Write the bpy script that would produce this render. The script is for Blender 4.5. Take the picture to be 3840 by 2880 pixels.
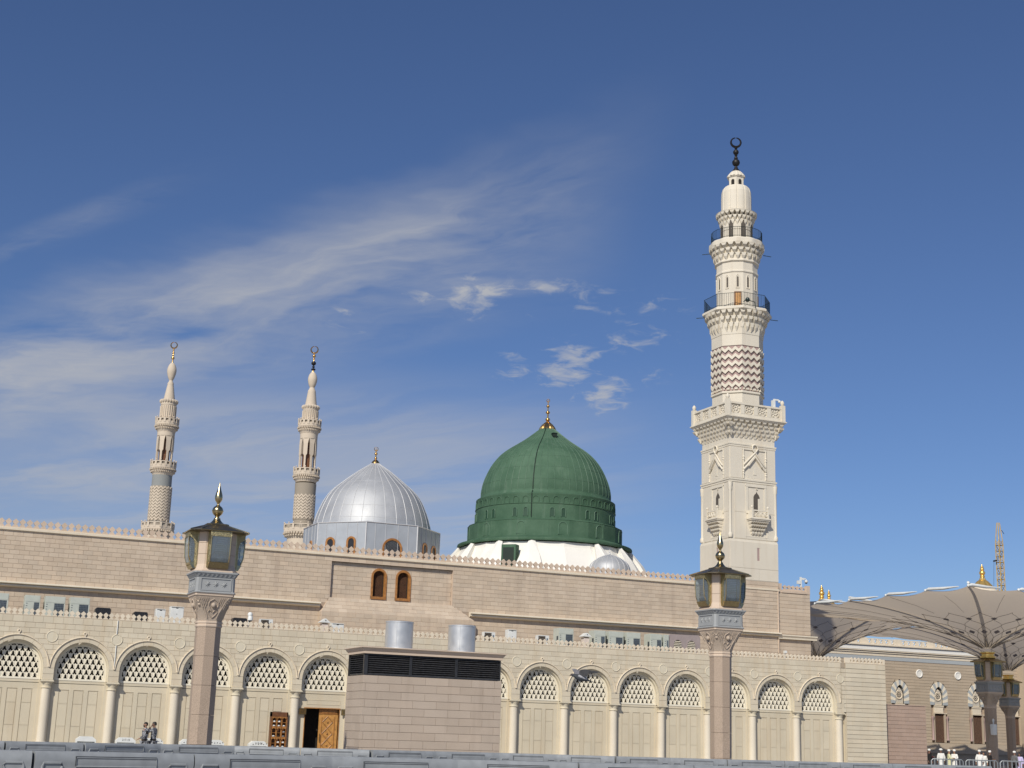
import bpy, bmesh, math, random
from mathutils import Vector, Matrix
random.seed(7)
R = math.radians
scene = bpy.context.scene
for o in list(bpy.data.objects):
    bpy.data.objects.remove(o)
COL = scene.collection

# ------------------------------------------------------------------ camera
# world axes: X runs along the arcade front, Y goes into the building, Z up (metres)
cam_data = bpy.data.cameras.new('camera')
cam = bpy.data.objects.new('camera', cam_data)
COL.objects.link(cam)
CAM = Vector((-6.0802, -72.0, 1.70))
YAW, PITCH, ROLL = 0.4069757, 0.240698, 0.0316265
Fv = Vector((math.sin(YAW) * math.cos(PITCH), math.cos(YAW) * math.cos(PITCH), math.sin(PITCH)))
Rv = Vector((math.cos(YAW), -math.sin(YAW), 0))
Uv = Rv.cross(Fv)
R2 = Rv * math.cos(ROLL) + Uv * math.sin(ROLL)
U2 = -Rv * math.sin(ROLL) + Uv * math.cos(ROLL)
cam.matrix_world = Matrix(((R2.x, U2.x, -Fv.x, CAM.x), (R2.y, U2.y, -Fv.y, CAM.y), (R2.z, U2.z, -Fv.z, CAM.z), (0, 0, 0, 1)))
cam_data.sensor_width = 36.0
cam_data.lens = 36.0 * 5354.635 / 3840.0
cam_data.clip_end = 12000
cam_data.clip_start = 0.2
scene.camera = cam
scene.render.resolution_x, scene.render.resolution_y = 1024, 768

# ------------------------------------------------------------------ sky and sun
SUN_AZ, SUN_EL = R(44.5), R(38)          # azimuth measured from the wall normal, to the left
to_sun = Vector((-math.sin(SUN_AZ) * math.cos(SUN_EL), -math.cos(SUN_AZ) * math.cos(SUN_EL), math.sin(SUN_EL)))
world = bpy.data.worlds.new('World')
scene.world = world
world.use_nodes = True
wn, wl = world.node_tree.nodes, world.node_tree.links
wn.clear()
def N(tree, kind, **kw):
    n = tree.nodes.new(kind)
    for k, v in kw.items():
        if k in ('label',): continue
        setattr(n, k, v)
    return n
WT = world.node_tree
sky = N(WT, 'ShaderNodeTexSky')
sky.sky_type = 'NISHITA'
sky.sun_disc = False
sky.sun_elevation = SUN_EL
sky.sun_rotation = math.atan2(to_sun.x, to_sun.y)
sky.altitude = 900
sky.air_density = 1.0
sky.dust_density = 0.7
sky.ozone_density = 5.0
bg = N(WT, 'ShaderNodeBackground')
bg.inputs['Strength'].default_value = 0.070
out = N(WT, 'ShaderNodeOutputWorld')
# high thin clouds: the view direction is carried up to a flat cloud layer
def wmath(op, a, b=None, c=None, clamp=False):
    n = N(WT, 'ShaderNodeMath', operation=op, use_clamp=clamp)
    for i, x in enumerate((a, b, c)):
        if x is None: continue
        if isinstance(x, (int, float)): n.inputs[i].default_value = x
        else: wl.new(x, n.inputs[i])
    return n.outputs[0]
geo = N(WT, 'ShaderNodeTexCoord')
sep = N(WT, 'ShaderNodeSeparateXYZ')
wl.new(geo.outputs['Generated'], sep.inputs[0])
zc = wmath('MAXIMUM', sep.outputs[2], 0.03)
cx_ = wmath('DIVIDE', sep.outputs[0], zc)
cy_ = wmath('DIVIDE', sep.outputs[1], zc)
# cloud-layer axes turned to the viewing heading (a along it, b to the right)
ca, sa = math.cos(YAW), math.sin(YAW)
la = wmath('ADD', wmath('MULTIPLY', cx_, sa), wmath('MULTIPLY', cy_, ca))
lb = wmath('SUBTRACT', wmath('MULTIPLY', cx_, ca), wmath('MULTIPLY', cy_, sa))
def sstep(x, lo, hi):
    n = N(WT, 'ShaderNodeMapRange', interpolation_type='SMOOTHSTEP')
    wl.new(x, n.inputs[0]); n.inputs[1].default_value = lo; n.inputs[2].default_value = hi
    n.inputs[3].default_value = 0.0; n.inputs[4].default_value = 1.0
    return n.outputs[0]
def wnoise(x, y, scale, detail, rough=0.55, dist=0.0, seed=0.0):
    c = N(WT, 'ShaderNodeCombineXYZ'); wl.new(x, c.inputs[0]); wl.new(y, c.inputs[1]); c.inputs[2].default_value = seed
    n = N(WT, 'ShaderNodeTexNoise'); n.inputs['Scale'].default_value = scale; n.inputs['Detail'].default_value = detail
    n.inputs['Roughness'].default_value = rough; n.inputs['Distortion'].default_value = dist
    wl.new(c.outputs[0], n.inputs['Vector']); return n.outputs[0]
cs_ = wmath('ADD', wmath('MULTIPLY', la, -0.670), wmath('MULTIPLY', lb, 0.742))       # along the streaks
cd_ = wmath('SUBTRACT', wmath('ADD', wmath('MULTIPLY', la, 0.742), wmath('MULTIPLY', lb, 0.670)), 1.945)   # across them
warp = wmath('MULTIPLY', wmath('SUBTRACT', wnoise(la, lb, 1.6, 4, 0.6, 0, 3.1), 0.5), 0.42)
cdw = wmath('ADD', cd_, warp)
fib = wnoise(wmath('MULTIPLY', cs_, 1.1), wmath('MULTIPLY', cdw, 5.5), 1.5, 7, 0.62, 0.35, 1.7)
fib2 = wnoise(wmath('ADD', wmath('MULTIPLY', cs_, 2.6), wmath('MULTIPLY', cd_, 2.4)), wmath('SUBTRACT', wmath('MULTIPLY', cd_, 5.0), wmath('MULTIPLY', cs_, 5.0)), 1.1, 6, 0.6, 0.5, 9.3)
band = wmath('MULTIPLY', sstep(cdw, -0.36, 0.02), wmath('SUBTRACT', 1.0, sstep(cdw, 0.06, 0.78)))
band = wmath('MULTIPLY', band, wmath('SUBTRACT', 1.0, sstep(lb, -0.17, 0.30)))
tex = wmath('ADD', wmath('MULTIPLY', wmath('SUBTRACT', fib, 0.40), 1.7), wmath('MULTIPLY', wmath('SUBTRACT', fib2, 0.45), 1.1), clamp=True)
soft = wnoise(wmath('MULTIPLY', cs_, 1.0), wmath('MULTIPLY', cdw, 2.2), 1.4, 5, 0.5, 0.2, 4.4)
d1 = wmath('MULTIPLY', wmath('MULTIPLY', band, wmath('ADD', wmath('MULTIPLY', tex, 0.44), wmath('MULTIPLY', sstep(soft, 0.26, 0.62), 0.62))), 0.86)
# thin parallel streak on the near side, and a broad veil low in the sky
b2 = wmath('MULTIPLY', sstep(cd_, -0.56, -0.50), wmath('SUBTRACT', 1.0, sstep(cd_, -0.48, -0.40)))
b2 = wmath('MULTIPLY', wmath('MULTIPLY', b2, wmath('SUBTRACT', 1.0, sstep(lb, -0.9, -0.5))), wmath('MULTIPLY', tex, 0.24))
veil_n = wnoise(wmath('MULTIPLY', cs_, 0.5), wmath('MULTIPLY', cdw, 1.3), 1.2, 6, 0.58, 0.5, 5.5)
veil = wmath('MULTIPLY', sstep(la, 3.7, 5.0), wmath('ADD', wmath('MULTIPLY', sstep(veil_n, 0.32, 0.68), 0.62), 0.38))
veil = wmath('MULTIPLY', wmath('MULTIPLY', veil, wmath('SUBTRACT', 1.0, sstep(lb, -0.5, 1.1))), 0.70)
# small torn cumulus
pn = wnoise(wmath('MULTIPLY', la, 0.75), lb, 13.0, 6, 0.60, 0.6, 2.2)
d3 = None
for (pa, pb, ra, rb, am) in ((3.20, -0.17, .07, .075, .55), (3.23, -0.08, .10, .060, .95), (3.13, 0.07, .055, .055, .80), (3.22, 0.19, .075, .055, .65), (3.27, 0.34, .065, .060, .50),
                             (3.89, 0.0, .10, .035, .75), (3.72, 0.17, .12, .055, .90), (3.55, 0.31, .10, .065, .70), (3.95, 0.14, .12, .060, .75), (4.18, 0.27, .17, .050, .90), (3.93, 0.38, .08, .060, .50), (3.13, 0.33, .05, .030, .35), (3.47, -0.42, .10, .05, .45), (3.35, -0.02, .04, .04, .5)):
    q = wmath('ADD', wmath('POWER', wmath('MULTIPLY', wmath('SUBTRACT', la, pa), 1 / ra), 2.0), wmath('POWER', wmath('MULTIPLY', wmath('SUBTRACT', lb, pb), 1 / rb), 2.0))
    q = wmath('MULTIPLY', wmath('EXPONENT', wmath('MULTIPLY', q, -0.42)), am)
    d3 = q if d3 is None else wmath('MAXIMUM', d3, q)
d3m = sstep(d3, 0.06, 0.30)
d3 = wmath('MULTIPLY', sstep(wmath('ADD', d3, wmath('MULTIPLY', wmath('SUBTRACT', pn, 0.5), 2.6)), 0.32, 1.25), wmath('MULTIPLY', d3m, 0.72))
dens = wmath('ADD', wmath('ADD', d1, b2), wmath('ADD', veil, d3), clamp=True)
dens = wmath('MULTIPLY', dens, sstep(sep.outputs[2], 0.02, 0.08))
mixc = N(WT, 'ShaderNodeMix', data_type='RGBA')
tint = N(WT, 'ShaderNodeMix', data_type='RGBA', blend_type='MULTIPLY'); tint.inputs['Factor'].default_value = 1.0
wl.new(sky.outputs[0], tint.inputs['A']); tint.inputs['B'].default_value = (0.96, 1.0, 1.17, 1)
wl.new(dens, mixc.inputs['Factor']); wl.new(tint.outputs['Result'], mixc.inputs['A'])
mixc.inputs['B'].default_value = (6.6, 6.7, 7.0, 1)
wl.new(mixc.outputs['Result'], bg.inputs['Color'])
wl.new(bg.outputs[0], out.inputs['Surface'])

sun_data = bpy.data.lights.new('sun', 'SUN')
sun_data.energy = 3.85
sun_data.angle = R(0.53)
sun_data.color = (1.0, 0.94, 0.83)
sun = bpy.data.objects.new('sun', sun_data)
COL.objects.link(sun)
sun.rotation_euler = to_sun.to_track_quat('Z', 'Y').to_euler()
sun.location = (-60, -120, 90)
vs_ = scene.view_settings
vs_.view_transform = 'Standard'
vs_.look = 'None'
vs_.exposure = 0.0
vs_.gamma = 1.0
vs_.use_curve_mapping = False
world.cycles.sampling_method = 'MANUAL'
world.cycles.sample_map_resolution = 512
scene.cycles.max_bounces = 6
scene.cycles.diffuse_bounces = 3
scene.cycles.glossy_bounces = 3
scene.cycles.transmission_bounces = 4
scene.cycles.transparent_max_bounces = 8


# ------------------------------------------------------------------ mesh helpers
class MB:
    def __init__(s):
        s.v, s.f = [], []
    def add(s, vs, fs):
        b = len(s.v)
        s.v.extend([tuple(p) for p in vs])
        s.f.extend([tuple(b + i for i in q) for q in fs])
        return s
    def box(s, x0, x1, y0, y1, z0, z1):
        return s.add([(x0, y0, z0), (x1, y0, z0), (x1, y1, z0), (x0, y1, z0), (x0, y0, z1), (x1, y0, z1), (x1, y1, z1), (x0, y1, z1)],
                     [(3, 2, 1, 0), (4, 5, 6, 7), (0, 1, 5, 4), (1, 2, 6, 5), (2, 3, 7, 6), (3, 0, 4, 7)])
    def obox(s, c, ax, ay, az, hx, hy, hz):
        c, ax, ay, az = Vector(c), Vector(ax), Vector(ay), Vector(az)
        P = [c + ax * hx * i + ay * hy * j + az * hz * k for k in (-1, 1) for (i, j) in ((-1, -1), (1, -1), (1, 1), (-1, 1))]
        return s.add(P, [(3, 2, 1, 0), (4, 5, 6, 7), (0, 1, 5, 4), (1, 2, 6, 5), (2, 3, 7, 6), (3, 0, 4, 7)])
    def prism(s, A, B):
        """two matching rings of points, capped"""
        n = len(A)
        fs = [tuple(range(n))[::-1], tuple(range(n, 2 * n))] + [(i, (i + 1) % n, n + (i + 1) % n, n + i) for i in range(n)]
        return s.add(list(A) + list(B), fs)
    def pxz(s, poly, y0, y1):
        return s.prism([(x, y0, z) for x, z in poly], [(x, y1, z) for x, z in poly])
    def pxy(s, poly, z0, z1):
        return s.prism([(x, y, z0) for x, y in poly], [(x, y, z1) for x, y in poly])
    def rings(s, RR, cap0=True, cap1=True, loop=True):
        n = len(RR[0]); vs = [p for r in RR for p in r]; fs = []
        for k in range(len(RR) - 1):
            for i in range(n if loop else n - 1):
                j = (i + 1) % n
                fs.append((k * n + i, k * n + j, (k + 1) * n + j, (k + 1) * n + i))
        if cap0: fs.append(tuple(range(n))[::-1])
        if cap1: fs.append(tuple(range((len(RR) - 1) * n, len(RR) * n)))
        return s.add(vs, fs)
    def lathe(s, prof, n=24, c=(0, 0, 0), rot=0.0):
        RR = []
        for r, z in prof:
            r = max(r, 0.0005)
            RR.append([(c[0] + r * math.cos(rot + 2 * PI * i / n), c[1] + r * math.sin(rot + 2 * PI * i / n), c[2] + z) for i in range(n)])
        return s.rings(RR)
    def square(s, prof, c=(0, 0, 0), ch=0.0):
        """stack of square rings (half side, z), corners cut by ch (fraction)"""
        RR = []
        for h, z in prof:
            k = h * (1 - ch)
            pts = [(-k, -h), (k, -h), (h, -k), (h, k), (k, h), (-k, h), (-h, k), (-h, -k)] if ch else [(-h, -h), (h, -h), (h, h), (-h, h)]
            RR.append([(c[0] + a, c[1] + b, c[2] + z) for a, b in pts])
        return s.rings(RR)
    def tube(s, path, r, n=6, closed=False):
        P = [Vector(p) for p in path]; m = len(P); RR = []
        up0 = Vector((0, 0, 1)); prev = None
        for i in range(m):
            a = P[(i - 1) % m] if (closed or i > 0) else P[i]
            b = P[(i + 1) % m] if (closed or i < m - 1) else P[i]
            t = (b - a)
            t = t.normalized() if t.length > 1e-9 else Vector((0, 0, 1))
            if prev is None:
                u = t.cross(up0)
                if u.length < 1e-3: u = t.cross(Vector((1, 0, 0)))
            else:
                u = prev - t * prev.dot(t)
            u.normalize(); w = t.cross(u); prev = u
            rr = r[i] if isinstance(r, (list, tuple)) else r
            RR.append([tuple(P[i] + (u * math.cos(2 * PI * k / n) + w * math.sin(2 * PI * k / n)) * rr) for k in range(n)])
        if closed:
            RR.append(RR[0]); return s.rings(RR, False, False)
        return s.rings(RR)
    def ball(s, c, r, n=10, m=6, sz=1.0):
        return s.lathe([(r * math.sin(PI * i / m), -r * sz * math.cos(PI * i / m)) for i in range(m + 1)], n, c)
    def ring(s, c, Rm, r, axis='y', n=24, m=6):
        pts = []
        for i in range(n):
            a = 2 * PI * i / n
            if axis == 'y': pts.append((c[0] + Rm * math.cos(a), c[1], c[2] + Rm * math.sin(a)))
            elif axis == 'z': pts.append((c[0] + Rm * math.cos(a), c[1] + Rm * math.sin(a), c[2]))
            else: pts.append((c[0], c[1] + Rm * math.cos(a), c[2] + Rm * math.sin(a)))
        return s.tube(pts, r, m, True)
    def arc(s, cx, cz, r0, r1, y0, y1, a0=0.0, a1=math.pi, n=24):
        """band of an arch in the xz plane between radii r0,r1"""
        RR = []
        for i in range(n + 1):
            a = a0 + (a1 - a0) * i / n
            c_, s_ = math.cos(a), math.sin(a)
            RR.append([(cx + r0 * c_, y0, cz + r0 * s_), (cx + r1 * c_, y0, cz + r1 * s_), (cx + r1 * c_, y1, cz + r1 * s_), (cx + r0 * c_, y1, cz + r0 * s_)])
        return s.rings(RR)
    def xf(s, M):
        s.v = [tuple(M @ Vector(p)) for p in s.v]
        return s
    def merge(s, o):
        return s.add(o.v, o.f)
    def mesh(s, name, mat=None, smooth=None):
        me = bpy.data.meshes.new(name)
        me.from_pydata(s.v, [], s.f)
        bm = bmesh.new(); bm.from_mesh(me)
        bmesh.ops.recalc_face_normals(bm, faces=bm.faces)
        bm.to_mesh(me); bm.free()
        if mat: me.materials.append(mat)
        if smooth:
            me.shade_smooth(); me.set_sharp_from_angle(angle=R(smooth))
        return me
PI = math.pi
WLOC = {}
def link(name, data, parent=None, loc=(0, 0, 0), rot=None):
    o = bpy.data.objects.new(name, data)
    COL.objects.link(o)
    o.location = loc
    if rot: o.rotation_euler = rot
    if parent: o.parent = parent
    return o
def tag(o, label, cat, group=None):
    o['label'] = label; o['category'] = cat
    if group: o['group'] = group
    return o
def thing(name, label, cat, loc=(0, 0, 0), rz=0.0, group=None):
    o = link(name, None, None, loc, (0, 0, rz) if rz else None)
    o.empty_display_size = 0.3
    return tag(o, label, cat, group)
def part(name, mb, mat, parent, loc=(0, 0, 0), smooth=None, rot=None):
    me = mb if isinstance(mb, bpy.types.Mesh) else mb.mesh(name, mat, smooth)
    return link(name, me, parent, loc, rot)
def wpart(name, mb, mat, parent, smooth=None):
    """part whose mesh is written in world coordinates under an unrotated thing"""
    p = parent; off = Vector((0, 0, 0))
    while p: off += p.location; p = p.parent
    o = part(name, mb, mat, parent, (0, 0, 0), smooth)
    o.location = -off
    return o
def struct(name, mb, mat, smooth=None):
    o = part(name, mb, mat, None, (0, 0, 0), smooth); o['kind'] = 'structure'; return o
def copy_tree(o, parent=None):
    c = o.copy(); COL.objects.link(c); c.parent = parent
    for ch in list(o.children): copy_tree(ch, c)
    return c

class Pieces:
    """alike pieces of one thing: the 300 that show largest become objects, the rest one joined part"""
    def __init__(s, parent, name, mat, limit=300):
        s.p, s.name, s.mat, s.limit, s.items = parent, name, mat, limit, []
    def add(s, vs, fs, origin):
        s.items.append((vs, fs, Vector(origin)))
    def done(s):
        off = Vector((0, 0, 0)); p = s.p
        while p: off += p.location; p = p.parent
        def size(it):
            d = (it[2] - CAM).length
            xs = [Vector(v) for v in it[0]]
            ext = (Vector((max(v[i] for v in xs) for i in range(3))) - Vector((min(v[i] for v in xs) for i in range(3))))
            hid = 0.2 if (it[2] - CAM).normalized().dot(Fv) < 0.93 else 1.0
            return -ext.length * hid / d
        s.items.sort(key=size)
        cache = {}
        for vs, fs, o in s.items[:s.limit]:
            key = tuple(round(c, 3) for v in vs for c in v)
            me = cache.get(key)
            if me is None:
                me = bpy.data.meshes.new(s.name); me.from_pydata(vs, [], fs); me.materials.append(s.mat); cache[key] = me
            link(s.name, me, s.p, o - off)
        rest = s.items[s.limit:]
        if rest:
            mb = MB()
            for vs, fs, o in rest: mb.add([tuple(Vector(v) + o) for v in vs], fs)
            me = bpy.data.meshes.new(s.name + '_field'); me.from_pydata(mb.v, [], mb.f); me.materials.append(s.mat)
            ob = link(s.name + '_field', me, s.p, -off); ob['kind'] = 'stuff'
FR = [(0, 1, 2, 3), (4, 5, 1, 0), (5, 6, 2, 1), (6, 7, 3, 2), (7, 4, 0, 3)]
def masonry(pc, u0, u1, z0, z1, rowh, blen, plane, gap=0.012, vgap=0.007, depth=0.012, block=None, phase=0.0, bevel=0.004):
    """courses of blocks on a plane; plane(u, d, z) gives the world point d metres proud of the face;
    block(zb, zt) gives blocked spans as (a_bottom, a_top, b_bottom, b_top)"""
    nrow = max(1, int(round((z1 - z0) / rowh))); rh = (z1 - z0) / nrow
    for r in range(nrow):
        zb, zt = z0 + r * rh + gap / 2, z0 + (r + 1) * rh - gap / 2
        segs = [(u0, u0, u1, u1)]
        if block:
            for (ab, at, bb, bt) in block(zb, zt):
                ns = []
                for (lb_, lt, rb, rt) in segs:
                    if bb <= lb_ and bt <= lt or ab >= rb and at >= rt: ns.append((lb_, lt, rb, rt)); continue
                    if ab > lb_ + 0.04 or at > lt + 0.04: ns.append((lb_, lt, max(ab, lb_), max(at, lt)))
                    if bb < rb - 0.04 or bt < rt - 0.04: ns.append((min(bb, rb), min(bt, rt), rb, rt))
                segs = ns
        off = (phase + (0.5 if r % 2 else 0.0)) * blen
        for (lb_, lt, rb, rt) in segs:
            lo, hi = min(lb_, lt), max(rb, rt)
            k0 = math.floor((lo - off) / blen); k1 = math.ceil((hi - off) / blen)
            for k in range(k0, k1):
                a, b = off + k * blen, off + (k + 1) * blen
                ab_, at_, bb_, bt_ = max(a, lb_), max(a, lt), min(b, rb), min(b, rt)
                if bb_ - ab_ < 0.05 and bt_ - at_ < 0.05: continue
                bb_, bt_ = max(bb_, ab_), max(bt_, at_)
                g = vgap / 2; dd = depth + random.uniform(-0.002, 0.002)
                o = plane((ab_ + bb_) / 2, 0, zb)
                e = bevel
                front = [(ab_ + g + e, dd, zb + e), (bb_ - g - e, dd, zb + e), (bt_ - g - e, dd, zt - e), (at_ + g + e, dd, zt - e)]
                back = [(ab_ + g, 0, zb), (bb_ - g, 0, zb), (bt_ - g, 0, zt), (at_ + g, 0, zt)]
                vs = [tuple(Vector(plane(*q)) - Vector(o)) for q in front + back]
                pc.add(vs, FR, o)

# ------------------------------------------------------------------ materials
def mat_new(name):
    m = bpy.data.materials.new(name); m.use_nodes = True
    t = m.node_tree; b = t.nodes['Principled BSDF']
    return m, t, b
def stone(name, col, var=0.10, rough=0.85, scale=6.0, bump=0.25, piece=0.0, grain=60.0, grain_amt=0.06, stain=0.0, stain_col=(0.30, 0.22, 0.13), bdist=0.01):
    """mottled stone; piece = tone change from block to block; stain = vertical weather streaks"""
    m, t, b = mat_new(name)
    tc = N(t, 'ShaderNodeTexCoord'); geo_ = N(t, 'ShaderNodeNewGeometry'); oi = N(t, 'ShaderNodeObjectInfo')
    pos = geo_.outputs['Position']
    n1 = N(t, 'ShaderNodeTexNoise'); n1.inputs['Scale'].default_value = scale * 0.18; n1.inputs['Detail'].default_value = 4
    n2 = N(t, 'ShaderNodeTexNoise'); n2.inputs['Scale'].default_value = grain; n2.inputs['Detail'].default_value = 2
    t.links.new(pos, n1.inputs['Vector']); t.links.new(pos, n2.inputs['Vector'])
    def mth(op, a, b_=None, clamp=False):
        n = N(t, 'ShaderNodeMath', operation=op, use_clamp=clamp)
        for i, x in enumerate((a, b_)):
            if x is None: continue
            if isinstance(x, (int, float)): n.inputs[i].default_value = x
            else: t.links.new(x, n.inputs[i])
        return n.outputs[0]
    v = mth('ADD', mth('MULTIPLY', mth('SUBTRACT', n1.outputs[0], 0.5), var * 4), mth('MULTIPLY', mth('SUBTRACT', n2.outputs[0], 0.5), grain_amt * 4))
    if piece:
        rnd = mth('FRACT', mth('ADD', geo_.outputs['Random Per Island'], oi.outputs['Random']))
        v = mth('ADD', v, mth('MULTIPLY', mth('SUBTRACT', rnd, 0.5), piece * 2))
    v = mth('ADD', v, 1.0)
    mx = N(t, 'ShaderNodeVectorMath', operation='SCALE')
    mx.inputs[0].default_value = col
    t.links.new(v, mx.inputs['Scale'])
    cout = mx.outputs[0]
    if piece:
        mp = N(t, 'ShaderNodeMix', data_type='RGBA', blend_type='MULTIPLY')
        hue = mth('FRACT', mth('MULTIPLY', mth('ADD', geo_.outputs['Random Per Island'], oi.outputs['Random']), 7.31))
        t.links.new(mth('MULTIPLY', hue, min(1.0, piece * 5)), mp.inputs['Factor'])
        t.links.new(cout, mp.inputs['A']); mp.inputs['B'].default_value = (1.0, 0.93, 0.86, 1)
        cout = mp.outputs['Result']
    if stain:
        sp = N(t, 'ShaderNodeMapping'); sp.inputs['Scale'].default_value = (2.2, 2.2, 0.22)
        t.links.new(pos, sp.inputs['Vector'])
        n3 = N(t, 'ShaderNodeTexNoise'); n3.inputs['Scale'].default_value = 1.0; n3.inputs['Detail'].default_value = 4
        t.links.new(sp.outputs[0], n3.inputs['Vector'])
        f = mth('MULTIPLY', mth('MULTIPLY', mth('SUBTRACT', n3.outputs[0], 0.52), 5.0, True), stain, True)
        ms = N(t, 'ShaderNodeMix', data_type='RGBA', blend_type='MIX')
        t.links.new(f, ms.inputs['Factor']); t.links.new(cout, ms.inputs['A']); ms.inputs['B'].default_value = (*stain_col, 1)
        cout = ms.outputs['Result']
    t.links.new(cout, b.inputs['Base Color'])
    b.inputs['Roughness'].default_value = rough
    b.inputs['Specular IOR Level'].default_value = 0.3
    if bump:
        n4 = N(t, 'ShaderNodeTexNoise'); n4.inputs['Scale'].default_value = 14; n4.inputs['Detail'].default_value = 3
        t.links.new(pos, n4.inputs['Vector'])
        bp = N(t, 'ShaderNodeBump'); bp.inputs['Strength'].default_value = bump; bp.inputs['Distance'].default_value = bdist
        t.links.new(n4.outputs[0], bp.inputs['Height']); t.links.new(bp.outputs[0], b.inputs['Normal'])
    return m
def plain(name, col, rough=0.6, metal=0.0, var=0.06, scale=3.0, bump=0.0, spec=0.5, coat=0.0, bscale=8.0, bdist=0.02, rvar=0.0):
    m, t, b = mat_new(name)
    geo_ = N(t, 'ShaderNodeNewGeometry')
    n1 = N(t, 'ShaderNodeTexNoise'); n1.inputs['Scale'].default_value = scale; n1.inputs['Detail'].default_value = 5
    t.links.new(geo_.outputs['Position'], n1.inputs['Vector'])
    mr = N(t, 'ShaderNodeMapRange'); mr.inputs[1].default_value = 0.3; mr.inputs[2].default_value = 0.7
    mr.inputs[3].default_value = 1 - var * 2; mr.inputs[4].default_value = 1 + var * 2
    t.links.new(n1.outputs[0], mr.inputs[0])
    mx = N(t, 'ShaderNodeVectorMath', operation='SCALE'); mx.inputs[0].default_value = col
    t.links.new(mr.outputs[0], mx.inputs['Scale']); t.links.new(mx.outputs[0], b.inputs['Base Color'])
    b.inputs['Roughness'].default_value = rough; b.inputs['Metallic'].default_value = metal
    b.inputs['Specular IOR Level'].default_value = spec
    if rvar:
        m2 = N(t, 'ShaderNodeMapRange'); m2.inputs[1].default_value = 0.3; m2.inputs[2].default_value = 0.7
        m2.inputs[3].default_value = rough - rvar; m2.inputs[4].default_value = rough + rvar
        t.links.new(n1.outputs[0], m2.inputs[0]); t.links.new(m2.outputs[0], b.inputs['Roughness'])
    if bump:
        n4 = N(t, 'ShaderNodeTexNoise'); n4.inputs['Scale'].default_value = bscale; n4.inputs['Detail'].default_value = 4
        t.links.new(geo_.outputs['Position'], n4.inputs['Vector'])
        bp = N(t, 'ShaderNodeBump'); bp.inputs['Strength'].default_value = bump; bp.inputs['Distance'].default_value = bdist
        t.links.new(n4.outputs[0], bp.inputs['Height']); t.links.new(bp.outputs[0], b.inputs['Normal'])
    return m
M = {}
M['cream'] = stone('cream_limestone', (0.63, 0.56, 0.43), 0.06, 0.85, 6, 0.15, piece=0.06, stain=0.28, stain_col=(0.50, 0.36, 0.20))
M['cream_smooth'] = stone('cream_carved_stone', (0.65, 0.585, 0.45), 0.06, 0.8, 5, 0.12, stain=0.32, stain_col=(0.52, 0.37, 0.20))
M['cream_panel'] = stone('cream_panel_stone', (0.62, 0.55, 0.415), 0.06, 0.8, 5, 0.1, piece=0.05, stain=0.28, stain_col=(0.52, 0.40, 0.25))
M['column'] = stone('column_stone', (0.68, 0.61, 0.49), 0.05, 0.7, 5, 0.1, grain=90, grain_amt=0.10, stain=0.15, stain_col=(0.55, 0.42, 0.26))
M['lattice'] = stone('lattice_stone', (0.80, 0.74, 0.60), 0.04, 0.8, 5, 0.08)
M['joint'] = stone('joint_mortar', (0.40, 0.33, 0.245), 0.05, 0.95, 6, 0.1)
M['joint_dark'] = stone('joint_mortar_dark', (0.38, 0.30, 0.23), 0.05, 0.95, 6, 0.1)
M['pink'] = stone('pink_granite_block', (0.555, 0.46, 0.355), 0.05, 0.8, 6, 0.15, piece=0.075, grain=70, grain_amt=0.09, stain=0.42, stain_col=(0.40, 0.315, 0.245))
M['pink_trim'] = stone('pink_granite_trim', (0.59, 0.475, 0.37), 0.05, 0.8, 5, 0.1, piece=0.06, stain=0.25, stain_col=(0.42, 0.33, 0.25), grain=70, grain_amt=0.06)
M['moulding'] = stone('cornice_stone', (0.72, 0.63, 0.49), 0.05, 0.8, 5, 0.1, piece=0.05, stain=0.2, stain_col=(0.5, 0.39, 0.26))
M['cornice_pale'] = stone('pale_cornice_stone', (0.78, 0.70, 0.555), 0.05, 0.8, 5, 0.1, stain=0.15, stain_col=(0.5, 0.4, 0.28))
M['kiosk'] = stone('kiosk_granite', (0.47, 0.39, 0.315), 0.05, 0.75, 6, 0.1, piece=0.05, grain=45, grain_amt=0.16, stain=0.38, stain_col=(0.34, 0.27, 0.21))
M['post'] = stone('post_granite', (0.40, 0.31, 0.235), 0.05, 0.55, 6, 0.05, grain=38, grain_amt=0.26)
M['capital'] = stone('carved_granite', (0.46, 0.375, 0.295), 0.08, 0.75, 8, 0.5, grain=25, grain_amt=0.10, bdist=0.02)
M['kiosk_joint'] = stone('kiosk_mortar', (0.35, 0.285, 0.22), 0.05, 0.9, 6, 0.1)
M['lampstone'] = stone('lamp_pink_stone', (0.59, 0.475, 0.37), 0.04, 0.75, 5, 0.1)
M['greystone'] = stone('grey_carved_stone', (0.335, 0.345, 0.345), 0.06, 0.7, 6, 0.2, grain=60, grain_amt=0.06)
M['minaret'] = stone('minaret_plaster', (0.69, 0.63, 0.52), 0.05, 0.85, 3, 0.12, stain=0.22, stain_col=(0.52, 0.42, 0.29))
M['minaret_carved'] = stone('minaret_carved_stone', (0.71, 0.65, 0.535), 0.06, 0.85, 5, 0.15, stain=0.30, stain_col=(0.50, 0.39, 0.26))
M['chevron_dark'] = stone('mauve_chevron_stone', (0.40, 0.29, 0.265), 0.06, 0.85, 5, 0.1)
M['farstone'] = stone('far_minaret_stone', (0.60, 0.51, 0.40), 0.04, 0.85, 1.0, 0.0, grain=6, grain_amt=0.04)
M['fargrey'] = stone('far_minaret_grey', (0.33, 0.285, 0.225), 0.04, 0.85, 1.0, 0.0)
M['fargrey_blue'] = stone('far_minaret_blue_grey', (0.27, 0.28, 0.27), 0.04, 0.85, 1.0, 0.0)
M['white'] = stone('white_plaster', (0.80, 0.775, 0.71), 0.03, 0.8, 3, 0.1)
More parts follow.
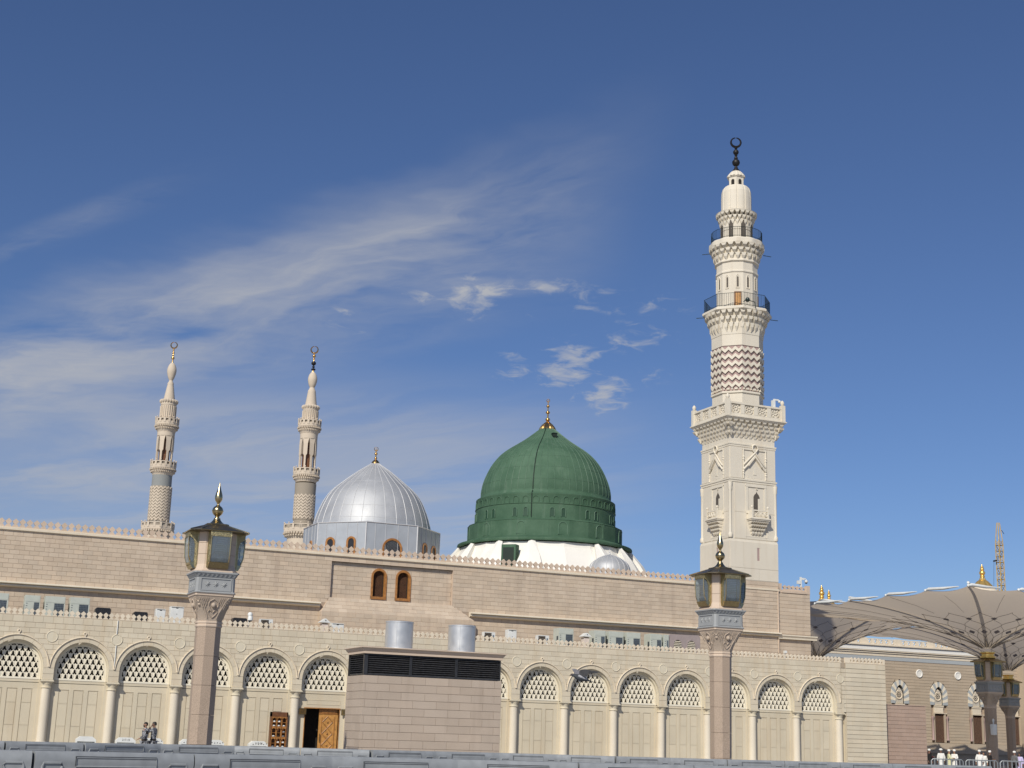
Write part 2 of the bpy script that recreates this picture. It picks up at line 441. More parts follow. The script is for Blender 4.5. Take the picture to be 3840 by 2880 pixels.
M['wing'] = stone('wing_tan_block', (0.475, 0.39, 0.29), 0.05, 0.85, 4, 0.1, piece=0.05)
M['wing_grey'] = stone('wing_grey_band', (0.40, 0.425, 0.43), 0.04, 0.8, 3, 0.1)
M['brownblock'] = stone('brown_block', (0.42, 0.31, 0.245), 0.06, 0.85, 5, 0.15, piece=0.06)
def dome_green():
    m, t, b = mat_new('green_dome_paint')
    g_ = N(t, 'ShaderNodeNewGeometry')
    n1 = N(t, 'ShaderNodeTexNoise'); n1.inputs['Scale'].default_value = 0.9; n1.inputs['Detail'].default_value = 5
    mp = N(t, 'ShaderNodeMapping'); mp.inputs['Scale'].default_value = (2.6, 2.6, 0.28)
    n2 = N(t, 'ShaderNodeTexNoise'); n2.inputs['Scale'].default_value = 1.2; n2.inputs['Detail'].default_value = 5
    t.links.new(g_.outputs['Position'], n1.inputs['Vector']); t.links.new(g_.outputs['Position'], mp.inputs['Vector']); t.links.new(mp.outputs[0], n2.inputs['Vector'])
    r1 = N(t, 'ShaderNodeValToRGB'); e = r1.color_ramp.elements; e[0].position = .3; e[0].color = (.052, .110, .066, 1); e[1].position = .72; e[1].color = (.088, .160, .102, 1)
    t.links.new(n1.outputs[0], r1.inputs[0])
    r2 = N(t, 'ShaderNodeMapRange'); r2.inputs[1].default_value = .56; r2.inputs[2].default_value = .78; r2.inputs[3].default_value = 0; r2.inputs[4].default_value = .55
    t.links.new(n2.outputs[0], r2.inputs[0])
    mx = N(t, 'ShaderNodeMix', data_type='RGBA'); t.links.new(r2.outputs[0], mx.inputs['Factor']); t.links.new(r1.outputs[0], mx.inputs['A']); mx.inputs['B'].default_value = (.135, .20, .145, 1)
    t.links.new(mx.outputs['Result'], b.inputs['Base Color']); b.inputs['Roughness'].default_value = .7; b.inputs['Specular IOR Level'].default_value = .18
    n4 = N(t, 'ShaderNodeTexNoise'); n4.inputs['Scale'].default_value = 5; n4.inputs['Detail'].default_value = 4; t.links.new(g_.outputs['Position'], n4.inputs['Vector'])
    bp = N(t, 'ShaderNodeBump'); bp.inputs['Strength'].default_value = .5; bp.inputs['Distance'].default_value = .03; t.links.new(n4.outputs[0], bp.inputs['Height']); t.links.new(bp.outputs[0], b.inputs['Normal'])
    return m
M['green'] = dome_green()
M['green_seam'] = plain('green_seam_paint', (0.095, 0.17, 0.112), 0.55, 0, 0.08, 2, spec=0.35)
M['green_dark'] = plain('green_cable', (0.008, 0.020, 0.012), 0.6)
M['silver'] = plain('aluminium_paint', (0.46, 0.47, 0.48), 0.60, 0.45, 0.03, 1.0, 0.25, bscale=3.0, bdist=0.03, rvar=0.06)
M['silver_flat'] = plain('aluminium_sheet', (0.42, 0.45, 0.48), 0.55, 0.3, 0.04, 1.2, 0.3, bscale=2.5, bdist=0.03)
M['silver_rib'] = plain('aluminium_rib', (0.60, 0.60, 0.60), 0.45, 0.2, 0.02)
M['duct'] = plain('galvanised_duct', (0.62, 0.63, 0.63), 0.42, 0.6, 0.03, 4.0, 0.06, bscale=3, rvar=0.05)
M['gold'] = plain('gilded_metal', (0.72, 0.44, 0.16), 0.28, 1.0, 0.05, 6)
M['gold_bright'] = plain('bright_gilding', (0.92, 0.60, 0.18), 0.30, 0.75, 0.05, 6)
M['brass'] = plain('polished_brass', (0.50, 0.40, 0.22), 0.28, 1.0, 0.06, 9)
M['brass_dark'] = plain('weathered_bronze', (0.20, 0.165, 0.11), 0.42, 0.9, 0.12, 6)
M['brass_carved'] = plain('carved_brass', (0.42, 0.36, 0.20), 0.42, 0.85, 0.10, 12, 0.8, bscale=55, bdist=0.02)
M['iron'] = plain('dark_iron', (0.035, 0.033, 0.033), 0.5, 0.7, 0.1, 20)
M['rail'] = plain('dark_green_rail', (0.02, 0.035, 0.032), 0.5, 0.2)
M['wood'] = plain('varnished_wood', (0.36, 0.16, 0.045), 0.42, 0, 0.14, 7, 0.1)
M['wood_light'] = plain('honey_wood', (0.50, 0.25, 0.07), 0.42, 0, 0.12, 7, 0.1)
M['wood_dark'] = plain('dark_wood', (0.16, 0.065, 0.025), 0.5, 0, 0.1, 7)
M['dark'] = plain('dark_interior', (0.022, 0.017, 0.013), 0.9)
M['shade'] = plain('dim_interior', (0.10, 0.085, 0.07), 0.9)
M['louvre'] = plain('black_louvre', (0.045, 0.045, 0.048), 0.38, 0.3, 0.12, 6)
M['slat'] = plain('lit_louvre_slat', (0.085, 0.085, 0.09), 0.4, 0.4, 0.15, 9)  # louvre black raised to grey so the slats seem to catch light
M['lamp_back'] = plain('lantern_back_plate', (0.46, 0.51, 0.53), 0.5)
M['ac'] = plain('grey_green_cabinet', (0.50, 0.53, 0.47), 0.5, 0, 0.03, 3)
M['ac_dark'] = plain('condenser_grille', (0.055, 0.07, 0.085), 0.5, 0.2)
M['ac_wire'] = plain('grille_wire', (0.22, 0.26, 0.29), 0.5, 0.4)
M['tank'] = plain('black_plastic', (0.022, 0.022, 0.025), 0.4, 0, 0.1, 5)
M['whitepaint'] = plain('white_paint', (0.74, 0.75, 0.72), 0.45, 0, 0.03, 4)
M['hut'] = plain('pale_pink_panel', (0.72, 0.62, 0.54), 0.7)
M['mauve'] = plain('mauve_render', (0.34, 0.285, 0.275), 0.85, 0, 0.03, 3)
M['barrier'] = plain('grey_plastic', (0.27, 0.285, 0.295), 0.5, 0, 0.06, 5.0, 0.12, bscale=3.0, bdist=0.02)
M['barrier_dark'] = plain('barrier_groove', (0.05, 0.055, 0.062), 0.6)
M['galv'] = plain('galvanised_steel', (0.28, 0.30, 0.31), 0.5, 0.4)
M['crane'] = plain('crane_paint', (0.42, 0.29, 0.10), 0.6, 0, 0.1, 1)
M['cable'] = plain('black_cable', (0.02, 0.02, 0.02), 0.6)
M['ground'] = stone('plaza_paving', (0.34, 0.32, 0.29), 0.06, 0.7, 2, 0.0)
M['skin'] = plain('skin', (0.36, 0.20, 0.13), 0.6, 0, 0.04, 30)
M['skin_dark'] = plain('skin_brown', (0.22, 0.12, 0.08), 0.6, 0, 0.04, 30)
M['hair'] = plain('black_hair', (0.012, 0.009, 0.008), 0.6)
M['shoe'] = plain('dark_shoe', (0.02, 0.018, 0.016), 0.5)
def cloth(name, col, var=0.06): return plain(name, col, 0.9, 0, var, 8, 0.3, spec=0.1, bscale=14, bdist=0.02)
M['white_cloth'] = cloth('white_cloth', (0.78, 0.77, 0.73))
M['cream_cloth'] = cloth('cream_cloth', (0.66, 0.64, 0.40))
M['lilac_cloth'] = cloth('lilac_cloth', (0.55, 0.50, 0.72))
M['dark_cloth'] = cloth('dark_cloth', (0.03, 0.028, 0.028))
M['maroon_cloth'] = cloth('maroon_cloth', (0.12, 0.025, 0.035))
M['grey_cloth'] = cloth('grey_cloth', (0.16, 0.16, 0.16))
def camo():
    m, t, b = mat_new('grey_camouflage')
    g = N(t, 'ShaderNodeTexCoord')
    n = N(t, 'ShaderNodeTexNoise'); n.inputs['Scale'].default_value = 9; n.inputs['Detail'].default_value = 1.5; n.inputs['Distortion'].default_value = 2.0
    t.links.new(g.outputs['Object'], n.inputs['Vector'])
    r = N(t, 'ShaderNodeValToRGB'); r.color_ramp.interpolation = 'CONSTANT'
    e = r.color_ramp.elements; e[0].position = 0; e[0].color = (0.018, 0.018, 0.024, 1)
    e[1].position = 0.44; e[1].color = (0.12, 0.125, 0.14, 1)
    for p, c in ((0.50, (0.45, 0.46, 0.48, 1)), (0.60, (0.035, 0.035, 0.045, 1)), (0.66, (0.28, 0.29, 0.31, 1))):
        x = e.new(p); x.color = c
    t.links.new(n.outputs[0], r.inputs[0]); t.links.new(r.outputs[0], b.inputs['Base Color'])
    b.inputs['Roughness'].default_value = 0.9
    return m
M['camo'] = camo()
def glass():
    m, t, b = mat_new('lantern_glass')
    o = t.nodes['Material Output']
    tr = N(t, 'ShaderNodeBsdfTransparent'); tr.inputs['Color'].default_value = (0.62, 0.72, 0.78, 1)
    gl_ = N(t, 'ShaderNodeBsdfGlossy'); gl_.inputs['Roughness'].default_value = 0.05; gl_.inputs['Color'].default_value = (0.9, 0.95, 1, 1)
    fr_ = N(t, 'ShaderNodeFresnel'); fr_.inputs['IOR'].default_value = 1.7
    mx = N(t, 'ShaderNodeMixShader')
    t.links.new(fr_.outputs[0], mx.inputs[0]); t.links.new(tr.outputs[0], mx.inputs[1]); t.links.new(gl_.outputs[0], mx.inputs[2])
    df = N(t, 'ShaderNodeBsdfDiffuse'); df.inputs['Color'].default_value = (0.62, 0.68, 0.69, 1)   # pale diffuse share put in for a more reflective look
    m2 = N(t, 'ShaderNodeMixShader'); m2.inputs[0].default_value = 0.17
    t.links.new(mx.outputs[0], m2.inputs[1]); t.links.new(df.outputs[0], m2.inputs[2]); t.links.new(m2.outputs[0], o.inputs[0])
    return m
M['glass'] = glass()
def canopy_mat():
    m, t, b = mat_new('umbrella_fabric')
    o = t.nodes['Material Output']
    d = N(t, 'ShaderNodeBsdfDiffuse'); d.inputs['Color'].default_value = (0.70, 0.62, 0.52, 1)
    tr = N(t, 'ShaderNodeBsdfTranslucent'); tr.inputs['Color'].default_value = (0.76, 0.64, 0.50, 1)
    mx = N(t, 'ShaderNodeMixShader'); mx.inputs[0].default_value = 0.5
    t.links.new(d.outputs[0], mx.inputs[1]); t.links.new(tr.outputs[0], mx.inputs[2]); t.links.new(mx.outputs[0], o.inputs[0])
    return m
M['canopy'] = canopy_mat()
M['canopy_dark'] = plain('umbrella_dark_applique', (0.17, 0.155, 0.17), 0.8)
M['canopy_line'] = plain('umbrella_seam', (0.27, 0.24, 0.21), 0.8)
def feather(name, col): return plain(name, col, 0.7, 0, 0.15, 40, 0.3, bscale=60, bdist=0.004)
M['pig_dark'] = feather('dark_feathers', (0.035, 0.04, 0.048))
M['pig_shadowed'] = feather('shadowed_feathers', (0.038, 0.038, 0.041))  # near wing: shadow of its underside put into the colour
M['pig_white'] = feather('pale_feathers', (0.33, 0.33, 0.345))

# ------------------------------------------------------------------ ground
g = MB(); g.add([(-4000, -4000, 0), (4000, -4000, 0), (4000, 6000, 0), (-4000, 6000, 0)], [(0, 1, 2, 3)])
struct('ground', g, M['ground'])

# ------------------------------------------------------------------ the arcade along the front
B = 3.028826          # bay width
K0, K1 = -2, 15       # bays
REC = 0.33            # depth of the arch recess
SPR, RI, RH = 4.10, 1.266, 1.50
XL, XR = (K0 - 0.5) * B, 50.3
XP = 47.36            # right end of the arcaded part
arc_b = thing('arcade_building', 'low cream stone building with a row of lattice-filled round arches and toothed parapet', 'building', (22, 4, 0))
w = MB()
fy = 0.012
# spandrel backing with arched openings, bay by bay
NA = 20
for k in range(K0, K1 + 1):
    xc = k * B
    arcp = [(xc + RI * math.cos(PI - PI * i / NA), SPR + RI * math.sin(PI - PI * i / NA)) for i in range(NA + 1)]
    top = 6.52
    xl, xr = xc - B / 2, xc + B / 2
    P = [(xl, 3.56)] + [(xl, top)]
    # left pier, right pier
    w.add([(xl, fy, 3.56), (xc - RI, fy, 3.56), (xc - RI, fy, SPR), (xl, fy, SPR)], [(0, 1, 2, 3)])
    w.add([(xc + RI, fy, 3.56), (xr, fy, 3.56), (xr, fy, SPR), (xc + RI, fy, SPR)], [(0, 1, 2, 3)])
    topx = [xl + (xr - xl) * i / NA for i in range(NA + 1)]
    vs = [(x, fy, z) for x, z in arcp] + [(x, fy, top) for x in topx]
    w.add(vs, [(i, i + 1, NA + 2 + i, NA + 1 + i) for i in range(NA)])
    w.add([(xl, fy, SPR), (xc - RI, fy, SPR), (xl, fy, top)], [(0, 1, 2)])
    w.add([(xr, fy, SPR), (xc + RI, fy, SPR), (xr, fy, top)], [(0, 1, 2)])
# body behind: roof slab, ends
w.box(XL, XP, 1.6, 9.0, 0, 6.15)
w.box(XL, XP, 0.30, 9.0, 6.05, 6.2)
w.box(XP, XR, 0.022, 9.0, 0, 6.2)
w.box(XP, XR, 0.022, 0.20, 6.2, 6.52)
w.box(XL, XP, 0.06, 0.22, 6.2, 6.515)
w.box(XL, XL + .05, .022, 1.6, 0, 6.1)
wpart('wall', w, M['joint'], arc_b)
# dark rooms seen through the lattices
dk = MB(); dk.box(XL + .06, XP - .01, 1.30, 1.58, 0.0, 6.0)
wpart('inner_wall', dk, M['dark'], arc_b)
# smooth reveal of each arch (soffit and pier cheeks)
def soffit_mesh():
    s = MB()
    A, Bq = [], []
    pts = [(RI, 3.56)] + [(RI * math.cos(PI * i / 24), SPR + RI * math.sin(PI * i / 24)) for i in range(25)] + [(-RI, 3.56)]
    steps = ((0.0, 0.0), (-0.0, 0.14), (-0.075, 0.14), (-0.075, REC + 0.02))
    RR = []
    for (dx, y) in steps:
        ring = []
        for (x, z) in pts:
            q = Vector((x, 0, max(z - SPR, 0)))
            L = q.length
            nq = q * ((L + dx) / L)
            ring.append((nq.x, y, SPR + nq.z if z > SPR else z))
        RR.append(ring)
    s.rings(RR, False, False, False)
    # underside of the imposts
    s.add([(RI, 0.0, 3.56), (B / 2, 0.0, 3.56), (B / 2, REC, 3.56), (RI, REC, 3.56)], [(0, 1, 2, 3)])
    s.add([(-RI, 0.0, 3.56), (-B / 2, 0.0, 3.56), (-B / 2, REC, 3.56), (-RI, REC, 3.56)], [(0, 1, 2, 3)])
    return s
soff = soffit_mesh().mesh('arch_reveal', M['cream_smooth'], 40)
# impost facing stones on the pier faces
imp = MB()
for (za, zb) in ((3.565, 3.82), (3.835, 4.15)):
    imp.pxz([(-B / 2 + RI + 0.004, za), (B / 2 - RI - 0.004, za), (B / 2 - RI - 0.004, zb), (-B / 2 + RI + 0.004, zb)], 0.0, 0.03)
impm = imp.mesh('impost_stone', M['cream'])
# voussoir (one ninth of the archivolt band)
NV = 9
def vous(i):
    s = MB(); a0 = PI * i / NV + 0.004; a1 = PI * (i + 1) / NV - 0.004
    return s.arc(0, SPR, RI + 0.002, RH - 0.035, -0.012, 0.03, a0, a1, 4)
vm = [vous(i).mesh('voussoir', M['cream']) for i in range(NV)]
def hood():
    s = MB()
    RR = []
    for i in range(37):
        a = R(2) + (PI - R(4)) * i / 36; c_, s_ = math.cos(a), math.sin(a)
        RR.append([(r * c_, y, SPR + r * s_) for r, y in ((RH - .035, 0.025), (RH - .035, -0.05), (RH - .01, -0.075), (RH + .015, -0.06), (RH + .012, 0.025))])
    return s.rings(RR)
hm = hood().mesh('hood_mould', M['moulding'], 40)
rb = MB(); rb.ring((0, -0.03, 5.764), 0.062, 0.028, 'y', 20, 8); rb.box(-.035, .035, -.05, .02, 5.60, 5.70)
rbm = rb.mesh('ring_boss', M['moulding'], 40)
md = MB(); md.ring((0, 0.0, 5.568), 0.25, 0.026, 'y', 36, 8)
md.lathe([(0.245, -0.03), (0.245, 0.002), (0.0, 0.002)], 36)
md.v = [(x, y, z) if i < 36 * 8 * 1 else (x, y, z) for i, (x, y, z) in enumerate(md.v)]
md = MB(); md.ring((0, -0.006, 5.568), 0.25, 0.026, 'y', 36, 8)
d0 = [(0.245 * math.cos(2 * PI * i / 36), 5.568 + 0.245 * math.sin(2 * PI * i / 36)) for i in range(36)]
md.pxz(d0, -0.012, 0.03)
mdm = md.mesh('medallion', M['cream_smooth'], 40)
# columns
cs = MB(); cs.lathe([(0.222, 0.70), (0.212, 0.78), (0.214, 1.6), (0.205, 3.18)], 28)
csm = cs.mesh('column', M['column'], 40)
cc = MB(); cc.lathe([(0.215, 3.165), (0.245, 3.18), (0.245, 3.215), (0.212, 3.225), (0.212, 3.33), (0.235, 3.36), (0.225, 3.375), (0.265, 3.44), (0.285, 3.475)], 28)
cc.box(-0.30, 0.30, -0.295, 0.24, 3.475, 3.515); cc.box(-0.272, 0.272, -0.27, 0.22, 3.515, 3.558)
ccm = cc.mesh('capital', M['cream_smooth'], 40)
cbs = MB(); cbs.lathe([(0.285, 0.58), (0.29, 0.62), (0.275, 0.65), (0.245, 0.665), (0.245, 0.685), (0.235, 0.71), (0.222, 0.72)], 28)
cbs.box(-0.31, 0.31, -0.30, 0.26, 0.0, 0.58)
cbm = cbs.mesh('column_base', M['column'], 40)
# pilaster strip behind each column
pl = MB(); pl.box(-0.345, 0.345, 0.275, 0.5, 0, 3.56); pl.box(-0.36, -0.345, 0.30, 0.5, 0, 3.2); pl.box(0.345, 0.36, 0.30, 0.5, 0, 3.2)
plm = pl.mesh('pilaster', M['cream_panel'])
# lattice window
LW, LZ0, LR = 1.135, 3.62, 1.135
def inside(x, z, m=0.0):
    if z < LZ0 + m: return False
    if z <= SPR: return abs(x) <= LR - m
    return x * x + (z - SPR) ** 2 <= (LR - m) ** 2
fr = MB()
prof = [(LR + 0.06, 3.56)] + [((LR + 0.06) * math.cos(PI * i / 28), SPR + (LR + 0.06) * math.sin(PI * i / 28)) for i in range(29)] + [(-LR - 0.06, 3.56)]
prin = [(LR - 0.055, LZ0 + 0.03)] + [((LR - 0.055) * math.cos(PI * i / 28), SPR + (LR - 0.055) * math.sin(PI * i / 28)) for i in range(29)] + [(-LR + 0.055, LZ0 + 0.03)]
RRf = []
for (a, b_) in zip(prof, prin):
    RRf.append([(a[0], REC, a[1]), (b_[0], REC - 0.02, b_[1]), (b_[0], REC + 0.14, b_[1]), (a[0], REC + 0.14, a[1])])
fr.rings(RRf)
fr.box(-LR - 0.06, LR + 0.06, REC - 0.03, REC + 0.14, 3.56, LZ0 + 0.03)
frm = fr.mesh('lattice_window', M['lattice'], 40)
lt = MB()
CW, CH = 0.1355, 0.247
zb0 = LZ0 + 0.02
for j in range(-1, 8):
    for i in range(-10, 11):
        if (i + j) % 2: continue
        x, z = i * CW, zb0 + j * CH
        for sx in (-1, 1):
            x2, z2 = x + sx * CW, z + CH
            mx_, mz = (x + x2) / 2, (z + z2) / 2
            if not inside(mx_, mz, -0.02): continue
            # clip ends to the frame
            t0, t1 = 0.0, 1.0
            while t0 < 0.5 and not inside(x + (x2 - x) * t0, z + (z2 - z) * t0, -0.02): t0 += 0.05
            while t1 > 0.5 and not inside(x + (x2 - x) * t1, z + (z2 - z) * t1, -0.02): t1 -= 0.05
            # ogee bar in three pieces
            L = 4; pts = []
            for q in range(L + 1):
                t_ = t0 + (t1 - t0) * q / L
                bow = 0.022 * math.sin(2 * PI * t_) * sx
                pts.append((x + (x2 - x) * t_ + bow, z + (z2 - z) * t_))
            for q in range(L):
                (xa, za), (xb, zb_) = pts[q], pts[q + 1]
                dx, dz = xb - xa, zb_ - za; ln = math.hypot(dx, dz); nx, nz = -dz / ln * 0.019, dx / ln * 0.019
                ex, ez = dx / ln * 0.006, dz / ln * 0.006
                lt.pxz([(xa - nx - ex, za - nz - ez), (xb - nx + ex, zb_ - nz + ez), (xb + nx + ex, zb_ + nz + ez), (xa + nx - ex, za + nz - ez)], REC + 0.012 + (0.003 if sx > 0 else 0), REC + 0.085)
        # filled heart in the lower part of each cell (bottom node x,z)
        cz = z + 0.55 * CH
        if inside(x, cz, 0.02):
            h = CH * 1.0
            poly = [(x, z + 0.02), (x + CW * 0.80, z + CH * 0.80), (x + CW * 0.55, z + CH * 0.92), (x + CW * 0.28, z + CH * 0.84), (x, z + CH * 1.05), (x - CW * 0.28, z + CH * 0.84), (x - CW * 0.55, z + CH * 0.92), (x - CW * 0.80, z + CH * 0.80)]
            poly = [(a if inside(a, b_, -0.03) else a * 0.96, b_) for a, b_ in poly]
            lt.pxz(poly, REC + 0.035, REC + 0.075)
ltm = lt.mesh('lattice', M['lattice'])
# infill wall below the lattice with three sunk panels
PN = [(-0.90, -0.46), (-0.22, 0.22), (0.46, 0.90)]
def infill(panels=True):
    s = MB(); y = REC
    if panels:
        s.box(-1.2, 1.2, y, y + 0.3, 3.12, 3.40)
        xs = [-1.2, -0.915, -0.445, -0.235, 0.235, 0.445, 0.915, 1.2]
        for i in range(0, 7, 2): s.box(xs[i], xs[i + 1], y, y + 0.3, 0, 3.12)
        s.box(-1.2, 1.2, y + 0.03, y + 0.3, 0, 3.12)
    s.box(-1.2, 1.2, y - 0.012, y + 0.3, 3.425, 3.555)
    return s
ifm = infill().mesh('infill_wall', M['cream_panel'])
slm = []
for (za, zb_) in ((0.0, 1.43), (1.445, 2.46), (2.475, 3.085)):
    s = MB(); s.pxz([(-0.205, za), (0.205, za), (0.205, zb_), (-0.205, zb_)], REC + 0.006, REC + 0.035); slm.append(s.mesh('panel_slab', M['cream_panel']))
off = Vector(arc_b.location)
def at(k, name, me, parent=arc_b, dx=0.0):
    o = link(name, me, parent, (0, 0, 0))
    o.location = Vector((k * B + dx, 0, 0)) - (off if parent is arc_b else Vector((0, 0, 0)))
    return o
for k in range(K0, K1 + 1):
    at(k, 'arch_reveal', soff)
    h = at(k, 'hood_mould', hm)
    for i in range(NV): link('voussoir', vm[i], h)
    at(k, 'ring_boss', rbm)
    lw_ = at(k, 'lattice_window', frm); link('lattice', ltm, lw_)
    at(k, 'medallion', mdm, dx=B / 2)
    c = at(k, 'column', csm, dx=B / 2); link('capital', ccm, c, (0, 0, 0)); link('column_base', cbm, c)
    for ch in [c] + list(c.children): pass
    c.location.y += 0.22
    at(k, 'pilaster', plm, dx=B / 2)
    at(k, 'impost_stone', impm, dx=B / 2)
    if k == 5: continue
    iw = at(k, 'infill_wall', ifm)
    for (a, b_) in PN:
        if k == 4 and a > 0.3: 
            link('panel_slab', slm[2], iw, ((a + b_) / 2, 0, 0)); continue
        for s_ in slm: link('panel_slab', s_, iw, ((a + b_) / 2, 0, 0))
# first column on the far left edge
c = at(K0, 'column', csm, dx=-B / 2); link('capital', ccm, c); link('column_base', cbm, c); c.location.y += 0.22
# spandrel courses
def spb(zb, zt):
    outl = []
    for k in range(K0, K1 + 1):
        xc = k * B
        def hw(z):
            q = 1.33 * 1.33 - (z - SPR) ** 2
            return math.sqrt(q) if q > 0 else 0.0
        hb, ht = hw(zb) - 0.01, hw(zt) - 0.01
        if hb > 0.03: outl.append((xc - hb, xc - max(ht, 0), xc + hb, xc + max(ht, 0)))
        xm = xc + B / 2
        zmid = 5.568
        if False:
            def h2(z):
                q = 0.265 ** 2 - (z - zmid) ** 2
                return math.sqrt(q) if q > 0 else 0.0
            b1, b2 = h2(zb), h2(zt)
            if max(b1, b2) > 0.02: outl.append((xm - b1, xm - b2, xm + b1, xm + b2))
    return outl
pc = Pieces(arc_b, 'ashlar_block', M['cream'])
fp = lambda u, d, z: (u, fy - d, z)
masonry(pc, XL, XP - 0.35, 4.22, 6.18, 0.245, 0.46, fp, 0.011, 0.006, block=spb)
masonry(pc, XL, XP - 0.35, 6.185, 6.50, 0.32, 0.46, fp, 0.020, 0.006, phase=0.25)
# plain right end of the arcade building and its corner strip
masonry(pc, XP - 0.35 + 0.01, XP, 3.6, 6.18, 0.256, 0.5, fp, 0.016, 0.01)
masonry(pc, XP + 0.005, XR, 0.02, 6.18, 0.2563, 1.47, fp, 0.018, 0.006)
masonry(pc, XP + 0.005, XR, 6.185, 6.50, 0.32, 3.1, fp, 0.020, 0.010)
pc.done()
# end pilaster below the last capital
ep = MB(); ep.box(XP - 0.55, XP - 0.03, 0.26, 0.6, 0, 3.56); ep.box(XP - 0.03, XP, 0.03, 0.6, 0, 3.56)
wpart('end_pier', ep, M['cream_panel'], arc_b)
# toothed parapet
def merlon(sp, h, th):
    s = MB()
    half = [(0.5, 0.0), (0.495, 0.05), (0.40, 0.13), (0.33, 0.24), (0.24, 0.31), (0.13, 0.345), (0.20, 0.40), (0.30, 0.455), (0.36, 0.53), (0.385, 0.60), (0.475, 0.665)]
    poly = [(x * sp, z * h) for x, z in half] + [(0, h)] + [(-x * sp, z * h) for x, z in reversed(half)]
    return s.pxz(poly, -th / 2, th / 2)
mer_s = merlon(0.2642, 0.345, 0.09).mesh('merlon', M['moulding'])
n = int((XP - 0.02 - XL) / 0.2642)
for i in range(n): link('merlon', mer_s, arc_b, Vector((XL + 0.13 + i * 0.2642, 0.09, 6.5)) - off)
for i in range(9): link('merlon', mer_s, arc_b, Vector((XP + 0.52 + i * 0.2642, 0.09, 6.52)) - off)
eb = MB(); eb.box(XP + 0.02, XP + 0.38, 0.03, 0.17, 6.521, 6.83); eb.box(XR - 0.16, XR, 0.03, 0.17, 6.521, 6.83)
wpart('parapet_block', eb, M['moulding'], arc_b)
# backing sheet behind the lower parapet teeth at the end block, rain pipe, entrance
pp = MB(); pp.tube([(4.50, -0.035, 6.5), (4.50, -0.035, 5.84), ], 0.022, 8); pp.tube([(4.52, -0.035, 5.30), (4.53, -0.035, 4.3)], 0.022, 8)
wpart('rain_pipe', pp, M['whitepaint'], arc_b, 40)
# --- entrance in bay 5
x5 = 5 * B
y = REC
en = MB()
DL, DR, DT = 14.23, 16.02, 2.68
en.box(x5 - 1.2, DL, y, y + 0.3, 0, 3.40); en.box(DR, x5 + 1.2, y, y + 0.3, 0, 3.40); en.box(DL, DR, y, y + 0.3, DT + 0.04, 3.40)
en.box(x5 - 1.2, x5 + 1.2, y - 0.012, y + 0.3, 3.425, 3.555)
for (a, b_, c_, d_) in ((14.28, 16.06, 2.88, 2.90), (14.28, 16.06, 3.10, 3.12), (14.28, 14.30, 2.9, 3.1), (16.04, 16.06, 2.9, 3.1)): en.box(a, b_, y - 0.014, y + 0.01, c_, d_)
wpart('entrance_wall', en, M['cream_panel'], arc_b)
ef = MB(); ef.box(DL - 0.06, DR + 0.06, y - 0.05, y + 0.28, DT, DT + 0.05); ef.box(DL - 0.03, DL, y - 0.03, y + 0.28, 0, DT); ef.box(DR, DR + 0.03, y - 0.03, y + 0.28, 0, DT)
wpart('door_frame', ef, M['wood'], arc_b)
dr = thing  # (kept simple: the door leaf is a part with panels below)
lf = MB(); lf.box(15.00, 15.99, y + 0.04, y + 0.10, 0.02, 2.40)
leaf = wpart('door_leaf', lf, M['wood_light'], arc_b)
tr_ = MB(); tr_.box(15.02, 15.99, y + 0.12, y + 0.2, 2.42, 2.66); tr_.box(15.15, 15.85, y + 0.10, y + 0.12, 2.48, 2.60)
wpart('transom', tr_, M['wood'], arc_b)
for i, zc in enumerate((2.03, 1.46, 0.89)):
    s = MB(); q = 0.27
    dia = [(15.45, zc - q * 1.05), (15.45 + q, zc), (15.45, zc + q * 1.05), (15.45 - q, zc)]
    for a in range(4):
        (xa, za), (xb, zb_) = dia[a], dia[(a + 1) % 4]
        s.tube([(xa, y + 0.03, za), (xb, y + 0.03, zb_)], 0.022, 6)
    s.ball((15.45, y + 0.03, zc), 0.05, 10, 6)
    o = wpart('diamond_panel', s, M['wood'], leaf); o.location = (0, 0, 0); o.location = Vector((0, 0, 0)) - Vector((0, 0, 0))
bt = MB(); bt.box(15.15, 15.85, y + 0.02, y + 0.04, 0.40, 0.50); bt.box(15.13, 15.16, y + 0.02, y + 0.04, 0.15, 2.3); bt.box(15.80, 15.83, y + 0.02, y + 0.04, 0.15, 2.3)
o = wpart('door_rail', bt, M['wood'], leaf); o.location = (0, 0, 0)
hd = MB(); hd.tube([(15.06, y + 0.0, 1.05), (15.06, y - 0.03, 1.08), (15.06, y - 0.03, 1.42), (15.06, y, 1.45)], 0.018, 6)
o = wpart('door_handle', hd, M['brass'], leaf, 40); o.location = (0, 0, 0)
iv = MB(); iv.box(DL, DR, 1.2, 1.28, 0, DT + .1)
wpart('doorway_dark', iv, M['dark'], arc_b)
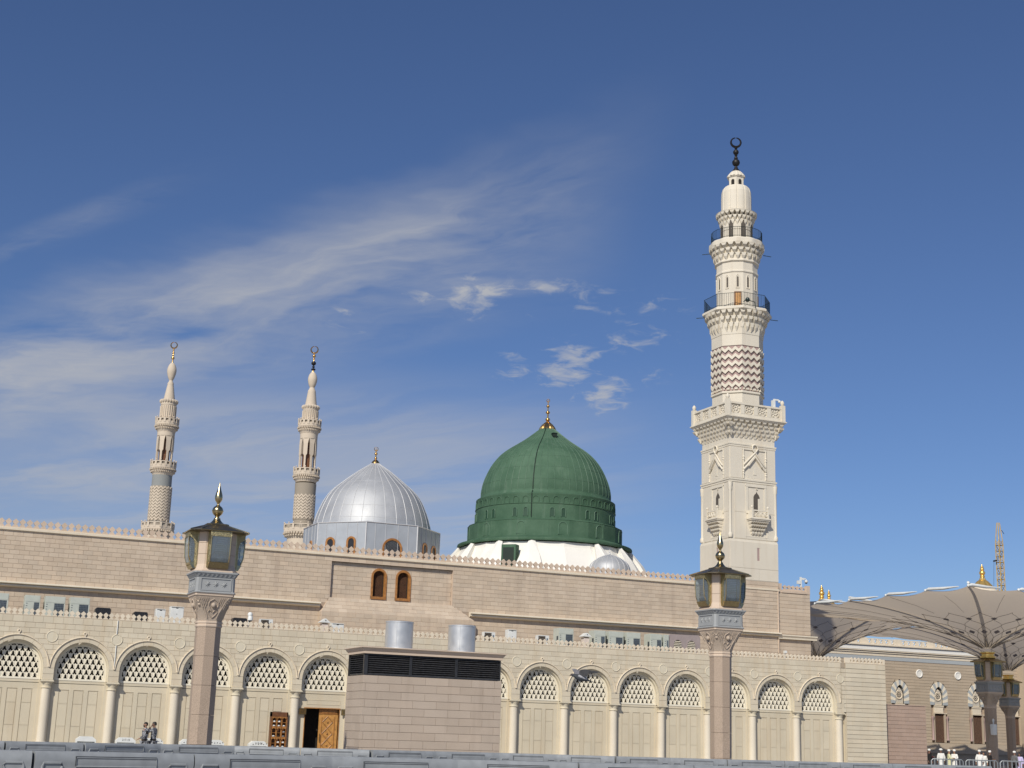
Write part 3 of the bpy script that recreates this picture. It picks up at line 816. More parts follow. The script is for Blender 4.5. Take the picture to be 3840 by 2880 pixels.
for (a, b_, za, zb_) in ((13.87, 14.25, 2.37, 2.68), (16.10, 16.38, 2.39, 2.70)):
    s = MB(); s.box(a, b_, 0.17, 0.20, za, zb_)
    pq = wpart('door_plaque', s, M['brass'], arc_b)
    s2 = MB(); s2.box(a + .025, b_ - .025, 0.166, 0.17, za + .025, zb_ - .025)
    o = wpart('plaque_face', s2, M['gold'], pq); o.location = (0, 0, 0)
    s3 = MB()
    for q in range(5):
        xq = a + .07 + q * (b_ - a - .14) / 4.5; s3.box(xq, xq + .035, 0.162, 0.166, zb_ - .10, zb_ - .075)
    for q in range(4):
        xq = a + .10 + q * (b_ - a - .2) / 4; s3.box(xq, xq + .03, 0.162, 0.166, za + .10, za + .125); s3.box(xq + .008, xq + .02, 0.162, 0.166, za + .15, za + .175)
    o = wpart('plaque_lettering', s3, M['cable'], pq); o.location = (0, 0, 0)
    br = MB(); br.box(a + .05, b_ - .05, 0.2, y, za + .05, zb_ - .05)
    o = wpart('plaque_bracket', br, M['wood_dark'], pq); o.location = (0, 0, 0)
# right part of the far arches: facing wall of the recess is complete already

# --- wooden shoe cabinet standing in bay 4
sc_ = thing('shoe_cabinet', 'tall wooden shoe cabinet with twelve arched pigeonholes beside the open doorway', 'cabinet', (12.86, 0.19, 0))
X0, X1, Z1 = -0.43, 0.43, 2.44
s = MB(); s.box(X0, X0 + .05, -0.14, 0.13, 0, Z1); s.box(X1 - .05, X1, -0.14, 0.13, 0, Z1); s.box(X0, X1, -0.14, 0.13, Z1 - .22, Z1); s.box(X0, X1, -.14, .13, 0, .2); s.box(X0, X1, 0.11, 0.132, 0.2, Z1 - .22)
part('carcass', s, M['wood_dark'], sc_)
cwid, chgt = (X1 - X0 - .10) / 3, (Z1 - .42) / 4
for r_ in range(4):
    for c_ in range(3):
        x0 = X0 + .05 + c_ * cwid; z0 = 0.2 + r_ * chgt
        f = MB(); nn = 10; hw_ = cwid / 2 - 0.035; cxm = x0 + cwid / 2; zs = z0 + chgt * 0.70
        # frame around an arched hole
        out_ = [(x0 + .003, z0 + .003), (x0 + cwid - .003, z0 + .003), (x0 + cwid - .003, z0 + chgt - .003), (x0 + .003, z0 + chgt - .003)]
        f.box(x0 + .003, cxm - hw_, -0.135, -0.11, z0 + .003, zs); f.box(cxm + hw_, x0 + cwid - .003, -0.135, -0.11, z0 + .003, zs)
        f.box(cxm - hw_, cxm + hw_, -0.135, -0.11, z0 + .003, z0 + .03)
        f.box(x0 + .02, x0 + cwid - .02, -0.125, 0.10, z0 + chgt * .42, z0 + chgt * .42 + .02)
        av = [(cxm + hw_ * math.cos(PI * i / nn), zs + hw_ * math.sin(PI * i / nn)) for i in range(nn + 1)]
        tv = [(x0 + cwid - .003 - (cwid - .006) * i / nn, z0 + chgt - .003) for i in range(nn + 1)]
        for i in range(nn): f.pxz([av[i], tv[i], tv[i + 1], av[i + 1]], -0.135, -0.11)
        pg = part('pigeonhole', f, M['wood'], sc_)
        if random.random() < 0.75:
            sh = MB(); sh.tube([(cxm - .07, -0.05, z0 + .05), (cxm, -0.07, z0 + .06), (cxm + .07, -0.05, z0 + .055)], [.03, .045, .03], 6)
            if random.random() < .5: sh.tube([(cxm - .06, -0.05, z0 + chgt * .42 + .05), (cxm + .06, -0.06, z0 + chgt * .42 + .055)], [.035, .045], 6)
            part('shoes', sh, random.choice([M['whitepaint'], M['galv'], M['shoe']]), pg, smooth=60)

# --- white bins along the foot of the arcade
def bin_box(x, label, num=None, y=-0.9, shoes=False):
    t = thing('shoe_bin', label, 'bin', (x, y, 0), group='white shoe bins along the arcade')
    s = MB(); s.pxz([(-0.45, 0.78), (0.45, 0.78), (0.45, 0.87), (0.27, 1.01), (-0.27, 1.01), (-0.45, 0.87)], -0.22, 0.2); part('lid', s, M['whitepaint'], t)
    s = MB(); s.box(-0.45, -0.40, -.22, .2, 0, .78); s.box(.40, .45, -.22, .2, 0, .78); s.box(-.40, .40, .16, .2, 0, .78); s.box(-.40, .40, -.2, .16, 0, .08); s.box(-.4, .4, -.19, .16, .56, .58)
    part('body', s, M['whitepaint'], t)
    if num:
        cu = bpy.data.curves.new('lid_number', 'FONT'); cu.body = num; cu.size = 0.13; cu.align_x = 'CENTER'; cu.extrude = 0.001
        tmp = bpy.data.objects.new('tmp', cu); COL.objects.link(tmp)
        dg = bpy.context.evaluated_depsgraph_get(); me = bpy.data.meshes.new_from_object(tmp.evaluated_get(dg)); bpy.data.objects.remove(tmp)
        me.materials.clear(); me.materials.append(M['cable'])
        link('lid_number', me, t, (0, -0.223, 0.86), (PI / 2, 0, 0))
    if shoes:
        s = MB()
        for i in range(6): s.tube([(-.34 + i * .13, -.17, .84 + (i % 3) * .02), (-.25 + i * .13, -.19, .86 + (i % 2) * .03)], [.04, .05], 6)
        part('shoes', s, M['shoe'], t, smooth=60)
    return t
bin_box(3.41, 'white shoe bin with blank lid left of the two uniformed walkers')
bin_box(5.23, 'white shoe bin with number on its lid just left of the two uniformed walkers', '217-10')
bin_box(6.52, 'white shoe bin with blank lid behind the two uniformed walkers', shoes=True)
bin_box(8.24, 'white shoe bin holding dark shoes partly behind the left lamp post', shoes=True)
bin_box(9.45, 'white shoe bin just right of the left lamp post', shoes=True)
bin_box(11.6, 'white shoe bin with number left of the wooden shoe cabinet', '217-08', shoes=True)


# ------------------------------------------------------------------ the taller hall behind
YU = 5.0
hall = thing('prayer_hall', 'tall pinkish granite hall wall behind the arcade with toothed parapet and two arched windows', 'building', (22, 9, 0))
UXL, UXR = -7.0, 46.05
fu = YU + 0.012
s = MB()
RX0, RX1, RZ0, RZ1 = 16.53, 23.80, 8.60, 10.79
s.box(UXL, RX0, fu, 30, 6.2, 11.05); s.box(RX1, UXR, fu, 30, 6.2, 11.05); s.box(RX0, RX1, fu, 30, RZ1, 11.05); s.box(RX0, RX1, fu, 30, 6.2, RZ0)
s.box(RX0, RX1, YU + 0.19 + .20, 30, RZ0, RZ1)
wpart('wall', s, M['joint_dark'], hall)
rv = MB(); rv.box(RX0 - .03, RX0 + 0.004, YU, YU + 0.20, RZ0, RZ1 + .03); rv.box(RX1 - .004, RX1 + .03, YU, YU + 0.20, RZ0, RZ1 + .03); rv.box(RX0, RX1, YU + .0, YU + 0.20, RZ1, RZ1 + .03)
wpart('recess_edge', rv, M['pink_trim'], hall)
rm = MB()
for (xa, xb, za, zb) in ((RX0, 18.97, RZ0, RZ1), (19.83, 20.42, RZ0, RZ1), (21.28, RX1, RZ0, RZ1), (18.97, 19.83, 10.53, RZ1), (20.42, 21.28, 10.53, RZ1), (18.97, 19.83, RZ0, 8.95), (20.42, 21.28, RZ0, 8.95)): rm.box(xa, xb, YU + .202, YU + .38, za, zb)
wpart('recess_back', rm, M['joint_dark'], hall)
# projecting plinth under the recess with hipped top
PX0, PX1, PZ = 15.97, 25.05, 7.95
pl = MB()
pl.box(PX0, PX1, YU - 0.42, YU + 0.0215, 6.2, PZ)
pl.rings([[(PX0, YU - .42, PZ), (PX1, YU - .42, PZ), (PX1, YU + .02, PZ), (PX0, YU + .02, PZ)], [(RX0 + .02, YU + .02, RZ0 + .18), (RX1 - .02, YU + .02, RZ0 + .18), (RX1 - .02, YU + .39, RZ0 + .18), (RX0 + .02, YU + .39, RZ0 + .18)]], False, True)
wpart('plinth', pl, M['pink_trim'], hall)
pcu = Pieces(hall, 'granite_block', M['pink'])
up = lambda u, d, z: (u, fu - d, z)
def rec_block(zb, zt):
    o = []
    if zt > RZ0 + 0.02 and zb < RZ1 - 0.02: o.append((RX0 - .03, RX0 - .03, RX1 + .03, RX1 + .03))
    if zb < RZ0 + 0.02: o.append((PX0, PX0, PX1, PX1) if zb < PZ else (RX0 - .5 + (zb - PZ) * .7, RX0 - .5 + (zb - PZ) * .7, RX1 + 1.2 - (zb - PZ) * 1.7, RX1 + 1.2 - (zb - PZ) * 1.7))
    return o
masonry(pcu, UXL, UXR, 10.79, 11.07, 0.28, 0.485, up, phase=0.2, block=None)
masonry(pcu, UXL, UXR, 8.46, 10.79, 0.2435, 0.485, up, block=rec_block)
masonry(pcu, UXL, UXR, 6.75, 8.22, 0.245, 0.485, up, block=rec_block)
# inside the recess
WN = [(19.40, 0.46), (20.85, 0.46)]
def win_block(zb, zt):
    o = []
    for x, h in WN:
        def hw(z):
            zs = 10.59 - h
            if z < zs: return h - .07
            q = (h - .09) ** 2 - (z - zs) ** 2
            return math.sqrt(q) if q > 0 else 0.0
        b1, b2 = hw(zb), hw(zt)
        if max(b1, b2) > 0.03: o.append((x - max(b1, 0), x - max(b2, 0), x + max(b1, 0), x + max(b2, 0)))
    return o
masonry(pcu, RX0, RX1, RZ0 + .18, RZ1, 0.2435, 0.485, lambda u, d, z: (u, YU + 0.19 + .012 - d, z), block=win_block)
# plinth face
masonry(pcu, PX0, PX1, 6.75, PZ, 0.245, 0.485, lambda u, d, z: (u, YU - 0.42 - d, z))
SZ1 = RZ0 + .18
def hip_block(zb, zt):
    f = lambda z: (z - PZ) / (SZ1 - PZ)
    return [(PX0 - 9, PX0 - 9, PX0 + (RX0 - PX0) * f(zb), PX0 + (RX0 - PX0) * f(zt)), (PX1 + (RX1 - PX1) * f(zb), PX1 + (RX1 - PX1) * f(zt), PX1 + 9, PX1 + 9)]
masonry(pcu, PX0, PX1, PZ, SZ1, 0.21, 0.485, lambda u, d, z: (u, YU - .42 + .44 * (z - PZ) / (SZ1 - PZ) - d * .9, z + d * .45), block=hip_block)
masonry(pcu, -(YU + 0.02), -(YU - .42), 6.75, PZ, 0.245, 0.485, lambda u, d, z: (PX0 - d, -u, z))
pcu.done()
# hip faces carry slabs
# string course (three fillets) left and right of the plinth
def cornice(x0, x1, ends):
    s = MB()
    pr = [(0.0, 8.20), (-0.16, 8.20), (-0.26, 8.25), (-0.28, 8.25), (-0.28, 8.31), (-0.22, 8.315), (-0.22, 8.345), (-0.36, 8.37), (-0.40, 8.375), (-0.40, 8.44), (-0.36, 8.455), (0.0, 8.47)]
    s.prism([(x0, YU + .03 + a, z) for a, z in pr], [(x1, YU + .03 + a, z) for a, z in pr])
    return s
wpart('string_course', cornice(UXL, 15.96, 1), M['cornice_pale'], hall)
wpart('string_course', cornice(24.87, 46.0, 1), M['cornice_pale'], hall)
cp = MB()
for (y0, y1, z0, z1) in ((-.10, .3, 11.09, 11.20), (-.05, .28, 11.20, 11.235)):
    cp.box(UXL, UXR, YU + y0, YU + y1, z0, z1)
cp.box(UXL, UXR, YU - .03, YU + .28, 11.05, 11.09)
wpart('coping', cp, M['moulding'], hall)
mer_b = merlon(0.3455, 0.455, 0.11).mesh('merlon', M['pink_trim'])
hoff = Vector(hall.location)
nm = int((UXR - UXL) / 0.3455)
for i in range(nm): link('merlon', mer_b, hall, Vector((UXL + 0.1 + i * 0.3455, YU + 0.08, 11.235)) - hoff)
# the two arched windows
for x, h in WN:
    yb = YU + 0.19
    zs = 10.59 - h; o = MB()
    RRw = []
    def loop(hh, z0, zc):
        return [(hh, z0)] + [(hh * math.cos(PI * i / 16), zc + hh * math.sin(PI * i / 16)) for i in range(17)] + [(-hh, z0)]
    A_, B_ = loop(h, 8.87, zs), loop(h - 0.13, 9.0, zs)
    for a, b_ in zip(A_, B_): RRw.append([(x + a[0], yb - .05, a[1]), (x + b_[0] * 1.06, yb - .05, b_[1]), (x + b_[0], yb + .0, b_[1]), (x + b_[0], yb + .2, b_[1]), (x + a[0], yb + .2, a[1])])
    o.rings(RRw); o.box(x - h, x + h, yb - .06, yb + .2, 8.86, 9.0)
    wf = wpart('window_frame', o, M['wood'], hall, 40)
    p = MB(); poly = [(x + a, z) for a, z in loop(h - .12, 8.98, zs)]
    p.pxz(poly, yb + .17, yb + .19)
    q = wpart('window_screen', p, M['dark'], wf); q.location = (0, 0, 0)
    p = MB()
    for i in range(-4, 5):
        for j in range(16):
            zz = 9.0 + j * .095 + (.047 if i % 2 else 0); xx = x + i * .075
            if abs(xx - x) < h - .16 and zz < zs + math.sqrt(max((h - .16) ** 2 - (xx - x) ** 2, 0)): p.ring((xx, yb + .16, zz), .036, .008, 'y', 6, 4)
    q = wpart('window_tracery', p, M['wood_dark'], wf); q.location = (0, 0, 0)
# right end: lower return block with its own parapet
ret = MB(); ret.box(46.06, 48.46, YU + .042, 30, 6.2, 11.03)
wpart('return_wall', ret, M['joint_dark'], hall)
pc2 = Pieces(hall, 'return_block', M['pink'])
masonry(pc2, 46.07, 48.46, 6.75, 8.1, 0.245, 1.2, lambda u, d, z: (u, YU + .042 - d, z))
masonry(pc2, 46.07, 48.46, 8.44, 11.0, 0.2435, 1.2, lambda u, d, z: (u, YU + .042 - d, z))
pc2.done()
s = MB(); s.prism([(45.9, YU - .26 + a, z) for a, z in ((.3, 8.1), (0.1, 8.1), (0.08, 8.2), (0, 8.3), (0, 8.36), (.3, 8.36))], [(48.8, YU - .26 + a, z) for a, z in ((.3, 8.1), (0.1, 8.1), (0.08, 8.2), (0, 8.3), (0, 8.36), (.3, 8.36))])
wpart('return_cornice', s, M['cornice_pale'], hall)
s = MB(); s.box(46.3, 48.2, YU - .02, YU + .3, 11.03, 11.14); s.box(46.06, 46.30, YU + .02, YU + .25, 11.03, 11.60); s.box(48.2, 48.46, YU + .02, YU + .25, 11.03, 11.58); s.box(46.30, 48.2, YU + .04, YU + .22, 11.14, 11.2)
wpart('return_parapet', s, M['pink_trim'], hall)
mm = merlon(0.3455, 0.33, 0.1).mesh('merlon', M['pink_trim'])
for i in range(6): link('merlon', mm, hall, Vector((46.30 + .12 + .175 + i * 0.316, YU + 0.13, 11.2)) - hoff)
s = MB(); s.tube([(45.96, YU - .06, 11.3), (45.97, YU - .06, 7.2)], 0.045, 8); s.lathe([(.09, 0), (.05, -.12)], 10, (45.96, YU - .06, 11.34)); s.lathe([(.06, 0), (.06, .06)], 10, (45.97, YU - .06, 9.3))
wpart('drain_pipe', s, M['pink_trim'], hall, 40)

# ------------------------------------------------------------------ green dome
def interp(pr, n):
    """smooth a (r, z) profile with Catmull-Rom"""
    P = [Vector((a, b, 0)) for a, b in pr]; o = []
    for i in range(len(P) - 1):
        p0, p1, p2, p3 = P[max(i - 1, 0)], P[i], P[i + 1], P[min(i + 2, len(P) - 1)]
        for k in range(n):
            t = k / n
            q = 0.5 * ((2 * p1) + (-p0 + p2) * t + (2 * p0 - 5 * p1 + 4 * p2 - p3) * t * t + (-p0 + 3 * p1 - 3 * p2 + p3) * t ** 3)
            o.append((q.x, q.y))
    o.append((P[-1].x, P[-1].y)); return o
def rib_curve(mb, prof, ang, c, r, n=5, lift=0.0):
    mb.tube([(c[0] + (a + lift) * math.cos(ang), c[1] + (a + lift) * math.sin(ang), c[2] + z) for a, z in prof], r, n)
def finial_beads(mb, c, beads, stem, n=14):
    """beads: (z, radius, squash)"""
    for z, r, q in beads: mb.ball((c[0], c[1], c[2] + z), r, n, 8, q)
    mb.lathe(stem, n, c)
def crescent(mb, c, r, th, face):
    """ring open at the top; face = unit vector along the plane"""
    pts, rad = [], []
    for i in range(25):
        a = -PI / 2 + R(8) * 0 + (2 * PI) * (i / 24.0)
        a = R(96) + (R(348)) * i / 24.0
        pts.append((c[0] + face[0] * r * math.cos(a), c[1] + face[1] * r * math.cos(a), c[2] + r * math.sin(a)))
        rad.append(th * (0.42 + 0.58 * math.sin(PI * i / 24.0)))
    mb.tube(pts, rad, 6)
GC = (36.05, 19.05, 0)
gd = thing('green_dome', 'large green painted ribbed dome on an arched drum with gilded finial', 'dome', (GC[0], GC[1], 11.0))
def gl(z): return z - 11.0
shell = interp([(4.60, 17.95), (4.585, 18.38), (4.43, 19.05), (4.08, 19.88), (3.66, 20.55), (3.00, 21.22), (1.63, 22.15), (0.52, 23.04)], 5)
s = MB(); s.lathe([(4.70, gl(17.72)), (4.64, gl(17.85))] + [(a, gl(z)) for a, z in shell] + [(0.1, gl(23.1))], 96)
part('dome_shell', s, M['green'], gd, smooth=50)
prof = [(a, gl(z)) for a, z in shell]
rbm_ = MB(); rib_curve(rbm_, prof, 0, (0, 0, 0), 0.020, 5, 0.006); rib_me = rbm_.mesh('dome_rib', M['green_seam'], 60)
for i in range(56): link('dome_rib', rib_me, gd, (0, 0, 0), (0, 0, 2 * PI * (i + .3) / 56))
# horizontal laps of the lead sheets
s = MB()
for z_ in (18.7, 19.6, 20.45, 21.3, 22.1):
    for k in range(len(shell) - 1):
        if shell[k][1] <= z_ <= shell[k + 1][1]:
            t_ = (z_ - shell[k][1]) / (shell[k + 1][1] - shell[k][1]); rr = shell[k][0] + t_ * (shell[k + 1][0] - shell[k][0])
            s.ring((0, 0, gl(z_)), rr + .004, 0.010, 'z', 96, 5); break
part('sheet_lap', s, M['green_seam'], gd, smooth=60)
# drum tiers
s = MB(); s.lathe([(4.90, gl(16.95)), (4.90, gl(17.50)), (4.93, gl(17.56)), (4.93, gl(17.64)), (4.80, gl(17.72)), (4.5, gl(17.74))], 96); part('arcaded_band', s, M['green'], gd, smooth=40)
s = MB(); s.lathe([(4.93, gl(15.85)), (4.93, gl(16.90)), (4.97, gl(16.93)), (4.97, gl(16.97)), (4.90, gl(17.0))], 96); part('window_band', s, M['green'], gd, smooth=40)
OC = 24
s = MB(); s.lathe([(5.46, gl(14.66)), (5.46, gl(15.74)), (5.48, gl(15.76)), (5.30, gl(15.84)), (5.02, gl(15.90)), (4.9, gl(15.95))], OC, rot=PI / OC); part('lower_drum', s, M['green'], gd)
s = MB(); s.lathe([(5.7, gl(14.30)), (6.12, gl(14.28)), (6.16, gl(14.36)), (6.14, gl(14.46)), (5.80, gl(14.56)), (5.46, gl(14.68))], 64); part('eave', s, M['green'], gd, smooth=40)
# niches: raised arch mouldings with sunk backs
def niche(w_, h_, th, rad, rnd):
    s = MB(); zs = h_ - w_ / 2; pts = [(w_ / 2, 0)] + [(w_ / 2 * math.cos(PI * i / 10), zs + w_ / 2 * math.sin(PI * i / 10)) for i in range(11)] + [(-w_ / 2, 0)]
    s.tube([(rad + .01, a, z) for a, z in pts], th, 5)
    return s
nm_ = niche(0.42, 0.44, 0.035, 4.90, 0).mesh('band_arch', M['green'], 60)
for i in range(44): link('band_arch', nm_, gd, (0, 0, gl(17.0)), (0, 0, 2 * PI * i / 44))
wn_ = niche(0.30, 0.60, 0.03, 4.945, 0)
wn_.pxz([(0, 0)], 0, 0) if False else None
win_me = wn_.mesh('window_arch', M['green_seam'], 60)
wd = MB(); pts = [(0.15, 0)] + [(0.15 * math.cos(PI * i / 8), .45 + .15 * math.sin(PI * i / 8)) for i in range(9)] + [(-0.15, 0)]
wd.prism([(4.938, a, z) for a, z in pts], [(4.90, a, z) for a, z in pts]); wd_me = wd.mesh('window_pane', plain('green_shutter', (0.022, 0.065, 0.036), 0.6))
for i in range(12):
    for d in (-0.078, 0.078):
        ang = 2 * PI * (i + .5) / 12 + d
        o = link('window_arch', win_me, gd, (0, 0, gl(16.05)), (0, 0, ang)); link('window_pane', wd_me, o)
ln = niche(0.62, 0.85, 0.035, 5.42, 0).mesh('drum_arch', M['green_seam'], 60)
lp = MB(); pts = [(0.29, 0)] + [(0.29 * math.cos(PI * i / 8), .53 + .29 * math.sin(PI * i / 8)) for i in range(9)] + [(-0.29, 0)]
lp.prism([(5.428, a, z) for a, z in pts], [(5.38, a, z) for a, z in pts]); lp_me = lp.mesh('drum_panel', M['green'])
for i in range(12):
    o = link('drum_arch', ln, gd, (0, 0, gl(14.78)), (0, 0, 2 * PI * (i + 0.5) / 12 + R(3))); link('drum_panel', lp_me, o)
# lightning cable and the small hatch
va = math.atan2(CAM.y - GC[1], CAM.x - GC[0])
s = MB(); rib_curve(s, prof, va - R(11), (0, 0, 0), 0.028, 5, 0.03)
q_ = va - R(11)
s.tube([(4.72 * math.cos(q_), 4.72 * math.sin(q_), gl(17.85)), (4.97 * math.cos(q_), 4.97 * math.sin(q_), gl(17.6)), (4.99 * math.cos(q_), 4.99 * math.sin(q_), gl(16.0))], 0.028, 5)
part('lightning_cable', s, M['green_dark'], gd)
hz = gl(22.25); hr = 1.52; ha = va + R(19)
s = MB(); s.obox((hr * math.cos(ha), hr * math.sin(ha), hz + .06), (math.cos(ha), math.sin(ha), 0), (-math.sin(ha), math.cos(ha), 0), (0, 0, 1), .16, .15, .13)
s.obox((hr * math.cos(ha), hr * math.sin(ha), hz + .21), (math.cos(ha), math.sin(ha), 0), (-math.sin(ha), math.cos(ha), 0), (0, 0, 1), .20, .18, .02)
part('roof_hatch', s, M['green_dark'], gd)
# gilded finial
s = MB()
nf = 16
RR = []
for r_, z in ((.56, 22.98), (.58, 23.02), (.52, 23.16), (.38, 23.36), (.20, 23.52), (.10, 23.62)):
    RR.append([((r_ * (1 + .07 * (-1) ** i)) * math.cos(2 * PI * i / (2 * nf)), (r_ * (1 + .07 * (-1) ** i)) * math.sin(2 * PI * i / (2 * nf)), gl(z)) for i in range(2 * nf)])
s.rings(RR); part('finial_cap', s, M['gold'], gd)
s = MB(); finial_beads(s, (0, 0, 0), [(gl(23.76), .17, .8), (gl(24.28), .155, .7), (gl(24.74), .125, .8)], [(.07, gl(23.55)), (.05, gl(23.95)), (.06, gl(24.05)), (.045, gl(24.5)), (.04, gl(25.05)), (.01, gl(25.3))])
fo = part('finial', s, M['gold'], gd, smooth=50)
s = MB(); crescent(s, (0, 0, gl(25.17)), .11, .03, (math.cos(YAW), -math.sin(YAW))); part('crescent', s, M['gold'], fo)

# white base of the green dome with its buttresses
wb_ = thing('dome_base', 'white plastered sloping base with buttresses under the green dome', 'roof', (GC[0], GC[1], 11.0))
s = MB(); s.lathe([(7.2, gl(11.05)), (7.1, gl(11.9)), (6.6, gl(12.9)), (6.0, gl(13.9)), (5.92, gl(14.22)), (5.6, gl(14.30))], 20, rot=.1); part('base_slope', s, M['white'], wb_)
for k, adeg in enumerate((-82, -55, -30, -8, 36, 59, 84, 120, 160, 200, 240)):
    a = va + R(adeg)
    ca_, sa_ = math.cos(a), math.sin(a)
    s = MB()
    def P3(r_, t_, z): return (ca_ * r_ - sa_ * t_, sa_ * r_ + ca_ * t_, gl(z))
    s.rings([[P3(6.0, -.22, 14.24), P3(6.12, 0, 14.26), P3(6.0, .22, 14.24), P3(5.5, 0, 14.24)],
             [P3(6.75, -.62, 13.3), P3(6.95, 0, 13.3), P3(6.75, .62, 13.3), P3(5.5, 0, 13.3)],
             [P3(7.35, -.95, 12.3), P3(7.55, 0, 12.3), P3(7.35, .95, 12.3), P3(5.5, 0, 12.3)],
             [P3(7.6, -1.15, 11.05), P3(7.8, 0, 11.05), P3(7.6, 1.15, 11.05), P3(5.5, 0, 11.05)]])
    part('buttress', s, M['white'], wb_)
a = va - R(19.5)
ca_, sa_ = math.cos(a), math.sin(a)
s = MB(); s.obox((ca_ * 6.75, sa_ * 6.75, gl(13.1)), (ca_, sa_, 0), (-sa_, ca_, 0), (0, 0, 1), .32, .50, .75)
dd = part('roof_door', s, M['green'], wb_)
s = MB(); s.obox((ca_ * 7.08, sa_ * 7.08, gl(13.05)), (ca_, sa_, 0), (-sa_, ca_, 0), (0, 0, 1), .01, .38, .6); part('door_leaf', s, M['green_dark'], dd)

# ------------------------------------------------------------------ silver dome on its octagonal drum
SC = (23.6, 20.0)
sd = thing('silver_dome', 'silver ribbed dome on an octagonal sheet metal drum with arched wooden windows', 'dome', (SC[0], SC[1], 11.0))
def sl(z): return z - 11.0
OR = 4.25 / math.cos(PI / 8)
s = MB(); s.lathe([(OR, 0), (OR, sl(14.74)), (OR - .06, sl(14.77)), (3.9, sl(14.92))], 8, rot=PI / 8); part('drum', s, M['silver_flat'], sd)
shell2 = interp([(3.99, 14.72), (3.96, 14.96), (3.87, 15.38), (3.66, 16.01), (3.32, 16.75), (2.85, 17.39), (2.06, 18.08), (1.11, 18.83), (0.28, 19.39)], 5)
pr2 = [(a, sl(z)) for a, z in shell2]
s = MB(); s.lathe(pr2 + [(0.05, sl(19.45))], 72); part('dome_shell', s, M['silver'], sd, smooth=60)
r2 = MB(); rib_curve(r2, pr2, 0, (0, 0, 0), 0.019, 6, 0.008); r2m = r2.mesh('dome_rib', M['silver_rib'], 60)
for i in range(32): link('dome_rib', r2m, sd, (0, 0, 0), (0, 0, 2 * PI * (i + .5) / 32))
s = MB()
for k in (8, 15, 22, 28): s.ring((0, 0, pr2[k][1]), pr2[k][0] + .003, .008, 'z', 72, 5)
part('sheet_lap', s, M['silver_rib'], sd, smooth=60)
# seams and windows on the drum faces (face i has its normal at 45*i degrees)
def on_face(i, u, d, z):
    a = -PI / 2 + i * PI / 4
    return (math.cos(a) * (4.25 + d) - math.sin(a) * u, math.sin(a) * (4.25 + d) + math.cos(a) * u, sl(z))
hw_ = 4.25 * math.tan(PI / 8)
for i in range(-2, 4):
    for u in (-1.12, -.42, .42, 1.12):
        s = MB(); P_, Q_ = on_face(i, u, .012, 11.1), on_face(i, u, .012, 14.75); s.tube([P_, Q_], .016, 5); part('drum_seam', s, M['silver_rib'], sd)
    s = MB(); s.tube([on_face(i, hw_, .0, 11.1), on_face(i, hw_, .0, 14.75)], .045, 6); s.tube([on_face(i, -hw_, .02, 14.76), on_face(i, hw_, .02, 14.76)], .03, 6); part('corner_seam', s, M['silver_rib'], sd)
def drum_window(i, u, w_, ztop, zbot):
    s = MB(); r_ = w_ / 2; zc = ztop - r_
    A_ = [(r_, zbot)] + [(r_ * math.cos(PI * k / 14), zc + r_ * math.sin(PI * k / 14)) for k in range(15)] + [(-r_, zbot)]
    ri = r_ - .13
    B_ = [(ri, zbot)] + [(ri * math.cos(PI * k / 14), zc + ri * math.sin(PI * k / 14)) for k in range(15)] + [(-ri, zbot)]
    RRw = [[on_face(i, u + a[0], .0, a[1]), on_face(i, u + a[0], .07, a[1]), on_face(i, u + b_[0], .05, b_[1]), on_face(i, u + b_[0], -.15, b_[1])] for a, b_ in zip(A_, B_)]
    s.rings(RRw); f = part('window_frame', s, M['wood'], sd, smooth=40)
    p = MB(); p.prism([on_face(i, u + b_[0], .012, b_[1]) for b_ in B_], [on_face(i, u + b_[0], -.2, b_[1]) for b_ in B_]); part('window_pane', p, M['tank'], f)
    if w_ > 1.2:
        p = MB()
        for a in range(-5, 6):
            for b_ in range(12):
                uu, zz = a * .11, zbot + .06 + b_ * .1 + (.05 if a % 2 else 0)
                if zz < zc + math.sqrt(max(ri * ri - uu * uu, 0)) - .05 and abs(uu) < ri - .05:
                    p.tube([on_face(i, u + uu - .05, .016, zz), on_face(i, u + uu, .016, zz + .05), on_face(i, u + uu + .05, .016, zz)], .009, 4)
        part('window_tracery', p, M['galv'], f)
drum_window(-1, -.78, 0.68, 13.80, 12.7); drum_window(-1, 0.74, 0.68, 13.82, 12.7)
drum_window(0, 0.06, 1.34, 13.82, 12.4)
drum_window(1, -.58, 0.68, 13.80, 12.7); drum_window(1, .80, 0.68, 13.79, 12.7); drum_window(-2, .35, .5, 13.75, 12.7)
s = MB(); s.lathe([(.30, sl(19.36)), (.26, sl(19.50)), (.16, sl(19.62)), (.06, sl(19.70))], 20); finial_beads(s, (0, 0, 0), [(sl(19.79), .10, .8), (sl(20.09), .11, .9)], [(.05, sl(19.6)), (.045, sl(20.3)), (.012, sl(20.5))])
fo = part('finial', s, M['gold'], sd, smooth=50)
s = MB(); crescent(s, (0, 0, sl(20.43)), .13, .03, (math.cos(YAW), -math.sin(YAW))); part('crescent', s, M['gold'], fo)

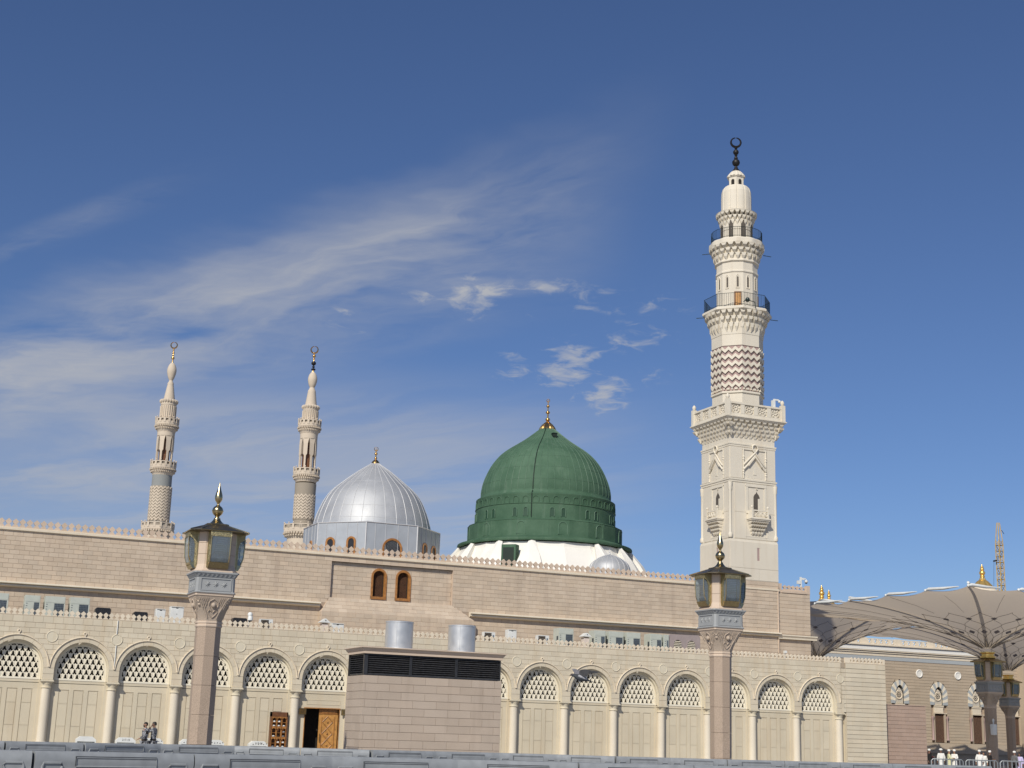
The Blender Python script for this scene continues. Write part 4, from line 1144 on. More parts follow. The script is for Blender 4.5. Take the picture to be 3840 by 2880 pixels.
# small silver dome
ss = thing('small_silver_dome', 'small silver ribbed dome in front of the green dome', 'dome', (37.55, 12.0, 11.0))
shell3 = interp([(1.44, 11.6), (1.43, 12.1), (1.39, 12.49), (1.23, 12.84), (.85, 13.16), (.42, 13.36), (.1, 13.44)], 4)
pr3 = [(a, z - 11.0) for a, z in shell3]
s = MB(); s.lathe([(1.44, 0.05)] + pr3, 48); part('dome_shell', s, M['silver'], ss, smooth=60)
r3 = MB(); rib_curve(r3, pr3, 0, (0, 0, 0), .014, 5, .006); r3m = r3.mesh('dome_rib', M['silver_rib'], 60)
for i in range(20): link('dome_rib', r3m, ss, (0, 0, 0), (0, 0, 2 * PI * i / 20))
s = MB(); finial_beads(s, (0, 0, 0), [(2.50, .07, 1), (2.64, .05, 1)], [(.05, 2.42), (.02, 2.7), (.005, 2.88)]); part('finial', s, M['silver_rib'], ss, smooth=50)

# ------------------------------------------------------------------ the main minaret
MC = (44.222, 6.765)
mn = thing('minaret', 'tall cream minaret with square carved shaft, railed balconies and mauve zigzag bands', 'minaret', (MC[0], MC[1], 6.2))
def ml(z): return z - 6.2
def msq(name, prof, mat=None, ch=0.0, parent=None):
    s = MB(); s.square([(h, ml(z)) for h, z in prof], ch=ch); return part(name, s, mat or M['minaret'], parent or mn)
def mlathe(name, prof, n, mat=None, rot=0.0, smooth=None, parent=None):
    s = MB(); s.lathe([(r_, ml(z)) for r_, z in prof], n, rot=rot); return part(name, s, mat or M['minaret'], parent or mn, smooth=smooth)
# granite faced foot, flush with the hall wall
msq('shaft_foot', [(1.80, 6.25), (1.80, 11.62)], M['joint_dark'])
mp = Pieces(mn, 'granite_block', M['pink'])
masonry(mp, MC[0] - 1.80, MC[0] + 1.80, 8.47, 11.6, 0.2435, 0.6, lambda u, d, z: (u, MC[1] - 1.80 - d, z), depth=.02)
masonry(mp, MC[0] - 1.80, MC[0] + 1.80, 6.75, 8.2, 0.2435, 0.6, lambda u, d, z: (u, MC[1] - 1.80 - d, z), depth=.02)
masonry(mp, -(MC[1] + 1.8), -(MC[1] - 1.8), 11.0, 11.6, 0.2435, 0.6, lambda u, d, z: (MC[0] - 1.80 - d, -u, z), depth=.02)
mp.done()
# shaft stages; panels of the stone facing are separate slabs
msq('shaft_base', [(1.80, 11.62), (1.80, 14.05), (1.765, 14.2)])
msq('shaft_middle', [(1.725, 14.2), (1.725, 17.86)])
msq('shaft_upper', [(1.725, 18.1), (1.725, 20.2)])
def facing(name, zs, us, h0, th=.02, mat=None):
    for f in (0, 1):
        for (u0, u1, z0, z1) in us:
            s = MB()
            if f == 0: s.box(u0, u1, -h0 - th, -h0, ml(z0), ml(z1))
            else: s.box(-h0 - th, -h0, -u1, -u0, ml(z0), ml(z1))
            part(name, s, mat or M['minaret'], mn)
g_ = .012
facing('facing_slab', 0, [(-1.79, 0.35 - g_, 11.66, 12.37), (.35, 1.79, 11.66, 12.37), (-1.79, -.8, 12.39, 14.04), (-.8 + g_, .20, 12.39, 14.04), (.42, 1.79, 12.39, 14.04), (.20, .42, 12.39, 12.9), (.20, .42, 13.72, 14.04)], 1.80)
for f in (0, 1):
    s = MB(); (s.box(.23, .39, -1.803, -1.79, ml(12.9), ml(13.72)) if f == 0 else s.box(-1.803, -1.79, -.39, -.23, ml(12.9), ml(13.72))); part('slit_window', s, M['chevron_dark'], mn)
def ledge(z0, z1, h, pr=.07):
    s = MB(); m_ = (z0 + z1) / 2
    s.square([(h, ml(z0)), (h + pr * .5, ml(z0 + .03)), (h + pr * .5, ml(m_)), (h + pr, ml(m_ + .02)), (h + pr, ml(z1 - .02)), (h, ml(z1))]); part('ledge', s, M['minaret_carved'], mn)
ledge(14.16, 14.24, 1.725, .04); ledge(17.84, 18.12, 1.725, .075); ledge(20.16, 20.42, 1.725, .06)
msq('shaft_neck', [(1.70, 20.4), (1.70, 20.9), (1.75, 21.0), (1.9, 21.3), (2.0, 21.9)])
facing('facing_slab', 0, [(-1.40, -.52, 14.26, 15.94), (-1.40, -.52, 15.96, 17.82), (1.0, 1.66, 14.26, 15.94), (1.0, 1.66, 15.96, 17.82), (-.50, .98, 14.26, 14.44)], 1.725)
# corner colonnettes
for (sx, sy) in ((-1, -1), (1, -1), (-1, 1)):
    s = MB(); cxx, cyy = sx * 1.70, sy * 1.70
    s.lathe([(.13, ml(14.26)), (.15, ml(14.3)), (.15, ml(14.5)), (.11, ml(14.56)), (.095, ml(14.62)), (.095, ml(17.3)), (.13, ml(17.38)), (.13, ml(17.6)), (.15, ml(17.7)), (.15, ml(17.83))], 12, (cxx, cyy, 0)); part('corner_colonnette', s, M['minaret_carved'], mn, smooth=40)
def face_mb(f):
    """returns function mapping (u right, d outward, z) to local coordinates on face f (0 front, 1 left)"""
    if f == 0: return lambda u, d, z: (u, -1.725 - d, ml(z))
    return lambda u, d, z: (-1.725 - d, -u, ml(z))
def fbox(s, F, u0, u1, d0, d1, z0, z1):
    s.prism([F(u0, d0, z0), F(u1, d0, z0), F(u1, d0, z1), F(u0, d0, z1)], [F(u0, d1, z0), F(u1, d1, z0), F(u1, d1, z1), F(u0, d1, z1)])
for f in (0, 1):
    F = face_mb(f)
    # ---- middle stage: opening with a small bracketed balcony
    s = MB(); poly = [(0.03, 15.9), (0.50, 15.9), (0.50, 17.0), (0.42, 17.15), (0.34, 17.22), (0.27, 17.36), (0.20, 17.22), (0.11, 17.15), (0.03, 17.0)]
    s.prism([F(a, .004, z) for a, z in poly], [F(a, -.05, z) for a, z in poly]); part('balcony_opening', s, M['shade'], mn)
    s = MB(); fbox(s, F, .36, .50, .0, .012, 15.9, 16.9); part('opening_reveal', s, M['minaret_carved'], mn)
    s = MB()
    for u0 in (-.48, .92): fbox(s, F, u0 - .08, u0 + .08, 0, .05, 15.9, 17.7)
    fbox(s, F, -.56, 1.0, 0, .06, 17.62, 17.82); s.ring(F(.27, .03, 17.52), .06, .02, 'y' if f == 0 else 'x', 12, 5)
    part('opening_surround', s, M['minaret_carved'], mn)
    s = MB(); fbox(s, F, -.46, .94, .0, .50, 15.42, 15.50); fbox(s, F, -.50, .98, .0, .55, 15.50, 15.58)
    b = part('small_balcony', s, M['minaret_carved'], mn)
    s = MB(); fbox(s, F, -.30, .78, .40, .46, 15.58, 15.64); fbox(s, F, -.30, .78, .40, .46, 16.02, 16.10)
    for u0 in (-.42, .78): fbox(s, F, u0, u0 + .12, .36, .48, 15.58, 16.2)
    for u0 in (-.36, .84): s.ball(F(u0, .42, 16.28), .085, 8, 6, 1.2)
    for q in range(4):
        uu = -.20 + q * .29; s.ring(F(uu, .43, 15.83), .12, .03, 'y' if f == 0 else 'x', 10, 5); s.ring(F(uu, .43, 15.83), .05, .02, 'y' if f == 0 else 'x', 8, 4)
    fbox(s, F, -.41, -.35, 0, .36, 15.59, 16.07); fbox(s, F, .83, .89, 0, .36, 15.59, 16.07)
    part('balcony_parapet', s, M['minaret_carved'], b)
    s = MB()
    for tier, (dz, dep, n_) in enumerate(((15.40, .46, 9), (15.18, .36, 7), (14.95, .25, 6), (14.74, .13, 4))):
        wd_ = .66 - tier * .07
        for q in range(n_):
            uu = .24 - wd_ + 2 * wd_ * (q + .5) / n_; hh = wd_ / n_ * .82
            A_ = [F(uu - hh, 0, dz), F(uu + hh, 0, dz), F(uu + hh, dep, dz), F(uu - hh, dep, dz)]; B_ = [F(uu - hh, 0, dz - .1), F(uu + hh, 0, dz - .1), F(uu + hh * .9, dep * .92, dz - .1), F(uu - hh * .9, dep * .92, dz - .1)]; C_ = [F(uu - hh * .2, 0, dz - .24), F(uu + hh * .2, 0, dz - .24), F(uu + hh * .1, dep * .45, dz - .22), F(uu - hh * .1, dep * .45, dz - .22)]
            s.rings([C_, B_, A_])
        fbox(s, F, .24 - wd_ * .95, .24 + wd_ * .95, 0, dep * .55, dz - .16, dz)
    o = part('stalactite_bracket', s, M['minaret_carved'], b)
    s = MB(); fbox(s, F, -.62, 1.1, .0, .03, 14.40, 14.46); fbox(s, F, -.62, -.56, 0, .03, 14.46, 15.42); fbox(s, F, 1.04, 1.1, 0, .03, 14.46, 15.42); part('bracket_frame', s, M['minaret_carved'], b)
    # ---- upper stage: pointed niche, knotted moulding
    for (u0, u1) in ((-1.70, -.80), (1.06, 1.70)):
        s = MB(); fbox(s, F, u0, u1, 0, .03, 18.14, 20.14); part('facing_slab', s, M['minaret'], mn)
    s = MB()
    for u0 in (-.72, .98):
        s.tube([F(u0, .03, 18.14), F(u0, .03, 20.14)], .045, 8)
        for zb in (18.45, 19.4, 19.55, 18.6): s.ball(F(u0, .03, zb), .075, 8, 6)
    fbox(s, F, -.78, 1.04, 0, .06, 20.02, 20.14)
    part('roll_moulding', s, M['minaret_carved'], mn, smooth=40)
    s = MB()
    nich = [(-.42, 18.2), (-.42, 18.95), (.12, 19.62), (.66, 18.95), (.66, 18.2)]
    s.prism([F(a, .006, z) for a, z in nich], [F(a, -.05, z) for a, z in nich]); part('niche_back', s, M['minaret'], mn)
    s = MB(); s.tube([F(-.72, .05, 18.72), F(-.44, .07, 19.0), F(.12, .07, 19.68), F(.68, .07, 19.0), F(.96, .05, 18.72)], .075, 8)
    s.tube([F(-.72, .05, 19.02), F(.15, .10, 19.88), F(.36, .09, 20.12), F(.28, .09, 20.34), F(.10, .09, 20.40), F(-.06, .09, 20.30), F(-.06, .09, 20.08), F(.12, .09, 19.88), F(.62, .08, 19.30), F(.94, .05, 18.98)], .06, 8)
    part('knot_moulding', s, M['minaret_carved'], mn, smooth=50)
    s = MB(); fbox(s, F, .02, .26, 0, .03, 18.42, 18.5); fbox(s, F, .05, .23, .008, .02, 18.5, 18.85); part('niche_window', s, M['minaret_carved'], mn)
    s = MB()
    # shallow canopy over the niche: deep reveal at the head
    s.prism([F(-.42, .0, 18.95), F(.12, .0, 19.62), F(.66, .0, 18.95), F(.60, 0, 18.93), F(.12, 0, 19.5), F(-.36, 0, 18.93)], [F(-.42, .16, 18.98), F(.12, .16, 19.66), F(.66, .16, 18.98), F(.60, .16, 18.96), F(.12, .16, 19.54), F(-.36, .16, 18.96)])
    part('niche_hood', s, M['minaret_carved'], mn)
# ---- square balcony with stalactites
def stalactites(s, ring, tiers, per, mat=None):
    """ring(t, off, k) -> (x, y) on a polygon grown by off; tiers: (z_top, z_bot, off)"""
def square_stal(s, tiers, n0):
    for ti, (zt, zb, h, hin) in enumerate(tiers):
        n_ = n0
        for side in range(4):
            for q in range(n_ + (1 if ti % 2 else 0)):
                u = (-1 + 2 * (q + (.5 if ti % 2 == 0 else 0)) / n_) * h
                u = max(-h + .01, min(h - .01, u))
                w_ = h / n_ * .80
                pts = []
                def P(uu, dd, z):
                    a = side * PI / 2; x, y_ = uu, -dd
                    return (x * math.cos(a) - y_ * math.sin(a), x * math.sin(a) + y_ * math.cos(a), ml(z))
                zm = zb + (zt - zb) * .55
                s.rings([[P(u - w_ * .12, hin, zb), P(u + w_ * .12, hin, zb), P(u + w_ * .12, hin + (h - hin) * .25, zb), P(u - w_ * .12, hin + (h - hin) * .25, zb)],
                         [P(u - w_ * .8, hin, zm), P(u + w_ * .8, hin, zm), P(u + w_ * .6, h * .985, zm), P(u - w_ * .6, h * .985, zm)],
                         [P(u - w_, hin, zt), P(u + w_, hin, zt), P(u + w_, h, zt), P(u - w_, h, zt)]])
s = MB(); square_stal(s, [(21.90, 21.62, 2.19, 1.85), (21.66, 21.38, 2.08, 1.78), (21.42, 21.12, 1.97, 1.70), (21.16, 20.86, 1.86, 1.66), (20.92, 20.66, 1.77, 1.62)], 10)
o = part('stalactite_cornice', s, M['minaret_carved'], mn); o['kind'] = 'stuff'
msq('balcony_slab', [(2.16, 21.88), (2.24, 21.93), (2.24, 21.97), (2.30, 22.0), (2.30, 22.06), (2.20, 22.09)], M['minaret_carved'])
for f in range(4):
    a = f * PI / 2
    s = MB()
    s.box(-2.1, 2.1, -2.16, -2.06, ml(22.09), ml(22.28)); s.box(-2.1, 2.1, -2.19, -2.03, ml(22.88), ml(23.0))
    for q in range(5):
        u = -2.02 + q * 1.01
        if 0 < q < 4: s.box(u - .15, u + .15, -2.17, -2.05, ml(22.28), ml(22.88))
    s.box(-1.95, -1.84, -2.16, -2.06, ml(22.28), ml(22.88)); s.box(1.84, 1.95, -2.16, -2.06, ml(22.28), ml(22.88))
    pr_ = part('balcony_parapet', s, M['minaret_carved'], mn, rot=(0, 0, a))
    for q in range(4):
        u = -1.515 + q * 1.01; r_ = MB(); zc = ml(22.58)
        r_.ring((u, -2.10, zc), .27, .035, 'y', 16, 5); r_.ring((u, -2.10, zc), .10, .03, 'y', 10, 5)
        for k in range(8):
            an = k * PI / 4; r_.tube([(u + .12 * math.cos(an), -2.10, zc + .12 * math.sin(an)), (u + .36 * math.cos(an + .2), -2.10, zc + .36 * math.sin(an + .2) * .85)], .03, 4)
        r_.box(u - .36, u + .36, -2.075, -2.065, ml(22.28), ml(22.88))
        part('rosette_panel', r_, M['minaret_carved'], pr_)
    s = MB(); s.box(-2.23, -1.95, -2.23, -1.95, ml(22.09), ml(23.16)); s.lathe([(.06, ml(23.16)), (.10, ml(23.2)), (.13, ml(23.3)), (.12, ml(23.4)), (.06, ml(23.48)), (.02, ml(23.52))], 10, (-2.09, -2.09, 0))
    part('corner_post', s, M['minaret_carved'], mn, rot=(0, 0, a))
# ---- octagonal stage with zigzag bands
r8 = math.cos(PI / 8)
def oc(name, prof, mat=None): return mlathe(name, [(r_ / r8, z) for r_, z in prof], 8, mat, PI / 8)
oc('octagon_foot', [(1.57, 22.1), (1.57, 23.83)])
oc('octagon_ledge', [(1.57, 23.80), (1.65, 23.86), (1.65, 23.98), (1.60, 24.0)], M['minaret_carved'])
oc('octagon_core', [(1.55, 23.9), (1.55, 27.4)], M['chevron_dark'])
oc('octagon_head', [(1.60, 27.08), (1.60, 27.9)])
s = MB()
for f in range(8):
    a = f * PI / 4
    for q in range(5):
        u = (-.5 + (q + .5) / 5) * 2 * 1.6 * math.tan(PI / 8)
        s.obox((math.cos(a) * 1.6 - math.sin(a) * u, math.sin(a) * 1.6 + math.cos(a) * u, ml(24.13)), (math.cos(a), math.sin(a), 0), (-math.sin(a), math.cos(a), 0), (0, 0, 1), .06, .10 if q % 2 else .04, .06)
part('fret_band', s, M['minaret_carved'], mn)
def zig(zc, amp, th, rr, name, mat, per=4):
    s = MB()
    for f in range(8):
        a = f * PI / 4; hwz = rr * math.tan(PI / 8); pts = []
        for q in range(2 * per + 1):
            pts.append((-hwz + 2 * hwz * q / (2 * per), (amp if q % 2 == 0 else -amp)))
        for q in range(2 * per):
            (u0, z0), (u1, z1) = pts[q], pts[q + 1]
            def P(u, z, d): return (math.cos(a) * (rr + d) - math.sin(a) * u, math.sin(a) * (rr + d) + math.cos(a) * u, ml(zc + z))
            A_ = [P(u0, z0 - th, 0), P(u1, z1 - th, 0), P(u1, z1 + th, 0), P(u0, z0 + th, 0)]; B_ = [P(u0, z0 - th, -.07), P(u1, z1 - th, -.07), P(u1, z1 + th, -.07), P(u0, z0 + th, -.07)]
            s.prism(A_, B_)
    return part(name, s, mat, mn)
for k in range(6): zig(24.42 + k * 0.475, .105, .115, 1.655, 'zigzag_band', M['minaret_carved'], 3)
# ---- octagonal balcony
def ring_stal(s, n_, tiers, r8f=1.0):
    for ti, (zt, zb, ro, rin) in enumerate(tiers):
        for q in range(n_):
            a = 2 * PI * (q + (.5 if ti % 2 else 0)) / n_; da = PI / n_ * .82
            zm = zb + (zt - zb) * .55
            def P(r_, aa, z):
                k = r_
                return (k * math.cos(aa), k * math.sin(aa), ml(z))
            s.rings([[P(rin, a - da * .15, zb), P(rin, a + da * .15, zb), P(rin + (ro - rin) * .25, a + da * .12, zb), P(rin + (ro - rin) * .25, a - da * .12, zb)],
                     [P(rin, a - da * .85, zm), P(rin, a + da * .85, zm), P(ro * .985, a + da * .6, zm), P(ro * .985, a - da * .6, zm)],
                     [P(rin, a - da, zt), P(rin, a + da, zt), P(ro, a + da, zt), P(ro, a - da, zt)]])
s = MB(); ring_stal(s, 32, [(29.42, 28.98, 2.20, 1.72), (29.02, 28.55, 2.02, 1.66), (28.60, 28.0, 1.86, 1.62)])
o = part('stalactite_ring', s, M['minaret_carved'], mn); o['kind'] = 'stuff'
oc('stalactite_core', [(1.62, 27.85), (1.66, 28.2), (1.78, 28.9), (1.95, 29.42)], M['minaret_carved'])
oc('octagon_slab', [(2.08, 29.40), (2.17, 29.46), (2.17, 29.58), (2.08, 29.66)], M['minaret_carved'])
def railing(n_, rad, z0, z1, bars):
    s = MB()
    P_ = lambda r_, a, z: (r_ * math.cos(a), r_ * math.sin(a), ml(z))
    cor = [2 * PI * (k + .5) / n_ for k in range(n_)]
    for z in (z0 + .08, z1):
        s.tube([P_(rad, a, z) for a in cor], .016, 5, True)
    return s, cor, P_
def railpart(n_, rad, z0, z1, bars):
    s, cor, P_ = railing(n_, rad, z0, z1, bars)
    rp = part('railing', s, M['rail'], mn)
    b = MB()
    for k in range(n_):
        p0, p1 = Vector(P_(rad, cor[k], 0)), Vector(P_(rad, cor[(k + 1) % n_], 0))
        for q in range(bars):
            p = p0.lerp(p1, q / bars)
            b.box(p.x - .007, p.x + .007, p.y - .007, p.y + .007, ml(z0), ml(z1))
    o = part('baluster', b, M['rail'], rp); o['kind'] = 'stuff'
railpart(8, 2.22, 29.66, 30.56, 14)
s = MB(); s.ball((-.62, -2.25, ml(30.0)), .16, 10, 6); s.tube([(-.62, -2.3, ml(29.95)), (-.2, -2.45, ml(29.85)), (-.15, -2.5, ml(29.4))], .03, 5); s.tube([(-.75, -2.3, ml(30.0)), (-.95, -2.3, ml(29.8))], .03, 5)
part('floodlight', s, M['rail'], mn)
for d_ in ((-1, -.3), (1, .0)):
    s = MB(); a = math.atan2(-math.sin(YAW) * d_[0], math.cos(YAW) * d_[0]); s.tube([(2.2 * math.cos(a), 2.2 * math.sin(a), ml(29.35)), (2.75 * math.cos(a), 2.75 * math.sin(a), ml(29.3))], .025, 5); part('boom_rod', s, M['rail'], mn)
    s = MB(); s.tube([(1.8 * math.cos(a), 1.8 * math.sin(a), ml(33.9)), (2.35 * math.cos(a), 2.35 * math.sin(a), ml(33.82))], .025, 5); part('boom_rod', s, M['rail'], mn)
# ---- twelve sided stage
r12 = 12
mlathe('polygon_shaft', [(1.41, 29.6), (1.41, 32.2), (1.47, 32.25), (1.47, 32.34), (1.41, 32.4), (1.41, 32.95), (1.52, 33.02), (1.52, 33.10), (1.44, 33.2)], r12, rot=PI / 12)
va2 = math.atan2(CAM.y - MC[1], CAM.x - MC[0])
base_a = round(va2 / (PI / 6)) * (PI / 6)
for k in range(-3, 4):
    a = base_a + k * PI / 6
    if k % 2 == 0: a2 = a
    s = MB(); rr = 1.41 * math.cos(PI / 12)
    def P(u, d, z): return (math.cos(a) * (rr + d) - math.sin(a) * u, math.sin(a) * (rr + d) + math.cos(a) * u, ml(z))
    pts = [(-.12, 31.1), (.12, 31.1), (.12, 31.9), (0, 32.08), (-.12, 31.9)]
    s.tube([P(u, .01, z) for u, z in pts], .03, 5, True)
    sw = part('lancet_window', s, M['minaret_carved'], mn)
    pts = [(-.06, 31.2), (.06, 31.2), (.06, 31.85), (0, 31.95), (-.06, 31.85)]
    s = MB(); s.prism([P(u, .012, z) for u, z in pts], [P(u, -.02, z) for u, z in pts]); part('window_pane', s, M['shade'], sw)
a = base_a
for a, nme in ((base_a - PI / 6 * 0 - PI / 12 * 0, 'balcony_door'), (base_a + PI / 6 * 3, 'balcony_door')):
    rr = 1.41 * math.cos(PI / 12)
    def P(u, d, z): return (math.cos(a) * (rr + d) - math.sin(a) * u, math.sin(a) * (rr + d) + math.cos(a) * u, ml(z))
    s = MB(); s.prism([P(u, .05, z) for u, z in ((-.24, 29.65), (.24, 29.65), (.24, 30.85), (-.24, 30.85))], [P(u, -.02, z) for u, z in ((-.24, 29.65), (.24, 29.65), (.24, 30.85), (-.24, 30.85))])
    dd = part(nme, s, M['wood_dark'], mn)
    s = MB(); s.prism([P(u, .06, z) for u, z in ((-.17, 29.7), (.17, 29.7), (.17, 30.75), (-.17, 30.75))], [P(u, .05, z) for u, z in ((-.17, 29.7), (.17, 29.7), (.17, 30.75), (-.17, 30.75))]); part('door_panel', s, M['wood_light'], dd)
# ---- round balcony
s = MB(); ring_stal(s, 24, [(34.22, 33.86, 1.88, 1.5), (33.90, 33.52, 1.72, 1.42), (33.56, 33.1, 1.60, 1.38)])
o = part('stalactite_ring', s, M['minaret_carved'], mn); o['kind'] = 'stuff'
mlathe('round_core', [(1.42, 33.05), (1.45, 33.5), (1.6, 34.22)], 24, M['minaret_carved'])
s = MB(); RR = []
for r_, z in ((1.70, 34.20), (1.84, 34.24), (1.84, 34.50), (1.70, 34.62), (1.2, 34.64)):
    RR.append([((r_ * (1 + .018 * math.cos(12 * 2 * PI * i / 72))) * math.cos(2 * PI * i / 72), (r_ * (1 + .018 * math.cos(12 * 2 * PI * i / 72))) * math.sin(2 * PI * i / 72), ml(z)) for i in range(72)])
s.rings(RR); part('lobed_slab', s, M['minaret_carved'], mn, smooth=30)
railpart(24, 1.72, 34.62, 35.32, 4)
mlathe('upper_shaft', [(1.07, 34.6), (1.07, 36.4)], 24, smooth=40)
for k in range(8):
    a = base_a + (k + .5) * PI / 4
    s = MB(); s.obox((math.cos(a) * 1.06, math.sin(a) * 1.06, ml(35.35)), (math.cos(a), math.sin(a), 0), (-math.sin(a), math.cos(a), 0), (0, 0, 1), .035, .155, .70); dd = part('arched_opening', s, M['shade'], mn)
    s = MB(); s.obox((math.cos(a) * 1.08, math.sin(a) * 1.08, ml(36.08)), (math.cos(a), math.sin(a), 0), (-math.sin(a), math.cos(a), 0), (0, 0, 1), .05, .2, .05); part('opening_lintel', s, M['minaret_carved'], dd)
s = MB(); s.ring((0, 0, ml(35.42)), 1.075, .025, 'z', 36, 5); part('shaft_ring', s, M['minaret_carved'], mn)
s = MB(); ring_stal(s, 24, [(36.66, 36.34, 1.40, 1.1), (36.38, 36.02, 1.26, 1.06), (36.06, 35.72, 1.16, 1.04)])
o = part('stalactite_ring', s, M['minaret_carved'], mn); o['kind'] = 'stuff'
mlathe('cap_slab', [(1.2, 36.62), (1.38, 36.66), (1.41, 36.72), (1.30, 36.78), (1.0, 36.8)], 32, M['minaret_carved'], smooth=40)
# ---- fluted bulb, lantern, cap
s = MB(); RR = []
for r_, z, amp in ((1.0, 36.76, .03), (1.03, 37.0, .035), (1.03, 37.9, .035), (1.01, 38.3, .035), (.94, 38.55, .035), (.80, 38.72, .03), (.60, 38.8, .02)):
    RR.append([((r_ * (1 - amp * abs(math.sin(10 * 2 * PI * i / 120)) ** .5 * 0 - amp * (1 if i % 12 in (0, 1) else 0))) * math.cos(2 * PI * i / 144), (r_ * (1 - amp * (1 if i % 12 in (0, 1) else 0))) * math.sin(2 * PI * i / 144), ml(z)) for i in range(144)])
s.rings(RR); part('fluted_bulb', s, M['minaret'], mn)
mlathe('lantern', [(.56, 38.74), (.56, 39.40), (.64, 39.44), (.64, 39.50), (.5, 39.52)], 6, rot=base_a)
for k in range(6):
    a = base_a + (k + .5) * PI / 3; rr = .56 * math.cos(PI / 6)
    s = MB()
    def P(u, d, z): return (math.cos(a) * (rr + d) - math.sin(a) * u, math.sin(a) * (rr + d) + math.cos(a) * u, ml(z))
    pts = [(-.12, 38.84), (.12, 38.84)] + [(.12 * math.cos(PI * i / 8), 39.12 + .13 * math.sin(PI * i / 8)) for i in range(9)]
    s.prism([P(u, .008, z) for u, z in pts], [P(u, -.03, z) for u, z in pts]); part('lantern_opening', s, M['dark'], mn)
s = MB(); RR = []
for r_, z in ((.62, 39.5), (.52, 39.68), (.36, 39.88), (.2, 39.98)):
    RR.append([(r_ * (1 + .04 * (-1) ** i) * math.cos(2 * PI * i / 32), r_ * (1 + .04 * (-1) ** i) * math.sin(2 * PI * i / 32), ml(z)) for i in range(32)])
s.rings(RR); part('lantern_cap', s, M['minaret'], mn)
s = MB(); s.lathe([(.28, ml(39.94)), (.27, ml(40.0)), (.14, ml(40.16)), (.09, ml(40.34))], 16)
finial_beads(s, (0, 0, 0), [(ml(40.61), .27, 1), (ml(41.38), .20, 1)], [(.09, ml(40.3)), (.09, ml(40.85)), (.13, ml(40.9)), (.13, ml(40.96)), (.07, ml(41.08)), (.11, ml(41.15)), (.07, ml(41.2)), (.05, ml(41.62)), (.11, ml(41.64)), (.04, ml(41.76))])
fo = part('finial', s, M['iron'], mn, smooth=50)
s = MB(); crescent(s, (0, 0, ml(42.12)), .34, .085, (math.cos(YAW), -math.sin(YAW))); part('crescent', s, M['iron'], fo, smooth=60)
s = MB(); s.box(1.42, 1.62, -2.0, -1.8, ml(23.0), ml(23.5)); s.box(1.5, 1.9, -2.0, -1.92, ml(23.5), ml(23.6)); s.ball((1.95, -1.96, ml(23.46)), .1, 8, 6); part('security_camera', s, M['whitepaint'], mn)

